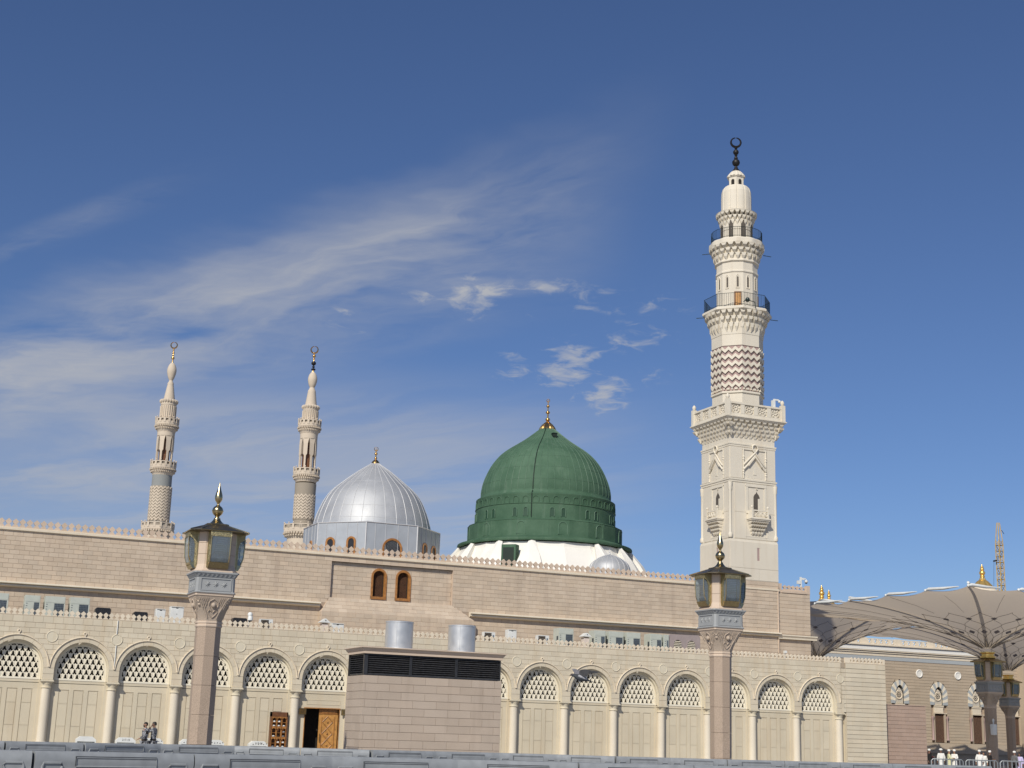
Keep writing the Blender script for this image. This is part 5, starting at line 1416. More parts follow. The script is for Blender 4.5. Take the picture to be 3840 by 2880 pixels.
# ------------------------------------------------------------------ two far minarets
def far_minaret(label, c, prof, bal, zig_z, mats, gal, fin, cres, lat):
    t = thing('far_minaret', label, 'minaret', (c[0], c[1], 0), group='far minarets beyond the hall')
    for nm, pr_, mt in prof:
        s = MB(); s.lathe(pr_, 24); part(nm, s, mt, t, smooth=40)
    for (z0, r0, r1, h) in bal:   # balcony: slab, parapet, posts, corbels
        s = MB(); s.lathe([(r0, z0 - 2.2), (r0 + .25, z0 - 1.6), (r0 + .30, z0 - 1.5), (r0 + .28, z0 - 1.4), (r1 - .25, z0 - .7), (r1 - .2, z0 - .6), (r1, z0 - .3), (r1, z0 + h * .5)], 16 if r1 < 4 else 8); b = part('balcony', s, mats[0], t)
        n_ = 16 if r1 < 4 else 16
        s = MB(); s.lathe([(r1 - .15, z0 + h), (r1 + .05, z0 + h), (r1 + .05, z0 + h + .22), (r1 - .15, z0 + h + .25)], 16 if r1 < 4 else 8); part('handrail', s, mats[0], b)
        for k in range(n_):
            a = 2 * PI * k / n_; rr = r1 if r1 < 4 else r1 * (1 if k % 2 == 0 else math.cos(PI / 8))
            s = MB(); s.obox((math.cos(a) * (rr - .05), math.sin(a) * (rr - .05), z0 + h * .65), (math.cos(a), math.sin(a), 0), (-math.sin(a), math.cos(a), 0), (0, 0, 1), .1, .28, h * .5); s.ball((math.cos(a) * (rr - .05), math.sin(a) * (rr - .05), z0 + h + .5), .2, 6, 4, 1.3); part('parapet_post', s, mats[0], b)
        s = MB(); s.lathe([(r1 - .3, z0 + h * .4), (r1 - .3, z0 + h)], 16); part('parapet_screen', s, M['fargrey'], b)
        s = MB(); n2 = 40
        for row in range(2):
            for k in range(n2):
                a = 2 * PI * (k + .5 * row) / n2; rr = r0 + .15 + (r1 - r0) * (.35 + .35 * row); s.obox((math.cos(a) * rr, math.sin(a) * rr, z0 - 1.25 + row * .6), (math.cos(a), math.sin(a), 0), (-math.sin(a), math.cos(a), 0), (0, 0, 1), .2, rr * .04, .2)
        o = part('corbels', s, mats[0], b); o['kind'] = 'stuff'
    # zigzag relief
    z0, z1, r0, n_ = zig_z
    for k in range(n_):
        s = MB(); zc = z0 + (z1 - z0) * (k + .5) / n_; amp = .30; th = .24; P_ = 32
        RRz = []
        for i in range(P_ + 1):
            a = 2 * PI * i / P_; dz = amp if i % 2 else -amp
            RRz.append([(math.cos(a) * q, math.sin(a) * q, zc + dz + w_) for q, w_ in ((r0 - .05, -th), (r0 + .13, -th), (r0 + .13, th), (r0 - .05, th))])
        s.rings(RRz, False, False); part('zigzag_band', s, mats[0], t)
    # open gallery: slender piers and dark inner shaft
    z0, z1, r0 = gal
    for k in range(8):
        a = 2 * PI * k / 8 + .2
        s = MB()
        def P(r_, aa, z): return (r_ * math.cos(aa), r_ * math.sin(aa), z)
        s.rings([[P(r0 - .5, a - .10, z0), P(r0, a - .10, z0), P(r0, a + .10, z0), P(r0 - .5, a + .10, z0)], [P(r0 - .5, a - .11, z0 + (z1 - z0) * .4), P(r0, a - .11, z0 + (z1 - z0) * .4), P(r0, a + .11, z0 + (z1 - z0) * .4), P(r0 - .5, a + .11, z0 + (z1 - z0) * .4)],
                 [P(r0 - .5, a - .24, z0 + (z1 - z0) * .46), P(r0 + .05, a - .24, z0 + (z1 - z0) * .46), P(r0 + .05, a + .24, z0 + (z1 - z0) * .46), P(r0 - .5, a + .24, z0 + (z1 - z0) * .46)], [P(r0 - .5, a - .26, z0 + (z1 - z0) * .8), P(r0 + .05, a - .26, z0 + (z1 - z0) * .8), P(r0 + .05, a + .26, z0 + (z1 - z0) * .8), P(r0 - .5, a + .26, z0 + (z1 - z0) * .8)],
                 [P(r0 - .5, a - .39, z1), P(r0, a - .39, z1), P(r0, a + .39, z1), P(r0 - .5, a + .39, z1)]])
        part('gallery_pier', s, mats[0], t)
    s = MB(); s.lathe([(r0 - .9, z0), (r0 - .9, z1)], 16); part('inner_shaft', s, M['wood_dark'], t, smooth=40)
    s = MB(); finial_beads(s, (0, 0, 0), fin[0], fin[1]); f = part('finial', s, M['gold'], t, smooth=50)
    if fin[2]:
        s = MB(); finial_beads(s, (0, 0, 0), fin[2], [(.2, fin[2][0][0]), (.2, fin[2][-1][0])]); part('dark_bead', s, M['iron'], f, smooth=50)
    s = MB(); crescent(s, (0, 0, cres[0]), cres[1], cres[2], (math.cos(YAW), -math.sin(YAW))); part('crescent', s, M['gold'], f, smooth=60)
    s = MB(); n_ = 20
    for k in range(n_):
        a = 2 * PI * k / n_; r_ = lat[1]; s.lathe([(.1, 0), (.33, .35), (.36, .7), (.12, 1.0)], 6, (r_ * math.cos(a), r_ * math.sin(a), lat[0]))
    o = part('scalloped_crown', s, mats[0], t); o['kind'] = 'stuff'
    s = MB()
    for k in range(24):
        a = 2 * PI * k / 24; s.tube([(2.07 * math.cos(a), 2.07 * math.sin(a), lat[2]), (2.07 * math.cos(a), 2.07 * math.sin(a), lat[3])], .12, 4)
    o = part('flutes', s, mats[0], t); o['kind'] = 'stuff'
    return t
fs_, fg, fb = M['farstone'], M['fargrey'], M['fargrey_blue']
far_minaret('farther left minaret with blue-grey zigzag shaft and small gold crescent, behind the left lamp', (57.6, 307.7),
    [('lower_shaft', [(3.4, 0), (3.4, 50.5)], fs_), ('zigzag_shaft', [(2.62, 50.5), (2.64, 53.1), (2.64, 53.2)], fb), ('zigzag_core', [(2.72, 53.1), (2.80, 60), (2.66, 62.4)], fg), ('neck', [(2.6, 62.4), (2.58, 65.4)], fb), ('upper_shaft', [(2.3, 76.0), (2.32, 77.6)], fs_),
     ('fluted_shaft', [(2.0, 81), (2.0, 84.4), (2.1, 84.5), (2.1, 85.2)], fs_), ('spire', [(2.1, 85.2), (1.5, 85.8), (1.45, 86.4), (1.25, 87.6), (.95, 89.5), (.8, 90.3), (.85, 90.6), (.5, 91.2), (.46, 91.5)], fs_), ('bulb', interp([(.46, 91.4), (.9, 92.4), (1.25, 94.1), (.9, 95.6), (.3, 96.4)], 4), fs_)],
    [(67.6, 2.6, 3.38, 1.2), (79.3, 2.35, 3.12, 1.2), (51.2, 3.3, 4.3, 1.3)], (53.3, 62.3, 2.74, 11), (fs_,), (68.8, 76.2, 2.28),
    ([(97.65, .45, .9), (99.1, .32, .9), (98.4, .28, .8), (99.8, .22, .8)], [(.3, 96.2), (.18, 96.9), (.16, 100.5), (.05, 100.6)], None), (101.3, .85, .2), (85.0, 2.15, 81.2, 84.2))
far_minaret('nearer left minaret with warm zigzag shaft and large crescent, beside the silver dome', (92.5, 292.4),
    [('lower_shaft', [(4.0, 0), (4.0, 49.5)], fs_), ('zigzag_shaft', [(2.64, 50), (2.64, 54.6)], fg), ('zigzag_core', [(2.72, 54.6), (2.76, 61.4)], fg), ('neck', [(2.74, 61.4), (2.8, 64.4)], fg), ('upper_shaft', [(2.3, 76.4), (2.35, 77.9)], fs_),
     ('fluted_shaft', [(2.0, 81.5), (2.0, 84.2), (2.1, 84.4), (2.1, 85.3)], fs_), ('spire', [(2.1, 85.3), (1.55, 85.8), (1.5, 86.2), (1.3, 87.6), (1.08, 89.3), (1.05, 89.7), (.8, 90.2), (.62, 90.6)], fs_), ('bulb', interp([(.6, 90.6), (1.0, 91.5), (1.25, 92.9), (.95, 94.2), (.4, 94.95)], 4), fs_)],
    [(66.9, 2.75, 3.48, 1.2), (80.0, 2.4, 3.06, 1.2), (51.6, 4.0, 5.06, 1.5)], (54.9, 61.3, 2.72, 8), (fs_,), (68.4, 76.6, 2.3),
    ([(99.4, .46, .9), (98.6, .3, .8), (100.2, .3, .8)], [(.35, 94.8), (.2, 95.5), (.16, 100.4), (.05, 100.5)], [(95.7, .62, .5), (96.4, .4, .6), (97.4, .65, .9)]), (101.2, .95, .22), (84.6, 2.12, 81.6, 84.1))

# ------------------------------------------------------------------ lantern posts
def star8(c, r, F, d0, d1, mb):
    pts = []
    for i in range(16):
        a = PI * i / 8; rr = r if i % 2 == 0 else r * .5
        pts.append((c[0] + rr * math.cos(a), c[1] + rr * math.sin(a)))
    cen = len(mb.v); vs = [F(u, d0, z) for u, z in pts] + [F(c[0], d1, c[1])]
    mb.add(vs, [(i, (i + 1) % 16, 16) for i in range(16)])
def lantern_post(t, dz=0.0, finial=True, zfoot=0.0):
    z = lambda q: q + dz
    # shaft of octagonal granite drums
    n_ = 5; zt = z(5.10)
    for i in range(n_):
        a, b_ = zfoot + (zt - zfoot) * i / n_, zfoot + (zt - zfoot) * (i + 1) / n_
        h0 = .405 + .02 * (i / n_); s = MB(); s.square([(h0 - .006, a + .004), (h0, a + .014), (h0 + .004, b_ - .014), (h0 - .002, b_ - .004)], ch=.586); part('shaft_drum', s, M['post'], t)
    s = MB(); s.square([(.30, zfoot), (.30, zt)], ch=.586); part('shaft_core', s, M['joint_dark'], t)
    s = MB(); s.square([(.44, z(5.10)), (.455, z(5.13)), (.455, z(5.18)), (.43, z(5.20)), (.43, z(5.22)), (.455, z(5.24)), (.455, z(5.29)), (.43, z(5.31))], ch=.586); part('collar', s, M['lampstone'], t)
    # carved capital, octagon growing to a square
    s = MB(); RR = []
    for k in range(9):
        q = k / 8.0; h = .43 + .245 * q ** 1.25; chh = .586 * (1 - q) + .08 * q; kk = h * (1 - chh)
        RR.append([(a, b_, z(5.31 + .86 * q)) for a, b_ in ((-kk, -h), (kk, -h), (h, -kk), (h, kk), (kk, h), (-kk, h), (-h, kk), (-h, -kk))])
    s.rings(RR); cap = part('capital', s, M['capital'], t)
    for f in range(4):
        an = f * PI / 2
        def F(u, d, zz):
            q = (zz - 5.31) / .86; h = .43 + .245 * max(q, 0) ** 1.25
            x, y_ = u, -(h + d)
            return (x * math.cos(an) - y_ * math.sin(an), x * math.sin(an) + y_ * math.cos(an), z(zz))
        s = MB()
        s.ball(F(0, .03, 5.86), .085, 10, 6, 1.1)
        s.tube([F(0, .01, 6.08), F(.16, .015, 5.98), F(.17, .015, 5.84), F(.07, .015, 5.70), F(.0, .015, 5.60), F(-.07, .015, 5.70), F(-.17, .015, 5.84), F(-.16, .015, 5.98)], .022, 5, True)
        for sx in (-1, 1):
            s.tube([F(0, .012, 5.42), F(sx * .10, .015, 5.52), F(sx * .17, .015, 5.62), F(sx * .13, .015, 5.70), F(sx * .07, .015, 5.66)], .02, 5)
            s.tube([F(sx * .16, .01, 5.40), F(sx * .23, .012, 5.60), F(sx * .33, .012, 5.80), F(sx * .42, .012, 6.0), F(sx * .52, .01, 6.12)], .02, 5)
            for q in range(5):
                s.tube([F(sx * (.22 + .07 * q), .008, 6.12), F(sx * (.18 + .045 * q), .008, 5.92 - .05 * q)], .014, 4)
                s.tube([F(sx * (.50 - .07 * q), .008, 6.12), F(sx * (.54 - .06 * q), .008, 6.0 - .07 * q)], .014, 4)
        part('carved_relief', s, M['capital'], cap, smooth=50)
        a2 = an + PI / 4; hh = .60
        s = MB(); s.ball((hh * 1.2 * math.cos(a2 + PI / 2 * 0 - PI / 2) * .95, hh * 1.2 * math.sin(a2 - PI / 2) * .95, z(5.88)), .07, 8, 6, 1.0); s.lathe([(.05, z(5.95)), (.075, z(6.0)), (.05, z(6.05))], 8, (.74 * math.cos(a2 - PI / 2), .74 * math.sin(a2 - PI / 2), 0)); part('corner_boss', s, M['capital'], cap, smooth=50)
    s = MB(); s.square([(.66, z(6.165)), (.70, z(6.19)), (.70, z(6.25)), (.72, z(6.28))], ch=.08); part('capital_slab', s, M['lampstone'], t)
    # grey block with star panels
    s = MB(); s.square([(.74, z(6.28)), (.745, z(6.31)), (.70, z(6.35)), (.69, z(6.82)), (.72, z(6.86))], ch=.10); gb = part('star_block', s, M['greystone'], t)
    for f in range(4):
        an = f * PI / 2
        def F(u, d, zz):
            x, y_ = u, -(.695 + d); return (x * math.cos(an) - y_ * math.sin(an), x * math.sin(an) + y_ * math.cos(an), z(zz))
        s = MB()
        fbox(s, F, -.56, .56, 0, .025, 6.36, 6.40); fbox(s, F, -.56, .56, 0, .025, 6.78, 6.82); fbox(s, F, -.56, -.52, 0, .025, 6.40, 6.78); fbox(s, F, .52, .56, 0, .025, 6.40, 6.78)
        part('panel_border', s, M['greystone'], gb)
        for u in (-.30, 0, .30):
            s = MB(); star8((u, 6.59), .135, F, .0, .05, s); part('star', s, M['greystone'], gb)
        s = MB()
        for q in range(9):
            u = -.72 + 1.44 * (q + .5) / 9
            s.rings([[F(u - .005, .02, 6.86), F(u + .005, .02, 6.86), F(u + .005, .03, 6.86), F(u - .005, .03, 6.86)], [F(u - .075, -.06, 6.98), F(u + .075, -.06, 6.98), F(u + .075, .09, 6.98), F(u - .075, .09, 6.98)]])
        part('tooth_moulding', s, M['greystone'], gb)
    s = MB(); s.square([(.70, z(6.855)), (.72, z(6.90)), (.785, z(6.975)), (.80, z(6.98)), (.80, z(7.03))], ch=.08); part('block_cornice', s, M['greystone'], t)
    s = MB(); s.square([(.79, z(7.03)), (.79, z(7.07)), (.72, z(7.12)), (.70, z(7.20)), (.68, z(7.27)), (.67, z(7.3)), (.67, z(7.66))], ch=.30); part('lantern_core', s, M['lampstone'], t)
    s = MB(); s.square([(.67, z(7.672)), (.67, z(8.06))], ch=.30); part('lantern_core', s, M['lampstone'], t)
    s = MB(); s.square([(.67, z(8.072)), (.67, z(8.46))], ch=.30); part('lantern_core', s, M['lampstone'], t)
    s = MB(); s.square([(.65, z(7.5)), (.65, z(8.4))], ch=.30); part('core_joint', s, M['joint_dark'], t)
    for f in range(4):
        an = f * PI / 2
        def F(u, d, zz):
            x, y_ = u, -(.67 + d); return (x * math.cos(an) - y_ * math.sin(an), x * math.sin(an) + y_ * math.cos(an), z(zz))
        s = MB(); fbox(s, F, -.40, .40, -.02, .04, 7.16, 8.50); lf_ = part('lantern_frame', s, M['brass'], t)
        for sx in (-1, 1):
            u0, u1 = sx * .38, sx * .315; s = MB()
            # carved side bracket: arched plate against the core
            pb = ((.0, 7.20), (.09, 7.20), (.12, 7.40), (.12, 8.0), (.19, 8.20), (.35, 8.30), (.35, 8.47), (0, 8.47))
            s.prism([F(u0, a_, b_) for a_, b_ in pb], [F(u1, a_, b_) for a_, b_ in pb]); part('carved_bracket', s, M['brass_carved'], lf_)
        s = MB(); fbox(s, F, -.31, .31, .28, .35, 8.28, 8.47); fbox(s, F, -.28, .28, .35, .36, 8.31, 8.45); part('carved_head', s, M['brass_carved'], lf_)
        s = MB()
        for sx in (-1, 1): s.tube([F(sx * .345, .36, 8.30), F(sx * .345, .35, 8.0), F(sx * .34, .325, 7.6), F(sx * .335, .25, 7.38)], .022, 5)
        s.prism([F(-.37, 0, 7.14), F(.37, 0, 7.14), F(.37, .16, 7.16), F(-.37, .16, 7.16)], [F(-.37, 0, 7.36), F(.37, 0, 7.36), F(.355, .28, 7.36), F(-.355, .28, 7.36)])
        for u in (-.2, 0, .2): s.ball(F(u, .24, 7.28), .025, 6, 4)
        part('brass_edge', s, M['brass'], lf_)
        s = MB(); pr_ = ((.05, 7.37), (.25, 7.37), (.31, 7.5), (.335, 7.75), (.345, 8.0), (.34, 8.28), (.05, 8.28))
        s.prism([F(-.325, a, b_) for a, b_ in pr_], [F(.325, a, b_) for a, b_ in pr_]); part('lantern_glass', s, M['glass'], lf_)
        s = MB(); fbox(s, F, -.30, .30, .055, .07, 7.38, 8.27)
        part('back_plate', s, M['lamp_back'], lf_)
        s = MB()
        for q in range(8): fbox(s, F, -.16 + .01 * q, .22, .10, .20 + .006 * q, 7.70 + q * .072, 7.725 + q * .072)
        s.ball(F(.02, .17, 7.51), .14, 10, 6, .8)
        part('reflector', s, M['whitepaint'], lf_)
    # bronze roof
    s = MB(); s.square([(1.02, z(8.47)), (1.06, z(8.48)), (1.06, z(8.505)), (.76, z(8.62)), (.44, z(8.755)), (.40, z(8.785)), (.40, z(8.82))], ch=.30); rf = part('lantern_roof', s, M['brass_dark'], t)
    s = MB()
    for f in range(4):
        an = f * PI / 2
        def F(u, d, zz):
            x, y_ = u, -d; return (x * math.cos(an) - y_ * math.sin(an), x * math.sin(an) + y_ * math.cos(an), z(zz))
        for sx in (-1, 1): s.tube([F(sx * .745, 1.065, 8.515), F(sx * .28, .405, 8.76)], .018, 5)
        s.tube([F(-.745, 1.065, 8.49), F(.745, 1.065, 8.49)], .02, 5)
    part('roof_rib', s, M['brass'], rf)
    if finial:
        s = MB(); s.lathe(interp([(.36, z(8.80)), (.33, z(8.84)), (.24, z(8.88)), (.16, z(8.96)), (.12, z(9.03)), (.125, z(9.06))], 3), 24); s.lathe([(.10, z(9.02)), (.07, z(9.10)), (.10, z(9.15))], 20)
        s.ball((0, 0, z(9.33)), .20, 24, 14); s.lathe(interp([(.10, z(9.50)), (.05, z(9.56)), (.06, z(9.62)), (.12, z(9.72)), (.14, z(9.82)), (.12, z(9.95)), (.065, z(10.13)), (.025, z(10.30)), (.004, z(10.40))], 4), 20)
        s.ring((0, 0, z(9.33)), .203, .012, 'z', 24, 5)
        part('finial', s, M['brass'], t, smooth=45)
LAMPX = [(4.75, 'octagonal granite lamp post with brass lanterns standing left, in front of the plain arches'), (26.2, 'octagonal granite lamp post with brass lanterns standing in front of the minaret')]
for x, lab in LAMPX:
    t = thing('lamp_post', lab, 'lamp post', (x, -20.0, 0), group='lantern posts on the plaza')
    lantern_post(t)

# ------------------------------------------------------------------ ventilation house in the plaza
KX0, KX1, KY0, KY1 = 12.60, 18.88, -14.0, -11.75
ks = thing('ventilation_house', 'square granite ventilation house with black louvres and two silver drums on top', 'building', ((KX0 + KX1) / 2, (KY0 + KY1) / 2, 0))
s = MB(); s.box(KX0 + .02, KX1 - .02, KY0 + .02, KY1 - .02, 0, 3.92); wpart('core', s, M['kiosk_joint'], ks)
kp = Pieces(ks, 'granite_block', M['kiosk'])
masonry(kp, KX0, KX1, 0.02, 3.93, .3258, 1.06, lambda u, d, z: (u, KY0 + .02 - d, z), .010, .006, .02)
masonry(kp, -KY1, -KY0, 0.02, 3.93, .3258, 1.06, lambda u, d, z: (KX0 + .02 - d, -u, z), .010, .006, .02)
masonry(kp, KY0, KY1, 0.02, 3.93, .3258, 1.06, lambda u, d, z: (KX1 - .02 + d, u, z), .010, .006, .02)
kp.done()
s = MB(); s.box(KX0 + .22, KX1 - .22, KY0 + .22, KY1 - .22, 3.92, 4.82); wpart('plenum', s, M['dark'], ks)
s = MB(); s.box(KX0 + .02, KX1 - .02, KY1 - .06, KY1 - .02, 3.93, 4.82); wpart('back_panel', s, M['louvre'], ks)
def louvre_panel(axis, a0, a1, fixed, sgn):
    z0, z1 = 3.94, 4.80; s = MB(); n_ = 9
    def bx(u0, u1, d0, d1, za, zb):
        if axis == 'x': s.box(u0, u1, min(fixed + sgn * d0, fixed + sgn * d1), max(fixed + sgn * d0, fixed + sgn * d1), za, zb)
        else: s.box(min(fixed + sgn * d0, fixed + sgn * d1), max(fixed + sgn * d0, fixed + sgn * d1), u0, u1, za, zb)
    bx(a0, a0 + .05, 0, .14, z0, z1); bx(a1 - .05, a1, 0, .14, z0, z1); bx(a0 + .05, a1 - .05, 0, .14, z0, z0 + .06); bx(a0 + .05, a1 - .05, 0, .14, z1 - .04, z1)
    fr_ = wpart('louvre_frame', s, M['louvre'], ks)
    for q in range(n_):
        zc = z0 + .10 + (z1 - z0 - .16) * q / (n_ - 1)
        m = MB()
        def P(u, d, zz): return (u, fixed + sgn * d, zz) if axis == 'x' else (fixed + sgn * d, u, zz)
        m.prism([P(a0 + .05, .0, zc - .045), P(a0 + .05, .015, zc - .05), P(a0 + .05, .14, zc + .03), P(a0 + .05, .125, zc + .035)], [P(a1 - .05, .0, zc - .045), P(a1 - .05, .015, zc - .05), P(a1 - .05, .14, zc + .03), P(a1 - .05, .125, zc + .035)])
        wpart('louvre_slat', m, M['slat'], fr_)
w3 = (KX1 - KX0 - .06) / 3
for q in range(3): louvre_panel('x', KX0 + .03 + q * w3, KX0 + .03 + (q + 1) * w3 - .01, KY0 + .06, 1)
louvre_panel('y', KY0 + .2, KY1 - .05, KX0 + .06, 1); louvre_panel('y', KY0 + .2, KY1 - .05, KX1 - .06, -1)
s = MB(); s.box(KX0 + .05, KX0 + .19, KY0 + .05, KY0 + .19, 3.93, 4.82); wpart('corner_post', s, M['louvre'], ks)
s = MB(); wpart('corner_post', s, M['louvre'], ks)
s = MB(); cxk, cyk = (KX0 + KX1) / 2, (KY0 + KY1) / 2
RR = []
for o_, z in ((.0, 4.82), (.02, 4.82), (.02, 4.93), (.05, 4.94), (.06, 4.96), (.10, 5.03), (.16, 5.06), (.16, 5.085), (.14, 5.10)):
    RR.append([(KX0 - o_, KY0 - o_, z), (KX1 + o_, KY0 - o_, z), (KX1 + o_, KY1 + o_, z), (KX0 - o_, KY1 + o_, z)])
s.rings(RR); wpart('eave', s, M['lampstone'], ks)
for xc in (14.49, 17.40):
    s = MB(); s.lathe([(.60, 5.09), (.60, 6.23), (.615, 6.235), (.615, 6.285), (.60, 6.29), (.58, 6.29), (.58, 5.6)], 40, (xc, -12.85, 0)); dm = wpart('vent_drum', s, M['duct'], ks, 40)
    s = MB(); s.lathe([(.57, 5.75), (.57, 5.8)], 24, (xc, -12.85, 0)); wpart('drum_floor', s, M['shade'], dm)
    s = MB(); s.box(xc - .30, xc - .285, -13.375, -13.36, 5.1, 6.23); wpart('drum_seam', s, M['duct'], dm)
    s = MB(); s.ring((xc, -12.85, 5.13), .61, .03, 'z', 32, 6); wpart('drum_flange', s, M['duct'], dm, 50)

# ------------------------------------------------------------------ plastic barriers
def barrier_mesh(L, H, dark):
    s = MB()
    hl = L / 2 - .012
    # body: stepped profile (y, z)
    pr_ = [(-.30, 0), (-.30, .12), (-.22, .30), (-.205, H * .80), (-.215, H * .84), (-.215, H * .90), (-.19, H * .97), (-.16, H), (.16, H), (.19, H * .97), (.215, H * .90), (.205, H * .8), (.22, .30), (.30, .12), (.30, 0)]
    s.prism([(-hl, a, z) for a, z in pr_], [(hl, a, z) for a, z in pr_])
    return s
def barrier_trim(L, H):
    s = MB(); hl = L / 2
    # raised rectangular frame in the middle, U grips either side, row of bosses
    yb = -.214
    x0, x1, za, zb = -hl * .50, hl * .50, H * .80, H * .92
    pts = [(x0, za), (x1, za), (x1, zb), (x0, zb)]
    s.tube([(a, yb, z) for a, z in pts], .018, 5, True)
    for sx in (-1, 1):
        g0, g1 = sx * hl * .90, sx * hl * .66
        s.tube([(g0, yb + .003, H * .60), (g0, yb, H * .80), (g0 - sx * .02, yb, H * .845), (g1 + sx * .03, yb, H * .845), (g1, yb, H * .80), (g1 + sx * .10, yb, H * .66), (g1 + sx * .16, yb + .003, H * .60)], .022, 6)
    for q in range(5):
        xq = -hl * .5 + hl * 1.0 * q / 4; s.ring((xq, yb + .002, H * .66), .06, .014, 'y', 12, 5)
    return s
def barrier_groove(L, H):
    s = MB(); hl = L / 2
    s.box(-hl * .50, hl * .50, -.226, -.20, H * .922, H * .940); s.box(-hl * .512, -hl * .500, -.226, -.2, H * .81, H * .94)
    return s
def barrier_set(name_label, pts, H, group, labels):
    L0 = None
    for i in range(len(pts) - 1):
        (xa, ya), (xb, yb) = pts[i], pts[i + 1]
        L = math.hypot(xb - xa, yb - ya); ang = math.atan2(yb - ya, xb - xa)
        t = thing('plastic_barrier', labels(i), 'barrier', ((xa + xb) / 2, (ya + yb) / 2, 0), ang, group)
        part('body', barrier_mesh(L, H, 0), M['barrier'], t, smooth=25)
        part('moulded_grips', barrier_trim(L, H), M['barrier'], t, smooth=50)
        part('groove', barrier_groove(L, H), M['barrier_dark'], t)
        s = MB()
        for z in (H * .35, H * .62): s.lathe([(.05, z), (.05, z + .12)], 10, (L / 2 - .01, 0, 0))
        part('hinge_pin', s, M['barrier'], t)
fx = [-6.2, -3.52, -0.78, 1.90, 4.50, 6.98, 9.55, 12.1]
fyv = [-46.6, -46.45, -45.9, -45.35, -45.2, -45.5, -45.6, -45.5]
ordn = ['first', 'second', 'third', 'fourth', 'fifth', 'sixth', 'seventh', 'eighth', 'ninth', 'tenth', 'eleventh', 'twelfth', 'thirteenth', 'fourteenth', 'fifteenth', 'sixteenth', 'seventeenth', 'eighteenth']
barrier_set('front', list(zip(fx, fyv)), 1.2, 'near row of grey plastic barriers', lambda i: 'grey plastic barrier of the near row, %s from its left end' % ordn[i])
bx_ = [-4.7, -2.55, -0.40, 2.0, 4.45, 6.43, 8.5, 10.81, 13.2, 15.22, 17.1, 19.13, 21.2, 23.46, 25.8, 28.1, 30.4, 32.7]
by_ = [-29.4, -29.2, -28.6, -27.2, -26.6, -27.2, -27.8, -27.3, -27.0, -27.3, -27.9, -28.0, -28.3, -28.4, -28.4, -28.4, -28.4, -28.4]
barrier_set('back', list(zip(bx_, by_)), 1.1, 'far row of grey plastic barriers', lambda i: 'grey plastic barrier of the far row, %s from its left end' % ordn[i])

# ------------------------------------------------------------------ equipment on the arcade roof
def ac_unit(x0, x1, z1, y, label, fan=(.5, .92)):
    t = thing('condenser_unit', label, 'air conditioner', ((x0 + x1) / 2, y, 6.2), group='air conditioning cabinets on the arcade roof')
    hw_ = (x1 - x0) / 2; H = z1 - 6.2
    s = MB(); s.box(-hw_, hw_, 0, .75, .08, H); s.box(-hw_ + .05, hw_ - .05, .02, .7, 0, .08); part('cabinet', s, M['ac'], t)
    s = MB(); s.box(-hw_ + .02, hw_ - .02, -.012, 0, H - .31, H - .02); s.box(-hw_ + .02, -hw_ + 2 * hw_ * fan[0] - .02, -.012, 0, .1, H - .33); part('front_panel', s, M['ac'], t)
    u0, u1 = -hw_ + 2 * hw_ * fan[0], -hw_ + 2 * hw_ * fan[1]
    s = MB(); s.box(u0, u1, -.006, .01, .25, H - .34); gr = part('condenser_grille', s, M['ac_dark'], t)
    s = MB()
    for q in range(1, 6): x = u0 + (u1 - u0) * q / 6; s.box(x - .006, x + .006, -.012, -.006, .25, H - .34)
    for q in range(1, 9): z = .25 + (H - .59) * q / 9; s.box(u0, u1, -.012, -.006, z - .006, z + .006)
    part('grille_wire', s, M['ac_wire'], gr)
    s = MB()
    for q, dz in enumerate((.40, .52, .64)): s.box(-hw_ + .06, -hw_ + .13, -.02, -.012, H - dz - .012, H - dz + .012)
    part('cabinet_vent', s, M['ac_dark'], t)
    s = MB(); s.box(-hw_ - .008, -hw_, .10, .30, .3, H - .45); part('side_grille', s, M['ac_dark'], t)
ac_unit(-1.40, -.45, 7.66, 2.5, 'grey-green air conditioning cabinet at the left edge of the arcade roof')
ac_unit(.32, 1.04, 7.65, 2.5, 'narrow grey-green cabinet, second from the left on the arcade roof', (.62, .94))
ac_unit(1.27, 2.23, 7.66, 2.5, 'grey-green cabinet, third from the left on the arcade roof', (.48, .94))
ac_unit(2.47, 3.41, 7.68, 2.5, 'grey-green cabinet just left of the black tanks', (.48, .94))
for (a, b_, f, l) in ((29.44, 30.36, (.48, .94), 'grey-green cabinet standing alone left of the small peaked hut'), (31.71, 32.41, (.62, .94), 'narrow grey-green cabinet just right of the small peaked hut'), (32.64, 33.59, (.5, .94), 'grey-green cabinet, middle of the five right of the peaked hut'), (33.81, 34.72, (.5, .94), 'grey-green cabinet with a bare wall gap on its right'), (35.37, 36.14, (.6, .94), 'grey-green cabinet second left of the mauve screen wall'), (36.28, 36.62, (.6, .9), 'slim grey-green cabinet half hidden by the mauve screen wall')):
    ac_unit(a, b_, 7.70, 2.5, l, f)
def tank(x0, x1, z1, y, label):
    t = thing('black_tank', label, 'tank', ((x0 + x1) / 2, y, 6.2), group='black tanks on the arcade roof'); hw_ = (x1 - x0) / 2; H = z1 - 6.2
    s = MB(); s.pxz([(-hw_, 0), (hw_, 0), (hw_, H - .08), (hw_ - .06, H), (-hw_ + .06, H), (-hw_, H - .08)], 0, .5); part('body', s, M['tank'], t)
    s = MB()
    for q in range(7): x = -hw_ + .08 + q * (2 * hw_ - .16) / 6; s.box(x - .015, x + .015, -.015, 0, .1, H - .06)
    s.box(-hw_ + .02, hw_ - .02, -.02, 0, H - .05, H - .02); part('ribs', s, M['louvre'], t)
tank(3.62, 4.35, 7.19, 1.6, 'larger ribbed black plastic tank behind the toothed parapet on the left')
tank(5.48, 6.17, 7.10, 1.6, 'smaller black plastic tank with white tag, left of the white cabinets')
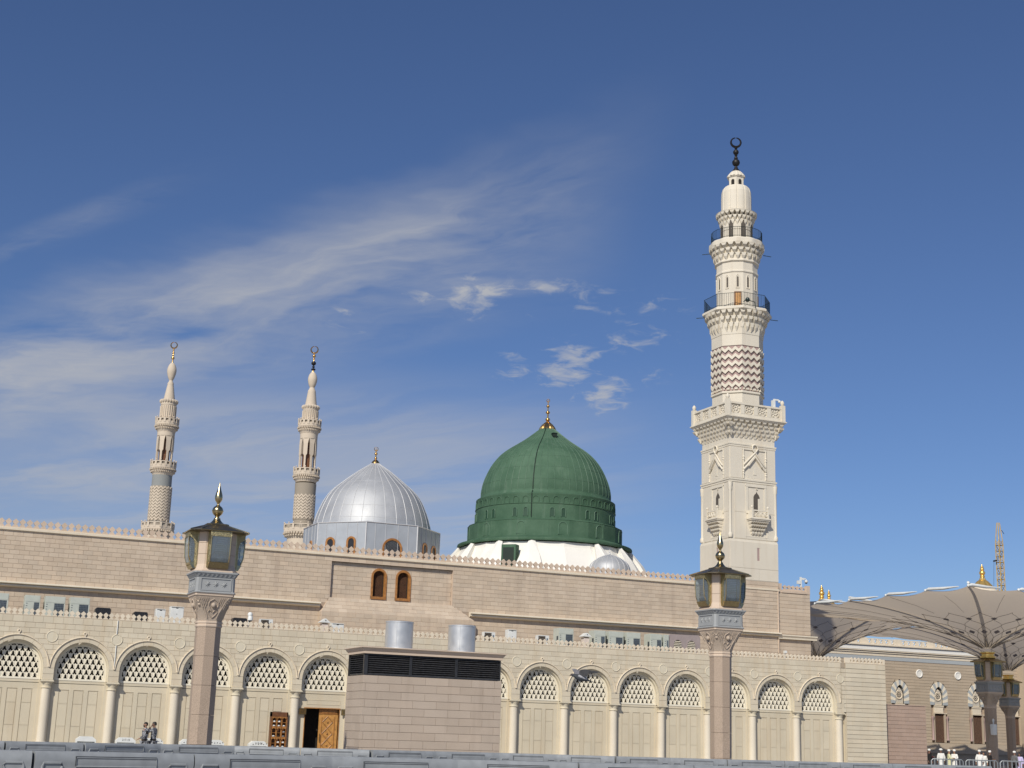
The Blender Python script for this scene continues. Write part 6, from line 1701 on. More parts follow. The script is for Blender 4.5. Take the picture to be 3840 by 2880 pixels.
tank(10.48, 11.22, 7.10, 1.6, 'black tank behind the security camera above the arches')
def wcab(x0, x1, z1, y, label):
    t = thing('white_cabinet', label, 'cabinet', ((x0 + x1) / 2, y, 6.2), group='white cabinets on the arcade roof'); hw_ = (x1 - x0) / 2; H = z1 - 6.2
    s = MB(); s.box(-hw_, hw_, 0, .4, 0, H); part('body', s, M['whitepaint'], t)
    s = MB(); s.box(-hw_ + .03, hw_ - .02, -.015, 0, .05, H - .07); part('door', s, M['whitepaint'], t)
    s = MB(); s.box(-hw_ + .05, hw_ - .02, -.01, 0, H - .06, H - .03); s.box(-.06, .05, -.018, -.01, H - .10, H - .05); s.box(-.02, .01, -.02, -.015, H - .40, H - .36); part('lock_slot', s, M['cable'], t)
wcab(6.56, 7.03, 7.31, 1.6, 'lower white metal cabinet left of the lamp post on the arcade roof')
wcab(7.27, 7.94, 7.47, 1.6, 'taller white metal cabinet left of the lamp post on the arcade roof')
wcab(15.73, 16.41, 7.13, 1.6, 'low white cabinet beside the peaked hut above the entrance')
wcab(25.88, 26.40, 7.37, 1.6, 'white cabinet standing alone right of the silver drums')
def split_ac(x0, x1, z1, y, label):
    t = thing('fan_unit', label, 'air conditioner', ((x0 + x1) / 2, y, 6.2), group='low white fan units on the arcade roof'); hw_ = (x1 - x0) / 2; H = z1 - 6.2
    s = MB(); s.box(-hw_, hw_, 0, .32, 0, H); part('body', s, M['whitepaint'], t)
    s = MB(); s.ring((-hw_ * .25, -.01, H - .30), .22, .03, 'y', 20, 5); s.box(-hw_ + .04, hw_ * .35, -.004, .0, .1, H - .04); part('fan_grille', s, M['shade'], t)
    s = MB(); s.box(hw_ * .55, hw_ * .8, -.012, 0, H - .3, H - .15); part('label_plate', s, M['ac_wire'], t)
split_ac(11.9, 12.57, 7.12, 1.6, 'low white fan unit right of the left lamp post')
split_ac(24.44, 25.11, 7.16, 1.6, 'low white fan unit beside the right silver drum')
split_ac(27.70, 28.40, 7.16, 1.6, 'low white fan unit left of the lone grey-green cabinet')
def hut(x, y, z1, label):
    t = thing('vent_hut', label, 'hut', (x, y, 6.2), group='small peaked vent huts'); H = z1 - 6.2
    s = MB(); s.box(-.17, .17, -.17, .17, 0, H - .26); part('body', s, M['hut'], t)
    s = MB(); s.box(-.15, .15, -.175, -.17, H - .30, H - .26); part('vent_slot', s, M['shade'], t)
    s = MB(); s.pxz([(-.30, H - .22), (.30, H - .22), (0, H)], -.26, .26); part('roof', s, M['whitepaint'], t)
    s = MB(); s.ball((0, -.262, H - .11), .03, 8, 5); part('roof_vent', s, M['ac_dark'], t)
hut(15.32, 1.6, 7.33, 'small peaked white vent hut above the entrance arch')
hut(31.12, 2.5, 7.51, 'small peaked white vent hut among the grey-green cabinets')
# mauve screen wall with two lattice windows
t = thing('screen_wall', 'mauve rendered screen wall with two small lattice windows by the right lamp post', 'wall', (37.7, 2.6, 6.2))
s = MB(); s.pxz([(-1.12, 0), (1.13, 0), (1.13, 1.46), (1.03, 1.59), (-.95, 1.56), (-1.12, 1.40)], 0, .15); part('wall', s, M['mauve'], t)
for u in (-.43, .50):
    s = MB(); s.arc(u, .98, .27, .33, -.03, .02, 0, PI, 14); s.box(u - .33, u - .27, -.03, .02, .3, .98); s.box(u + .27, u + .33, -.03, .02, .3, .98); wfr = part('window_frame', s, M['mauve'], t)
    s = MB(); s.pxz([(u - .27, .3), (u + .27, .3)] + [(u + .27 * math.cos(PI * i / 10), .98 + .27 * math.sin(PI * i / 10)) for i in range(11)], -.006, .01); part('window_dark', s, M['dark'], wfr)
    s = MB()
    for i in range(-3, 4):
        for j in range(9):
            xx, zz = u + i * .075, .32 + j * .1
            if abs(xx - u) < .25 and zz < .96 + math.sqrt(max(.26 ** 2 - (xx - u) ** 2, 0)):
                s.pxz([(xx - .035, zz + .06), (xx, zz), (xx + .035, zz + .06)], -.02, -.006)
                s.tube([(xx - .037, -.014, zz + .05), (xx, -.014, zz + .0), (xx + .037, -.014, zz + .05)], .008, 4)
    part('window_lattice', s, M['lattice'], wfr)
# security cameras
def sec_cam(x, y, z0, z1, label, arm=1):
    t = thing('security_camera', label, 'camera', (x, y, z0)); H = z1 - z0
    s = MB(); s.box(-.05, .05, -.05, .05, 0, H); part('mast', s, M['whitepaint'], t)
    s = MB(); s.box(-.26, -.05, -.08, .08, H * .28, H * .62); part('junction_box', s, M['whitepaint'], t)
    s = MB(); s.box(.05, .26, -.05, .05, H * .72, H * .92); s.tube([(.26, 0, H * .86), (.36, 0, H * .86), (.42, 0, H * .78), (.42, 0, H * .70)], .035, 8); part('arm', s, M['whitepaint'], t)
    s = MB(); s.lathe([(.05, H * .72), (.12, H * .66), (.12, H * .55), (.09, H * .48)], 14, (.42, 0, 0)); dm = part('camera_housing', s, M['whitepaint'], t, smooth=45)
    s = MB(); s.ball((.42, 0, H * .48), .085, 12, 6); part('lens_dome', s, M['tank'], dm, smooth=60)
sec_cam(47.85, 5.15, 11.5, 12.13, 'white dome security camera on a mast at the right end of the hall parapet')
t = thing('security_camera', 'white dome security camera on the toothed parapet right of the left lamp post', 'camera', (11.02, 0.3, 6.3))
s = MB(); s.tube([(0, 0, 0), (-.02, -.02, .35), (0, -.05, .85)], [.07, .06, .05], 8); part('mast', s, M['whitepaint'], t, smooth=45)
s = MB(); s.ball((0, -.1, .88), .13, 12, 8, 1.1); s.lathe([(.13, .60), (.13, .74), (.10, .80)], 12, (0, -.18, 0)); part('camera_housing', s, M['whitepaint'], t, smooth=45)
s = MB(); s.ball((0, -.18, .60), .10, 12, 6); part('lens_dome', s, M['tank'], t, smooth=60)
t = thing('security_camera', 'tiny white bullet camera at the foot of the drain pipe', 'camera', (46.25, 4.7, 6.2))
s = MB(); s.box(-.03, .03, -.03, .03, 0, 1.05); part('mast', s, M['whitepaint'], t)
s = MB(); s.box(-.06, .1, -.10, .08, 1.0, 1.16); part('camera_housing', s, M['whitepaint'], t)

# ------------------------------------------------------------------ wing of the mosque on the right
YW = 51.0
wg = thing('mosque_wing', 'tan stone mosque wing with striped pointed windows and white cornice behind the umbrellas', 'building', (98, 56, 0))
s = MB(); s.box(70, 140, YW + .22, 75, 0, 12.0); wpart('wall', s, M['joint_dark'], wg)
WX = [86.9, 92.0, 97.05, 102.1, 107.2, 112.3]
def wblk(zb, zt):
    o = []
    for x in WX:
        if zt > 2.2 and zb < 6.1: o.append((x - 1.05, x - 1.05, x + 1.05, x + 1.05))
        if zb >= 6.0 and zb < 8.55:
            def hw(z): return 1.16 if z < 7.2 else 1.16 * math.sqrt(max(0, 1 - ((z - 7.2) / 1.36) ** 2)) 
            o.append((x - hw(zb), x - hw(zt), x + hw(zb), x + hw(zt)))
    return o
wp = Pieces(wg, 'tan_block', M['wing'])
masonry(wp, 80, 118, 2.25, 10.38, .302, 1.27, lambda u, d, z: (u, YW + .22 - d, z), .013, .006, .21, block=wblk)
wp.done()
s = MB(); s.box(80, 118, YW - .12, YW + .1, 1.55, 2.24); s.box(80, 118, YW - .25, YW + .1, 1.2, 1.55); wpart('sill_course', s, M['wing'], wg)
s = MB(); s.box(80, 118, YW + .0, YW + .04, 0, 1.2); wpart('base_course', s, M['wing'], wg)
# cornice stack
for nm, z0, z1, d, mt in (('grey_band', 10.42, 10.80, .03, 'wing_grey'), ('carved_band', 10.82, 11.10, .06, 'moulding'), ('fillet', 11.12, 11.24, .16, 'moulding'), ('fillet', 11.30, 11.40, .26, 'moulding'), ('cavetto', 11.43, 11.82, .20, 'white'), ('fillet', 11.86, 11.98, .34, 'moulding')):
    s = MB(); s.box(78, 122, YW - d, YW + .3, z0, z1); wpart(nm, s, M[mt], wg)
s = MB(); s.box(78, 122, YW - .0, YW + .3, 10.36, 11.95); wpart('cornice_core', s, M['joint_dark'], wg)
for q in range(60):
    x = 79 + q * .72
    if q % 6 in (0,): 
        s = MB(); s.box(x - .35, x + .35, YW - .05, YW + .15, 11.98, 12.65)
        wpart('parapet_panel', s, M['moulding'], wg)
    else:
        s = MB(); s.box(x - .36, x - .2, YW - .02, YW + .12, 11.98, 12.6); s.box(x + .2, x + .36, YW - .02, YW + .12, 11.98, 12.6); s.ring((x, YW + .03, 12.25), .14, .05, 'y', 8, 4); s.box(x - .2, x + .2, YW + .0, YW + .1, 11.98, 12.08); s.box(x - .2, x + .2, YW + .0, YW + .1, 12.5, 12.6)
        wpart('parapet_panel', s, M['moulding'], wg)
# windows
def ogive(h, z0, zs, zt, n=8):
    """pointed arch outline from the right foot over the point to the left foot"""
    r = [(h, z0)]
    rad = (h * h + (zt - zs) ** 2) / (2 * h)
    a1 = math.asin(min(1, (zt - zs) / rad))
    for i in range(n + 1):
        a = a1 * i / n; r.append((h - rad + rad * math.cos(a), zs + rad * math.sin(a)))
    l = [(-a, b_) for a, b_ in reversed(r[:-1])]
    return r + l
for x in WX[1:5]:
    inn = ogive(.60, 6.1, 7.0, 8.05); outr = ogive(1.14, 6.1, 7.1, 8.52)
    n_ = len(inn)
    # striped voussoirs
    wfm = MB(); wfm.box(x - .62, x + .62, YW + .18, YW + .215, 6.05, 8.1); wd_ = wpart('window', wfm, M['dark'], wg)
    # even spacing along the outline
    def resample(P, m):
        d = [0]
        for i in range(1, len(P)): d.append(d[-1] + math.hypot(P[i][0] - P[i - 1][0], P[i][1] - P[i - 1][1]))
        o = []
        for k in range(m + 1):
            t_ = d[-1] * k / m
            for i in range(1, len(P)):
                if d[i] >= t_ - 1e-9:
                    q = (t_ - d[i - 1]) / max(d[i] - d[i - 1], 1e-9); o.append((P[i - 1][0] + (P[i][0] - P[i - 1][0]) * q, P[i - 1][1] + (P[i][1] - P[i - 1][1]) * q)); break
        return o
    NI, NO = resample(inn, 17), resample(outr, 17)
    for k in range(17):
        v_ = MB(); g2 = .012
        v_.pxz([(x + NI[k][0], NI[k][1]), (x + NO[k][0], NO[k][1]), (x + NO[k + 1][0], NO[k + 1][1]), (x + NI[k + 1][0], NI[k + 1][1])], YW - .05 - (.01 if k % 2 else 0), YW + .15)
        wpart('voussoir', v_, M['wing_grey'] if k % 2 == 0 else M['cornice_pale'], wd_)
    # wavy inner panel with rosette
    v_ = MB(); inn2 = ogive(.52, 6.1, 6.9, 7.75); v_.pxz([(x - .06 + a, b_) for a, b_ in inn2], YW + .10, YW + .18); wpart('inner_panel', v_, M['moulding'], wd_)
    v_ = MB()
    for q in range(11):
        zz = 6.2 + q * .13; v_.tube([(x - .06 + u * .11, YW + .09, zz + (.05 if u % 2 else 0)) for u in range(-4, 5)], .022, 4)
    wpart('wavy_relief', v_, M['wing_grey'], wd_)
    v_ = MB(); v_.ring((x - .08, YW + .06, 6.98), .42, .06, 'y', 24, 6)
    cir = [(x - .08 + .40 * math.cos(2 * PI * i / 20), 6.98 + .40 * math.sin(2 * PI * i / 20)) for i in range(20)]; v_.pxz(cir, YW + .05, YW + .1)
    ro = wpart('rosette', v_, M['moulding'], wd_)
    v_ = MB()
    for q in range(8):
        a = q * PI / 4; cx2, cz2 = x - .08 + .22 * math.cos(a), 6.98 + .22 * math.sin(a)
        v_.pxz([(cx2 + .07 * math.cos(2 * PI * i / 8), cz2 + .07 * math.sin(2 * PI * i / 8)) for i in range(8)], YW + .035, YW + .06)
    v_.pxz([(x - .08 + .08 * math.cos(2 * PI * i / 8), 6.98 + .1 * math.sin(2 * PI * i / 8)) for i in range(8)], YW + .035, YW + .06)
    wpart('rosette_hole', v_, M['dark'], ro)
    # sill, carved panel, lintel, bronze grille, colonnettes
    v_ = MB(); v_.box(x - .66, x + .56, YW - .08, YW + .18, 5.92, 6.06); v_.box(x - .62, x + .52, YW - .03, YW + .18, 5.32, 5.88); v_.box(x - .70, x + .95, YW - .10, YW + .1, 5.22, 5.30)
    wpart('carved_panel', v_, M['moulding'], wd_)
    v_ = MB(); v_.box(x - .62, x + .62, YW + .12, YW + .21, 2.28, 5.24); gr = wpart('bronze_grille', v_, M['dark'], wd_)
    v_ = MB()
    for q in range(-5, 6):
        for j in range(20):
            xx, zz = x + q * .115, 2.34 + j * .145 + (.07 if q % 2 else 0)
            v_.ring((xx, YW + .11, zz), .055, .014, 'y', 6, 4)
    o = wpart('grille_rings', v_, M['wood_dark'], gr)
    v_ = MB(); v_.box(x + .62, x + .80, YW - .05, YW + .2, 2.28, 5.22); v_.box(x - .80, x - .62, YW - .05, YW + .2, 2.28, 5.22); wpart('jamb', v_, M['wing'], wd_)
    for sx in (-1, 1):
        v_ = MB(); v_.lathe([(.16, 2.5), (.16, 2.62), (.11, 2.7), (.10, 4.6), (.14, 4.7), (.18, 4.85), (.18, 4.95)], 12, (x + sx * .95, YW - .08, 0)); wpart('colonnette', v_, M['chevron_dark'], wd_, 40)
for x in (94.6, 99.7, 104.8):
    v_ = MB(); v_.ring((x, YW - .02, 9.24), .36, .08, 'y', 28, 6); cir = [(x + .33 * math.cos(2 * PI * i / 24), 9.24 + .33 * math.sin(2 * PI * i / 24)) for i in range(24)]; v_.pxz(cir, YW - .04, YW + .05); wpart('roundel', v_, M['white'], wg, 40)
# projecting gate block on the far right with bronze gate
s = MB(); s.box(107.9, 140, YW - .9, YW + .02, 0, 12.2); wpart('gate_block', s, M['wing'], wg)
s = MB(); s.box(108.9, 112.0, YW - .95, YW - .88, 0, 4.2); gt = wpart('gate', s, M['wood_dark'], wg)
s = MB(); s.box(109.5, 109.62, YW - 1.0, YW - .95, .2, 4.0); s.box(109.2, 110.2, YW - 1.0, YW - .95, 3.85, 3.95); wpart('gate_strip', s, M['gold_bright'], gt)

WS = (60.0 - CAM.y) / (YW - CAM.y)        # the wing stands nine metres farther back than first laid out
wg.location = (CAM.x + (98 - CAM.x) * WS, CAM.y + (56 - CAM.y) * WS, -.125)
wg.scale = (WS,) * 3
# brown block wall beside the arcade
bw = thing('brown_block_wall', 'plain brown block wall between the cream building and the mosque wing', 'wall', (52.0, .8, 0))
s = MB(); s.box(50.32, 53.53, .38, 1.4, 0, 4.14); wpart('core', s, M['joint_dark'], bw)
bp_ = Pieces(bw, 'brown_block', M['brownblock'])
masonry(bp_, 50.32, 53.55, 0.03, 4.16, .2295, .55, lambda u, d, z: (u, .38 - d, z), .012, .008, .02)
masonry(bp_, .38, 1.4, 0.03, 4.16, .2295, .55, lambda u, d, z: (53.53 + d, u, z), .012, .008, .02)
bp_.done()
s = MB(); s.box(50.32, 53.6, .33, 1.42, 4.165, 4.21); wpart('capping', s, M['brownblock'], bw)

# ------------------------------------------------------------------ giant folding umbrellas
def umbrella(c, label, e, zr, z0=8.36, dz=-.42):
    t = thing('giant_umbrella', label, 'umbrella', (c[0], c[1], 0), group='giant shade umbrellas')
    lantern_post(t, dz, False)
    s = MB(); s.square([(.40, z0 - .02), (.46, z0 + .02), (.46, z0 + .10), (.36, z0 + .14), (.36, z0 + .30), (.44, z0 + .36), (.44, z0 + .44)], ch=.3); part('hub', s, M['gold_bright'], t)
    zb = z0 + .40
    SEG = 6; NR = 22; per = SEG * 6; NA_ = per * 4
    def rim(k):
        """k in 0..NA_: point on the square rim with scallops"""
        side, f = divmod(k % NA_, per); f /= per
        u = -1 + 2 * f; sag = math.sin(PI * ((f * SEG) % 1.0)); corner = .02
        inn = 1 - .028 * sag
        x, y_ = (u, -1), 0
        p = [(u, -inn), (inn, u), (-u, inn), (-inn, -u)][side]
        return p, sag
    def S(k, t_):
        (px, py), sag = rim(k)
        rr = .035 + (1 - .035) * t_
        zz = zb + (zr - zb) * (1 - (1 - t_) ** 2.1) ** .82 - .16 * sag * t_ ** 3
        return (px * e * rr if t_ > 0 else px * .42, py * e * rr if t_ > 0 else py * .42, zz)
    TT = [(i / NR) ** 1.5 for i in range(NR + 1)]
    def Sr(k, t_):
        (px, py), sag = rim(k)
        ang = math.atan2(py, px); Rr = math.hypot(px, py) * e
        r_ = .40 + (Rr - .40) * t_
        q = min(1.0, r_ / (e * 1.12))
        zz = zb + (zr - zb) * (1 - (1 - q) ** 1.7) ** .72 - .14 * sag * t_ ** 4
        return (r_ * math.cos(ang), r_ * math.sin(ang), zz)
    s = MB(); vs = []
    for t_ in TT:
        for k in range(NA_): vs.append(Sr(k, t_))
    fs2 = []
    for i in range(NR):
        for k in range(NA_):
            j = (k + 1) % NA_; fs2.append((i * NA_ + k, i * NA_ + j, (i + 1) * NA_ + j, (i + 1) * NA_ + k))
    s.add(vs, fs2); cn = part('canopy', s, M['canopy'], t, smooth=60)
    # sewn ogee pattern: ribbons and dark lozenges just under the fabric
    def Sa(ang, t_):
        px, py = math.cos(ang), math.sin(ang); m_ = max(abs(px), abs(py)); Rr = e / m_
        r_ = .40 + (e * 1.05 - .40) * t_
        q = min(1.0, r_ / (e * 1.12))
        return (r_ * px, r_ * py, zb + (zr - zb) * (1 - (1 - q) ** 1.7) ** .72 - .03)
    nodes = [0.0, .10, .19, .285, .39, .52]
    rb_ = MB(); NP = 20
    for k in range(NP):
        a0 = 2 * PI * k / NP
        for sg in (-1, 1):
            for j in range(len(nodes) - 1):
                ts = [nodes[j] + (nodes[j + 1] - nodes[j]) * i / 6 for i in range(7)]
                o0, o1 = (0, 1) if j % 2 == 0 else (1, 0)
                pts = []
                for i, tq in enumerate(ts):
                    f = i / 6.0; f2 = f * f * (3 - 2 * f)
                    pts.append(Sa(a0 + sg * (PI / NP) * (o0 + (o1 - o0) * f2), tq))
                rb_.tube(pts, .016 if j else .024, 4)
        rb_.tube([Sa(a0, .52), Sa(a0, .70), Sa(a0, .95)], .012, 4)
    o = part('sewn_pattern', rb_, M['canopy_line'], cn)
    for k in range(NP):
        for (tc_, dt, da) in ((.19, .026, .50), (.40, .022, .26)):
            a0 = 2 * PI * k / NP + PI / NP * (1 if tc_ < .3 else 0)
            P_ = [Sa(a0, tc_ - dt), Sa(a0 + da * PI / NP, tc_), Sa(a0, tc_ + dt), Sa(a0 - da * PI / NP, tc_)]
            lz = MB(); lz.add([(p[0], p[1], p[2] - .015) for p in P_] + [(p[0], p[1], p[2] + .005) for p in P_], [(0, 1, 2, 3), (7, 6, 5, 4), (0, 1, 5, 4), (1, 2, 6, 5), (2, 3, 7, 6), (3, 0, 4, 7)])
            part('lozenge', lz, M['canopy_dark'], cn)
    # arms above the fabric with white end tubes along the rim
    for k in range(0, NA_, per // 2):
        pts = [Sr(k, tq) for tq in [i / 14 for i in range(15)]]
        s = MB(); s.tube([(p[0], p[1], p[2] + .22) for p in pts], [.14 - .004 * i for i in range(15)], 8); part('arm', s, M['whitepaint'], t)
    for k in range(0, NA_, per // SEG):
        p = Vector(Sr(k, 1.0)); q = Vector(Sr(k + 4, 1.0)); d = (q - p); d.z = 0; d.normalize()
        s = MB(); a_ = p + Vector((0, 0, .03)); s.tube([tuple(a_), tuple(a_ + d * .3 + Vector((0, 0, .06))), tuple(a_ + d * 1.6 + Vector((0, 0, .02))), tuple(a_ + d * 2.9 + Vector((0, 0, .05)))], [.05, .11, .10, .03], 8); s.ball(tuple(p + Vector((0, 0, .02))), .10, 8, 5); part('edge_tube', s, M['whitepaint'], t, smooth=50)
    return t
umbrella((70.2, 13.3), 'nearest giant umbrella with funnel shaped canopy and lantern post at the right edge', 12.5, 11.9)
umbrella((70.9, 35.9), 'giant umbrella whose canopy shows low beside the hall, its post hidden by the arcade', 12.0, 12.9)
umbrella((94.5, 37.8), 'farther giant umbrella with its post in shade behind the nearest one', 12.2, 12.8)
# misting fan on the nearest umbrella post
t = thing('misting_fan', 'white misting fan drum hung on the nearest umbrella post', 'fan', (69.75, 12.55, 2.75)); t.scale = (.55, .55, .85)
s = MB(); s.lathe([(.0, 0), (.36, .02), (.40, .1), (.42, .55), (.42, .85), (.38, .92), (.0, .94)], 20); part('drum', s, M['whitepaint'], t, smooth=45)
s = MB(); s.lathe([(.08, .94), (.10, 1.1), (.16, 1.2), (.13, 1.35), (.04, 1.4)], 12); part('nozzle', s, M['whitepaint'], t, smooth=45)
s = MB(); s.tube([(.1, .2, .5), (.35, .6, .5)], .05, 6); part('bracket', s, M['galv'], t)

# ------------------------------------------------------------------ golden domes and crane beyond
def gold_dome(c, z0, label, sc=1.0, cap=True):
    t = thing('golden_finial_dome', label, 'dome', (c[0], c[1], 0), group='golden topped domes beyond the umbrellas')
    zt = z0
    s = MB(); s.lathe([(3.6 * sc, 12.0), (3.6 * sc, zt - 7 * sc), (3.3 * sc, zt - 5.6 * sc), (2.4 * sc, zt - 4.2 * sc), (1.5 * sc, zt - 3.3 * sc)], 24); part('dome_shell', s, M['moulding'], t, smooth=40)
    RR = []
    s = MB()
    for r_, z in ((1.55, -3.35), (1.2, -2.95), (.75, -2.45), (.42, -2.2), (.40, -2.0)):
        RR.append([(r_ * sc * (1 + .05 * (-1) ** i) * math.cos(2 * PI * i / 24), r_ * sc * (1 + .05 * (-1) ** i) * math.sin(2 * PI * i / 24), zt + z * sc) for i in range(24)])
    s.rings(RR); part('gilded_cap', s, M['gold_bright'], t)
    s = MB(); finial_beads(s, (0, 0, 0), [(zt - 1.75 * sc, .36 * sc, .7), (zt - 1.25 * sc, .42 * sc, .9), (zt - .75 * sc, .30 * sc, .8), (zt - .45 * sc, .22 * sc, .8)], [(.3 * sc, zt - 2.1 * sc), (.18 * sc, zt - 1.5 * sc), (.15 * sc, zt - .9 * sc), (.12 * sc, zt - .4 * sc), (.02 * sc, zt)]); part('finial', s, M['gold_bright'], t, smooth=50)
gold_dome((134.3, 85.3), 26.95, 'golden capped dome top with beaded finial above the nearest umbrella')
gold_dome((114.0, 94.8), 23.4, 'taller golden finial rising behind the left end of the umbrellas', .95)
gold_dome((133.1, 119.4), 25.9, 'shorter golden finial rising just right of the taller one', .75)
cr = thing('tower_crane', 'tan lattice crane mast rising beyond the umbrellas', 'crane', (279.4, 240.5, 0))
s = MB(); wq = .72; zt_ = 58.0
for (sx, sy) in ((-1, -1), (1, -1), (1, 1), (-1, 1)): s.tube([(sx * wq, sy * wq, 0), (sx * wq, sy * wq, zt_), (sx * .25, sy * .25, 64.0)], .17, 4)
part('mast_chords', s, M['crane'], cr)
s = MB(); z = 0.0; k = 0
while z < zt_:
    for (x0, y0, x1, y1) in ((-1, -1, 1, -1), (1, -1, 1, 1), (1, 1, -1, 1), (-1, 1, -1, -1)):
        s.tube([(x0 * wq, y0 * wq, z), (x1 * wq, y1 * wq, z + 1.6)] if k % 2 else [(x1 * wq, y1 * wq, z), (x0 * wq, y0 * wq, z + 1.6)], .10, 4); s.tube([(x0 * wq, y0 * wq, z), (x1 * wq, y1 * wq, z)], .09, 4)
    z += 1.6; k += 1
part('lattice_bracing', s, M['crane'], cr)
s = MB(); s.tube([(-2.3, 0, 53), (-1.2, 0, 53.3)], .25, 6); s.tube([(-2.2, 0, 53), (-2.8, 0, 44)], .06, 4); s.tube([(1.1, 0, 62), (1.9, 0, 61)], .1, 4); part('hook_tackle', s, M['cable'], cr)

# ------------------------------------------------------------------ crowd fence
def fence_panel(p, q, label):
    p, q = Vector(p), Vector(q); L = (q - p).length; ang = math.atan2(q.y - p.y, q.x - p.x)
    t = thing('crowd_fence', label, 'fence', tuple(p), ang, 'galvanised crowd fences on the right')
    s = MB(); s.tube([(0.05, 0, .15), (0.05, 0, .98), (.15, 0, 1.08), (L - .15, 0, 1.08), (L - .05, 0, .98), (L - .05, 0, .15)], .035, 6); s.tube([(.05, 0, .18), (L - .05, 0, .18)], .03, 6); part('frame', s, M['galv'], t, smooth=50)
    n_ = max(3, int(L / .22))
    for i in range(1, n_): 
        s = MB(); s.tube([(L * i / n_, 0, .18), (L * i / n_, 0, 1.08)], .035, 5); part('bar', s, M['galv'], t)
    s = MB(); s.box(.2, .26, -.3, .3, 0, .05); s.box(L - .26, L - .2, -.3, .3, 0, .05); s.box(.2, .26, -.03, .03, .05, .18); s.box(L - .26, L - .2, -.03, .03, .05, .18); part('foot', s, M['galv'], t)
p0, p1 = Vector((51.45, -2.45, 0)), Vector((58.9, -5.65, 0))
for i in range(4):
    fence_panel(p0.lerp(p1, i / 4), p0.lerp(p1, (i + .97) / 4), 'galvanised crowd fence panel by the brown wall, %s from the left' % ordn[i])

# ------------------------------------------------------------------ people
def skinned(name, chains, mat, parent, sub=2):
    """chains: lists of (point, radius or (rx, ry)); points that coincide are shared, giving one connected surface"""
    V, E, Rd, idx = [], [], [], {}
    def vid(p, r):
        k = tuple(round(c, 4) for c in p)
        if k not in idx: idx[k] = len(V); V.append(p); Rd.append(r)
        return idx[k]
    for ch in chains:
        ids = [vid(p, r) for p, r in ch]
        E += [(a, b_) for a, b_ in zip(ids, ids[1:])]
    me = bpy.data.meshes.new(name); me.from_pydata(V, E, []); me.materials.append(mat)
    o = link(name, me, parent)
    o.modifiers.new('skin', 'SKIN'); sk = me.skin_vertices[0].data
    for i, r in enumerate(Rd):
        sk[i].radius = r if isinstance(r, tuple) else (r, r)
        sk[i].use_root = (i == 0)
    o.modifiers['skin'].use_smooth_shade = True
    s_ = o.modifiers.new('sub', 'SUBSURF'); s_.levels = sub; s_.render_levels = sub
    return o
def hand_chain(w, d, side, curl=.5):
    """palm and five bent fingers; w wrist, d direction of the hand"""
    w, d = Vector(w), Vector(d).normalized(); sd = d.cross(Vector((0, 0, 1)))
    if sd.length < .2: sd = Vector((1, 0, 0))
    sd.normalize(); nrm = sd.cross(d)
    pl = w + d * .06; out = [[(tuple(w), .024), (tuple(pl), (.036, .018))]]
    for q, ln in ((-.028, .066), (-.009, .078), (.010, .074), (.028, .058)):
        k = pl + d * .03 + sd * q
        out.append([(tuple(pl), (.036, .018)), (tuple(k), .010), (tuple(k + d * ln * .5 - nrm * .01 * curl), .009), (tuple(k + d * ln * .85 - nrm * .035 * curl), .008)])
    th = w + d * .03 + sd * .035 * side
    out.append([(tuple(w), .024), (tuple(th), .011), (tuple(th + d * .04 + sd * .018 * side), .0095)])
    return out
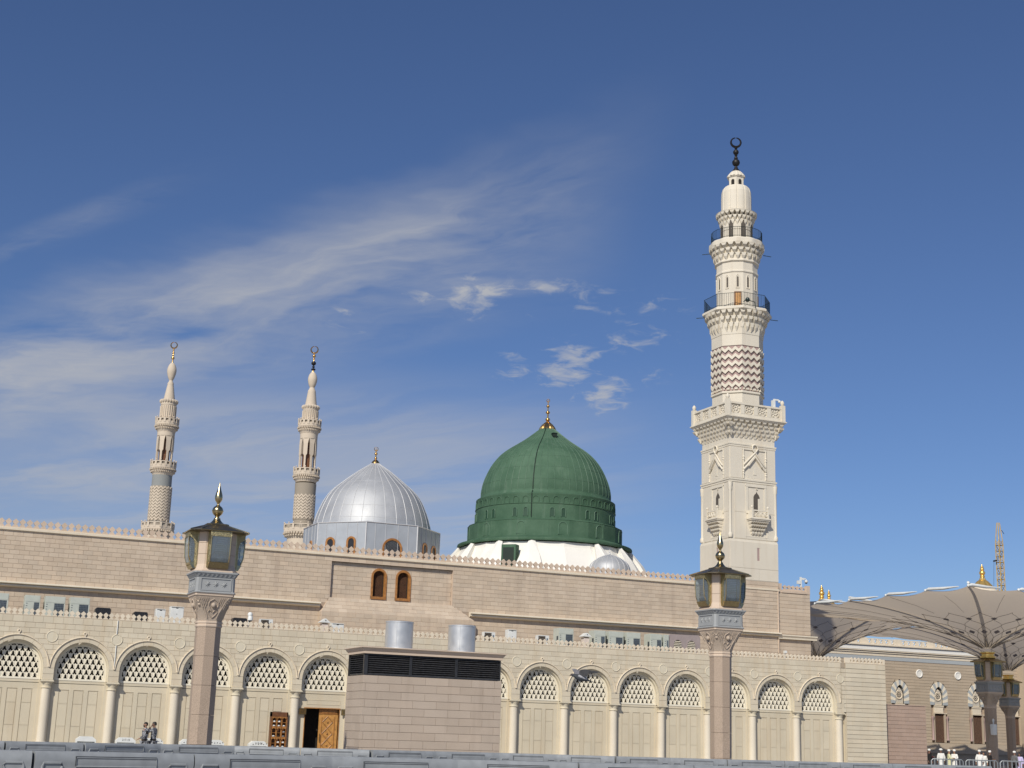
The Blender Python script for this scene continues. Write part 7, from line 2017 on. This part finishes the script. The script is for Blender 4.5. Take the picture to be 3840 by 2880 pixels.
def person(label, loc, rz, h=1.75, top=None, legs=None, robe=None, skin='skin', hair=True, cap=None, arms=None, stride=.10, beard=False, vest=None, patch=False):
    t = thing('person', label, 'person', loc, rz); t.scale = (h / 1.75,) * 3
    S = M[skin]
    if arms is None: arms = {-1: ((-.25, .02, 1.15), (-.24, -.06, .92)), 1: ((.25, .02, 1.15), (.24, -.06, .92))}
    pel, bel, che, nb, nk = (0, 0, .95), (0, .0, 1.10), (0, .01, 1.32), (0, .015, 1.46), (0, .0, 1.53)
    body = [[(pel, (.15, .11)), (bel, (.14, .10)), (che, (.165, .11)), (nb, (.075, .07)), (nk, .052), ((0, -.02, 1.595), (.062, .075)), ((0, -.015, 1.655), (.076, .092)), ((0, -.005, 1.71), (.068, .082)), ((0, 0, 1.745), (.035, .04))],
            [((0, -.02, 1.595), (.062, .075)), ((0, -.085, 1.565), (.028, .024))], [((0, -.015, 1.655), (.076, .092)), ((0, -.118, 1.632), .014)],
            [((0, -.015, 1.655), (.076, .092)), ((.085, .01, 1.64), .014)], [((0, -.015, 1.655), (.076, .092)), ((-.085, .01, 1.64), .014)]]
    for sd in (-1, 1):
        el, wr = arms[sd]; sh = (sd * .185, .01, 1.41)
        body.append([(che, (.165, .11)), (sh, .06), (el, .043), (wr, .028)])
        dv = Vector(wr) - Vector(el)
        for c in hand_chain(wr, dv, -sd): body.append([((tuple(wr), .028) if Vector(c[0][0]) == Vector(wr) else c[0])] + c[1:])
        st = sd * stride
        body.append([(pel, (.15, .11)), ((sd * .095, 0, .88), .085), ((sd * .10, -.02 - st * .5, .49), .055), ((sd * .10, .03 - st * 1.2, .09), .038), ((sd * .11, -.10 - st * 1.2, .035), (.04, .03))])
    skinned('body', body, S, t, 2)
    # eyes and mouth
    f = MB()
    for sx in (-1, 1): f.ball((sx * .03, -.098, 1.655), .010, 6, 4)
    f.box(-.022, .022, -.105, -.100, 1.585, 1.590); part('face', f, M['hair'], t)
    if hair:
        s = MB(); s.v = []; RR = []
        for k in range(7):
            a = PI / 2 * k / 6; RR.append([(.080 * math.cos(a) * math.cos(q * PI / 8) * 1.02, .012 + .094 * math.cos(a) * math.sin(q * PI / 8) - (.012 if math.sin(q * PI / 8) < 0 else 0), 1.672 + .088 * math.sin(a) - (.075 if (math.sin(q * PI / 8) > .3 and k == 0) else 0)) for q in range(16)])
        s.rings(RR); part('hair', s, M['hair'], t, smooth=60)
        if beard:
            s = MB(); s.lathe([(.02, -.05), (.05, -.02), (.058, .02), (.05, .04)], 10, (0, -.055, 1.575)); part('beard', s, M['hair'], t, smooth=60)
    if cap:
        s = MB(); s.lathe([(.092, 1.66), (.105, 1.68), (.112, 1.72), (.105, 1.765), (.07, 1.795), (.01, 1.805)], 14); part('cap', s, M[cap], t, smooth=50)
        if cap == 'white_cloth' and vest == 'turban': s = MB(); s.ring((0, 0, 1.72), .10, .035, 'z', 14, 6); part('turban_roll', s, M[cap], t, smooth=60)
    g = .018
    if robe:
        ch = [[(nb, (.10, .09)), (che, (.195, .14)), (bel, (.185, .145)), (pel, (.195, .15)), ((0, -.01, .6), (.21, .17)), ((0, -.01, .14), (.235, .19))]]
        for sd in (-1, 1):
            el, wr = arms[sd]; ch.append([(che, (.195, .14)), ((sd * .185, .01, 1.41), .085), (el, .072), (tuple(Vector(el).lerp(Vector(wr), .92)), .062)])
        skinned('robe', ch, M[robe], t, 2)
    if top:
        ch = [[(nb, (.085, .08)), (che, (.19, .135)), (bel, (.165, .125)), ((0, 0, .90), (.175, .13))]]
        for sd in (-1, 1):
            el, wr = arms[sd]; ch.append([(che, (.19, .135)), ((sd * .185, .01, 1.41), .080), (el, .062), (tuple(Vector(el).lerp(Vector(wr), .9)), .048)])
        skinned('shirt' if top != 'camo' else 'uniform_jacket', ch, M[top], t, 2)
        s = MB(); s.lathe([(.075, 1.455), (.085, 1.475), (.075, 1.50), (.062, 1.50), (.068, 1.47)], 12); part('collar', s, M[top], t, smooth=50)
    if legs:
        ch = []
        for sd in (-1, 1):
            st = sd * stride; ch.append([((0, 0, .95), (.165, .125)), ((sd * .095, 0, .86), .105), ((sd * .10, -.02 - st * .5, .49), .078), ((sd * .10, .03 - st * 1.2, .10), .065)])
        skinned('trousers', ch, M[legs], t, 2)
        s = MB(); s.lathe([(.172, .955), (.178, .96), (.178, 1.0), (.17, 1.005)], 16); s.v = [(x, y_ * .78, z) for x, y_, z in s.v]; part('belt', s, M['shoe'], t, smooth=50)
    for sd in (-1, 1):
        st = sd * stride; s = MB(); s.tube([(sd * .105, .07 - st * 1.2, .045), (sd * .108, -.02 - st * 1.2, .05), (sd * .112, -.15 - st * 1.2, .035)], [.045, .05, .035], 8); part('shoe', s, M['shoe'], t, smooth=60)
    if patch:
        s = MB(); el = arms[1][0] if patch > 0 else arms[-1][0]; p = Vector((patch * .185, .01, 1.41)).lerp(Vector(el), .45); s.box(p.x + patch * .055, p.x + patch * .085, p.y - .05, p.y + .05, p.z - .07, p.z + .07); part('arm_badge', s, M['hair'], t)
    return t
person('person in grey camouflage uniform walking left, one arm swung forward', (5.42, -5.0, 0), R(-78), 1.74, top='camo', legs='camo', beard=True, stride=.14,
       arms={-1: ((-.26, .10, 1.17), (-.24, .02, .95)), 1: ((.25, -.08, 1.16), (.24, -.36, 1.02))}, patch=1)
person('person in grey camouflage uniform walking left, holding a hand to the ear', (5.83, -4.85, 0), R(-122), 1.765, top='camo', legs='camo', skin='skin_dark', stride=.10,
       arms={-1: ((-.28, -.05, 1.20), (-.22, -.12, .98)), 1: ((.24, -.22, 1.28), (.13, -.11, 1.52))})
RP = [((58.82, 6.56), 1.60, dict(robe='dark_cloth', cap='white_cloth', hair=False, skin='skin_dark'), R(20), 'person in dark robe and white headcloth at the left end of the crowd'),
      ((59.10, 6.9), 1.68, dict(top='maroon_cloth', legs='dark_cloth', skin='skin_dark'), R(70), 'person in maroon shirt reaching forward behind the fence'),
      ((59.54, 6.26), 1.64, dict(robe='white_cloth', top='dark_cloth', cap='white_cloth', hair=False, vest='turban', skin='skin_dark'), R(160), 'person in white turban and dark jacket over a white robe'),
      ((60.04, 6.06), 1.60, dict(robe='cream_cloth', cap='white_cloth', hair=False, skin='skin'), R(60), 'person in pale yellow robe and white cap facing another man'),
      ((60.36, 5.91), 1.61, dict(robe='white_cloth', cap='white_cloth', hair=False, skin='skin'), R(-70), 'person in white robe and white cap facing the one in pale yellow'),
      ((61.89, 5.24), 1.63, dict(robe='white_cloth', cap='white_cloth', hair=False, skin='skin'), R(150), 'person in white robe seen from behind, left of the umbrella post'),
      ((62.28, 5.3), 1.55, dict(robe='white_cloth', skin='skin', hair=True), R(-30), 'slim bareheaded person in white robe just left of the umbrella post'),
      ((62.53, 4.98), 1.61, dict(robe='dark_cloth', cap='white_cloth', hair=False, skin='skin_dark'), R(30), 'person in dark robe and white cap in front of the umbrella post'),
      ((64.03, 4.32), 1.63, dict(top='grey_cloth', legs='dark_cloth', cap='white_cloth', hair=False, skin='skin_dark'), R(100), 'person in grey top and white cap at the right edge of the crowd'),
      ((64.34, 4.2), 1.56, dict(robe='lilac_cloth', skin='skin_dark', hair=True), R(-60), 'bareheaded person in lilac robe at the right edge of the picture')]
talk = {-1: ((-.26, -.02, 1.16), (-.14, -.26, 1.16)), 1: ((.26, -.02, 1.16), (.14, -.26, 1.18))}
for i, (p, hh, kw, rz, lab) in enumerate(RP):
    person(lab, (p[0], p[1], 0), rz, hh, arms=talk if i in (1, 3, 4, 7) else None, stride=.06, **kw)

# ------------------------------------------------------------------ flying pigeon
pg_c = Vector((2.764, -54.27, 2.486))
pgn = thing('pigeon', 'grey pigeon with pale flank flying left across the arches', 'pigeon', tuple(pg_c))
kpx = 0.0904 * 19.4 / 5354.6
fw = Vector((math.cos(YAW), -math.sin(YAW), 0)); upv = Vector((0, 0, 1)); tw = Vector((-math.sin(YAW), -math.cos(YAW), 0))
def PG(zx, zy, b=0.0): return fw * ((zx - 1060) * kpx) + upv * ((1032 - zy) * kpx) + tw * b
def body_loft(rows, n=14):
    RR = []
    for i, (zx, zy, rv, rb_) in enumerate(rows):
        a = rows[max(i - 1, 0)]; b_ = rows[min(i + 1, len(rows) - 1)]
        dx, dy = b_[0] - a[0], b_[1] - a[1]; L = math.hypot(dx, dy) or 1; nx, ny = -dy / L, dx / L
        RR.append([tuple(PG(zx + nx * rv * math.sin(2 * PI * k / n), zy + ny * rv * math.sin(2 * PI * k / n), rb_ * kpx * math.cos(2 * PI * k / n))) for k in range(n)])
    return RR
s = MB(); s.rings(body_loft([(490, 985, 8, 8), (515, 955, 40, 38), (560, 940, 56, 52), (620, 955, 62, 58), (690, 985, 78, 78), (770, 1020, 105, 105), (870, 1055, 128, 125), (980, 1080, 122, 125), (1100, 1110, 90, 100), (1220, 1145, 52, 70), (1300, 1170, 26, 50)])); part('body', s, M['pig_dark'], pgn, smooth=60)
s = MB(); s.rings(body_loft([(800, 985, 40, 96), (860, 1000, 82, 128), (960, 1035, 100, 133), (1070, 1075, 84, 116), (1170, 1110, 50, 82), (1230, 1135, 20, 50)])); part('pale_flank', s, M['pig_white'], pgn, smooth=60)
s = MB(); s.tube([tuple(PG(500, 968)), tuple(PG(470, 982)), tuple(PG(448, 1000))], [14 * kpx, 9 * kpx, 2 * kpx], 6); part('beak', s, M['cable'], pgn)
s = MB(); s.ball(tuple(PG(556, 935, 50 * kpx)), 9 * kpx, 8, 5); part('eye', s, plain('orange_eye', (.5, .12, .02), .3), pgn)
for k in range(6):
    b_ = (-60 + 24 * k) * kpx; s = MB()
    s.prism([tuple(PG(1240, 1135, b_ * .4)), tuple(PG(1250, 1175, b_ * .4)), tuple(PG(1440, 1212, b_ * 1.3)), tuple(PG(1450, 1198, b_ * 1.3))], [tuple(PG(1240, 1135, b_ * .4 + .008)), tuple(PG(1250, 1175, b_ * .4 + .008)), tuple(PG(1440, 1212, b_ * 1.3 + .012)), tuple(PG(1450, 1198, b_ * 1.3 + .012))]); part('tail_feather', s, M['pig_dark'], pgn)
def wing(mat, arm, feathers, dep):
    """arm: closed outline of the covert part; feathers: (root, tip, width); dep(zx, zy) depth toward the camera"""
    s = MB(); A_ = [PG(x, y_, dep(x, y_)) for x, y_ in arm]
    s.prism([tuple(p) for p in A_], [tuple(p - tw * .010 + upv * .004) for p in A_]); wo = part('wing', s, mat, pgn)
    for (r_, tp, wd_) in feathers:
        dx, dy = tp[0] - r_[0], tp[1] - r_[1]; L = math.hypot(dx, dy); nx, ny = -dy / L * wd_, dx / L * wd_
        P_ = [(r_[0] + nx, r_[1] + ny), (r_[0] + dx * .7 + nx, r_[1] + dy * .7 + ny), (tp[0] + nx * .3, tp[1] + ny * .3), (tp[0] - nx * .3, tp[1] - ny * .3), (r_[0] + dx * .7 - nx, r_[1] + dy * .7 - ny), (r_[0] - nx, r_[1] - ny)]
        f = MB(); Q_ = [PG(x, y_, dep(x, y_) - .004) for x, y_ in P_]; f.prism([tuple(p) for p in Q_], [tuple(p - tw * .004) for p in Q_]); part('feather', f, mat, wo)
nd = lambda x, y_: .035 + max(0, x - 870) * kpx * .35
wing(M['pig_shadowed'], [(850, 905), (862, 775), (950, 735), (1080, 722), (1260, 735), (1290, 790), (1240, 860), (1190, 905), (1150, 985), (1085, 1030), (960, 960)],
     [((1180, 752), (1725, 812), 17), ((1190, 775), (1715, 850), 17), ((1190, 798), (1600, 862), 17), ((1185, 820), (1500, 868), 17), ((1175, 842), (1400, 874), 17), ((1165, 868), (1300, 890), 18), ((1140, 900), (1220, 930), 20), ((1110, 940), (1180, 985), 20)], nd)
fd = lambda x, y_: -.035 - max(0, 880 - x) * kpx * 1.2
wing(plain('soft_grey_feathers', (0.20, 0.195, 0.21), 0.7, 0, 0.12, 40), [(900, 790), (850, 745), (760, 712), (650, 688), (600, 692), (620, 745), (660, 820), (690, 885), (770, 925), (850, 905)],
     [((700, 720), (572, 690), 14), ((700, 745), (585, 712), 14), ((710, 775), (600, 745), 14), ((715, 805), (625, 785), 14), ((720, 840), (645, 825), 14)], fd)
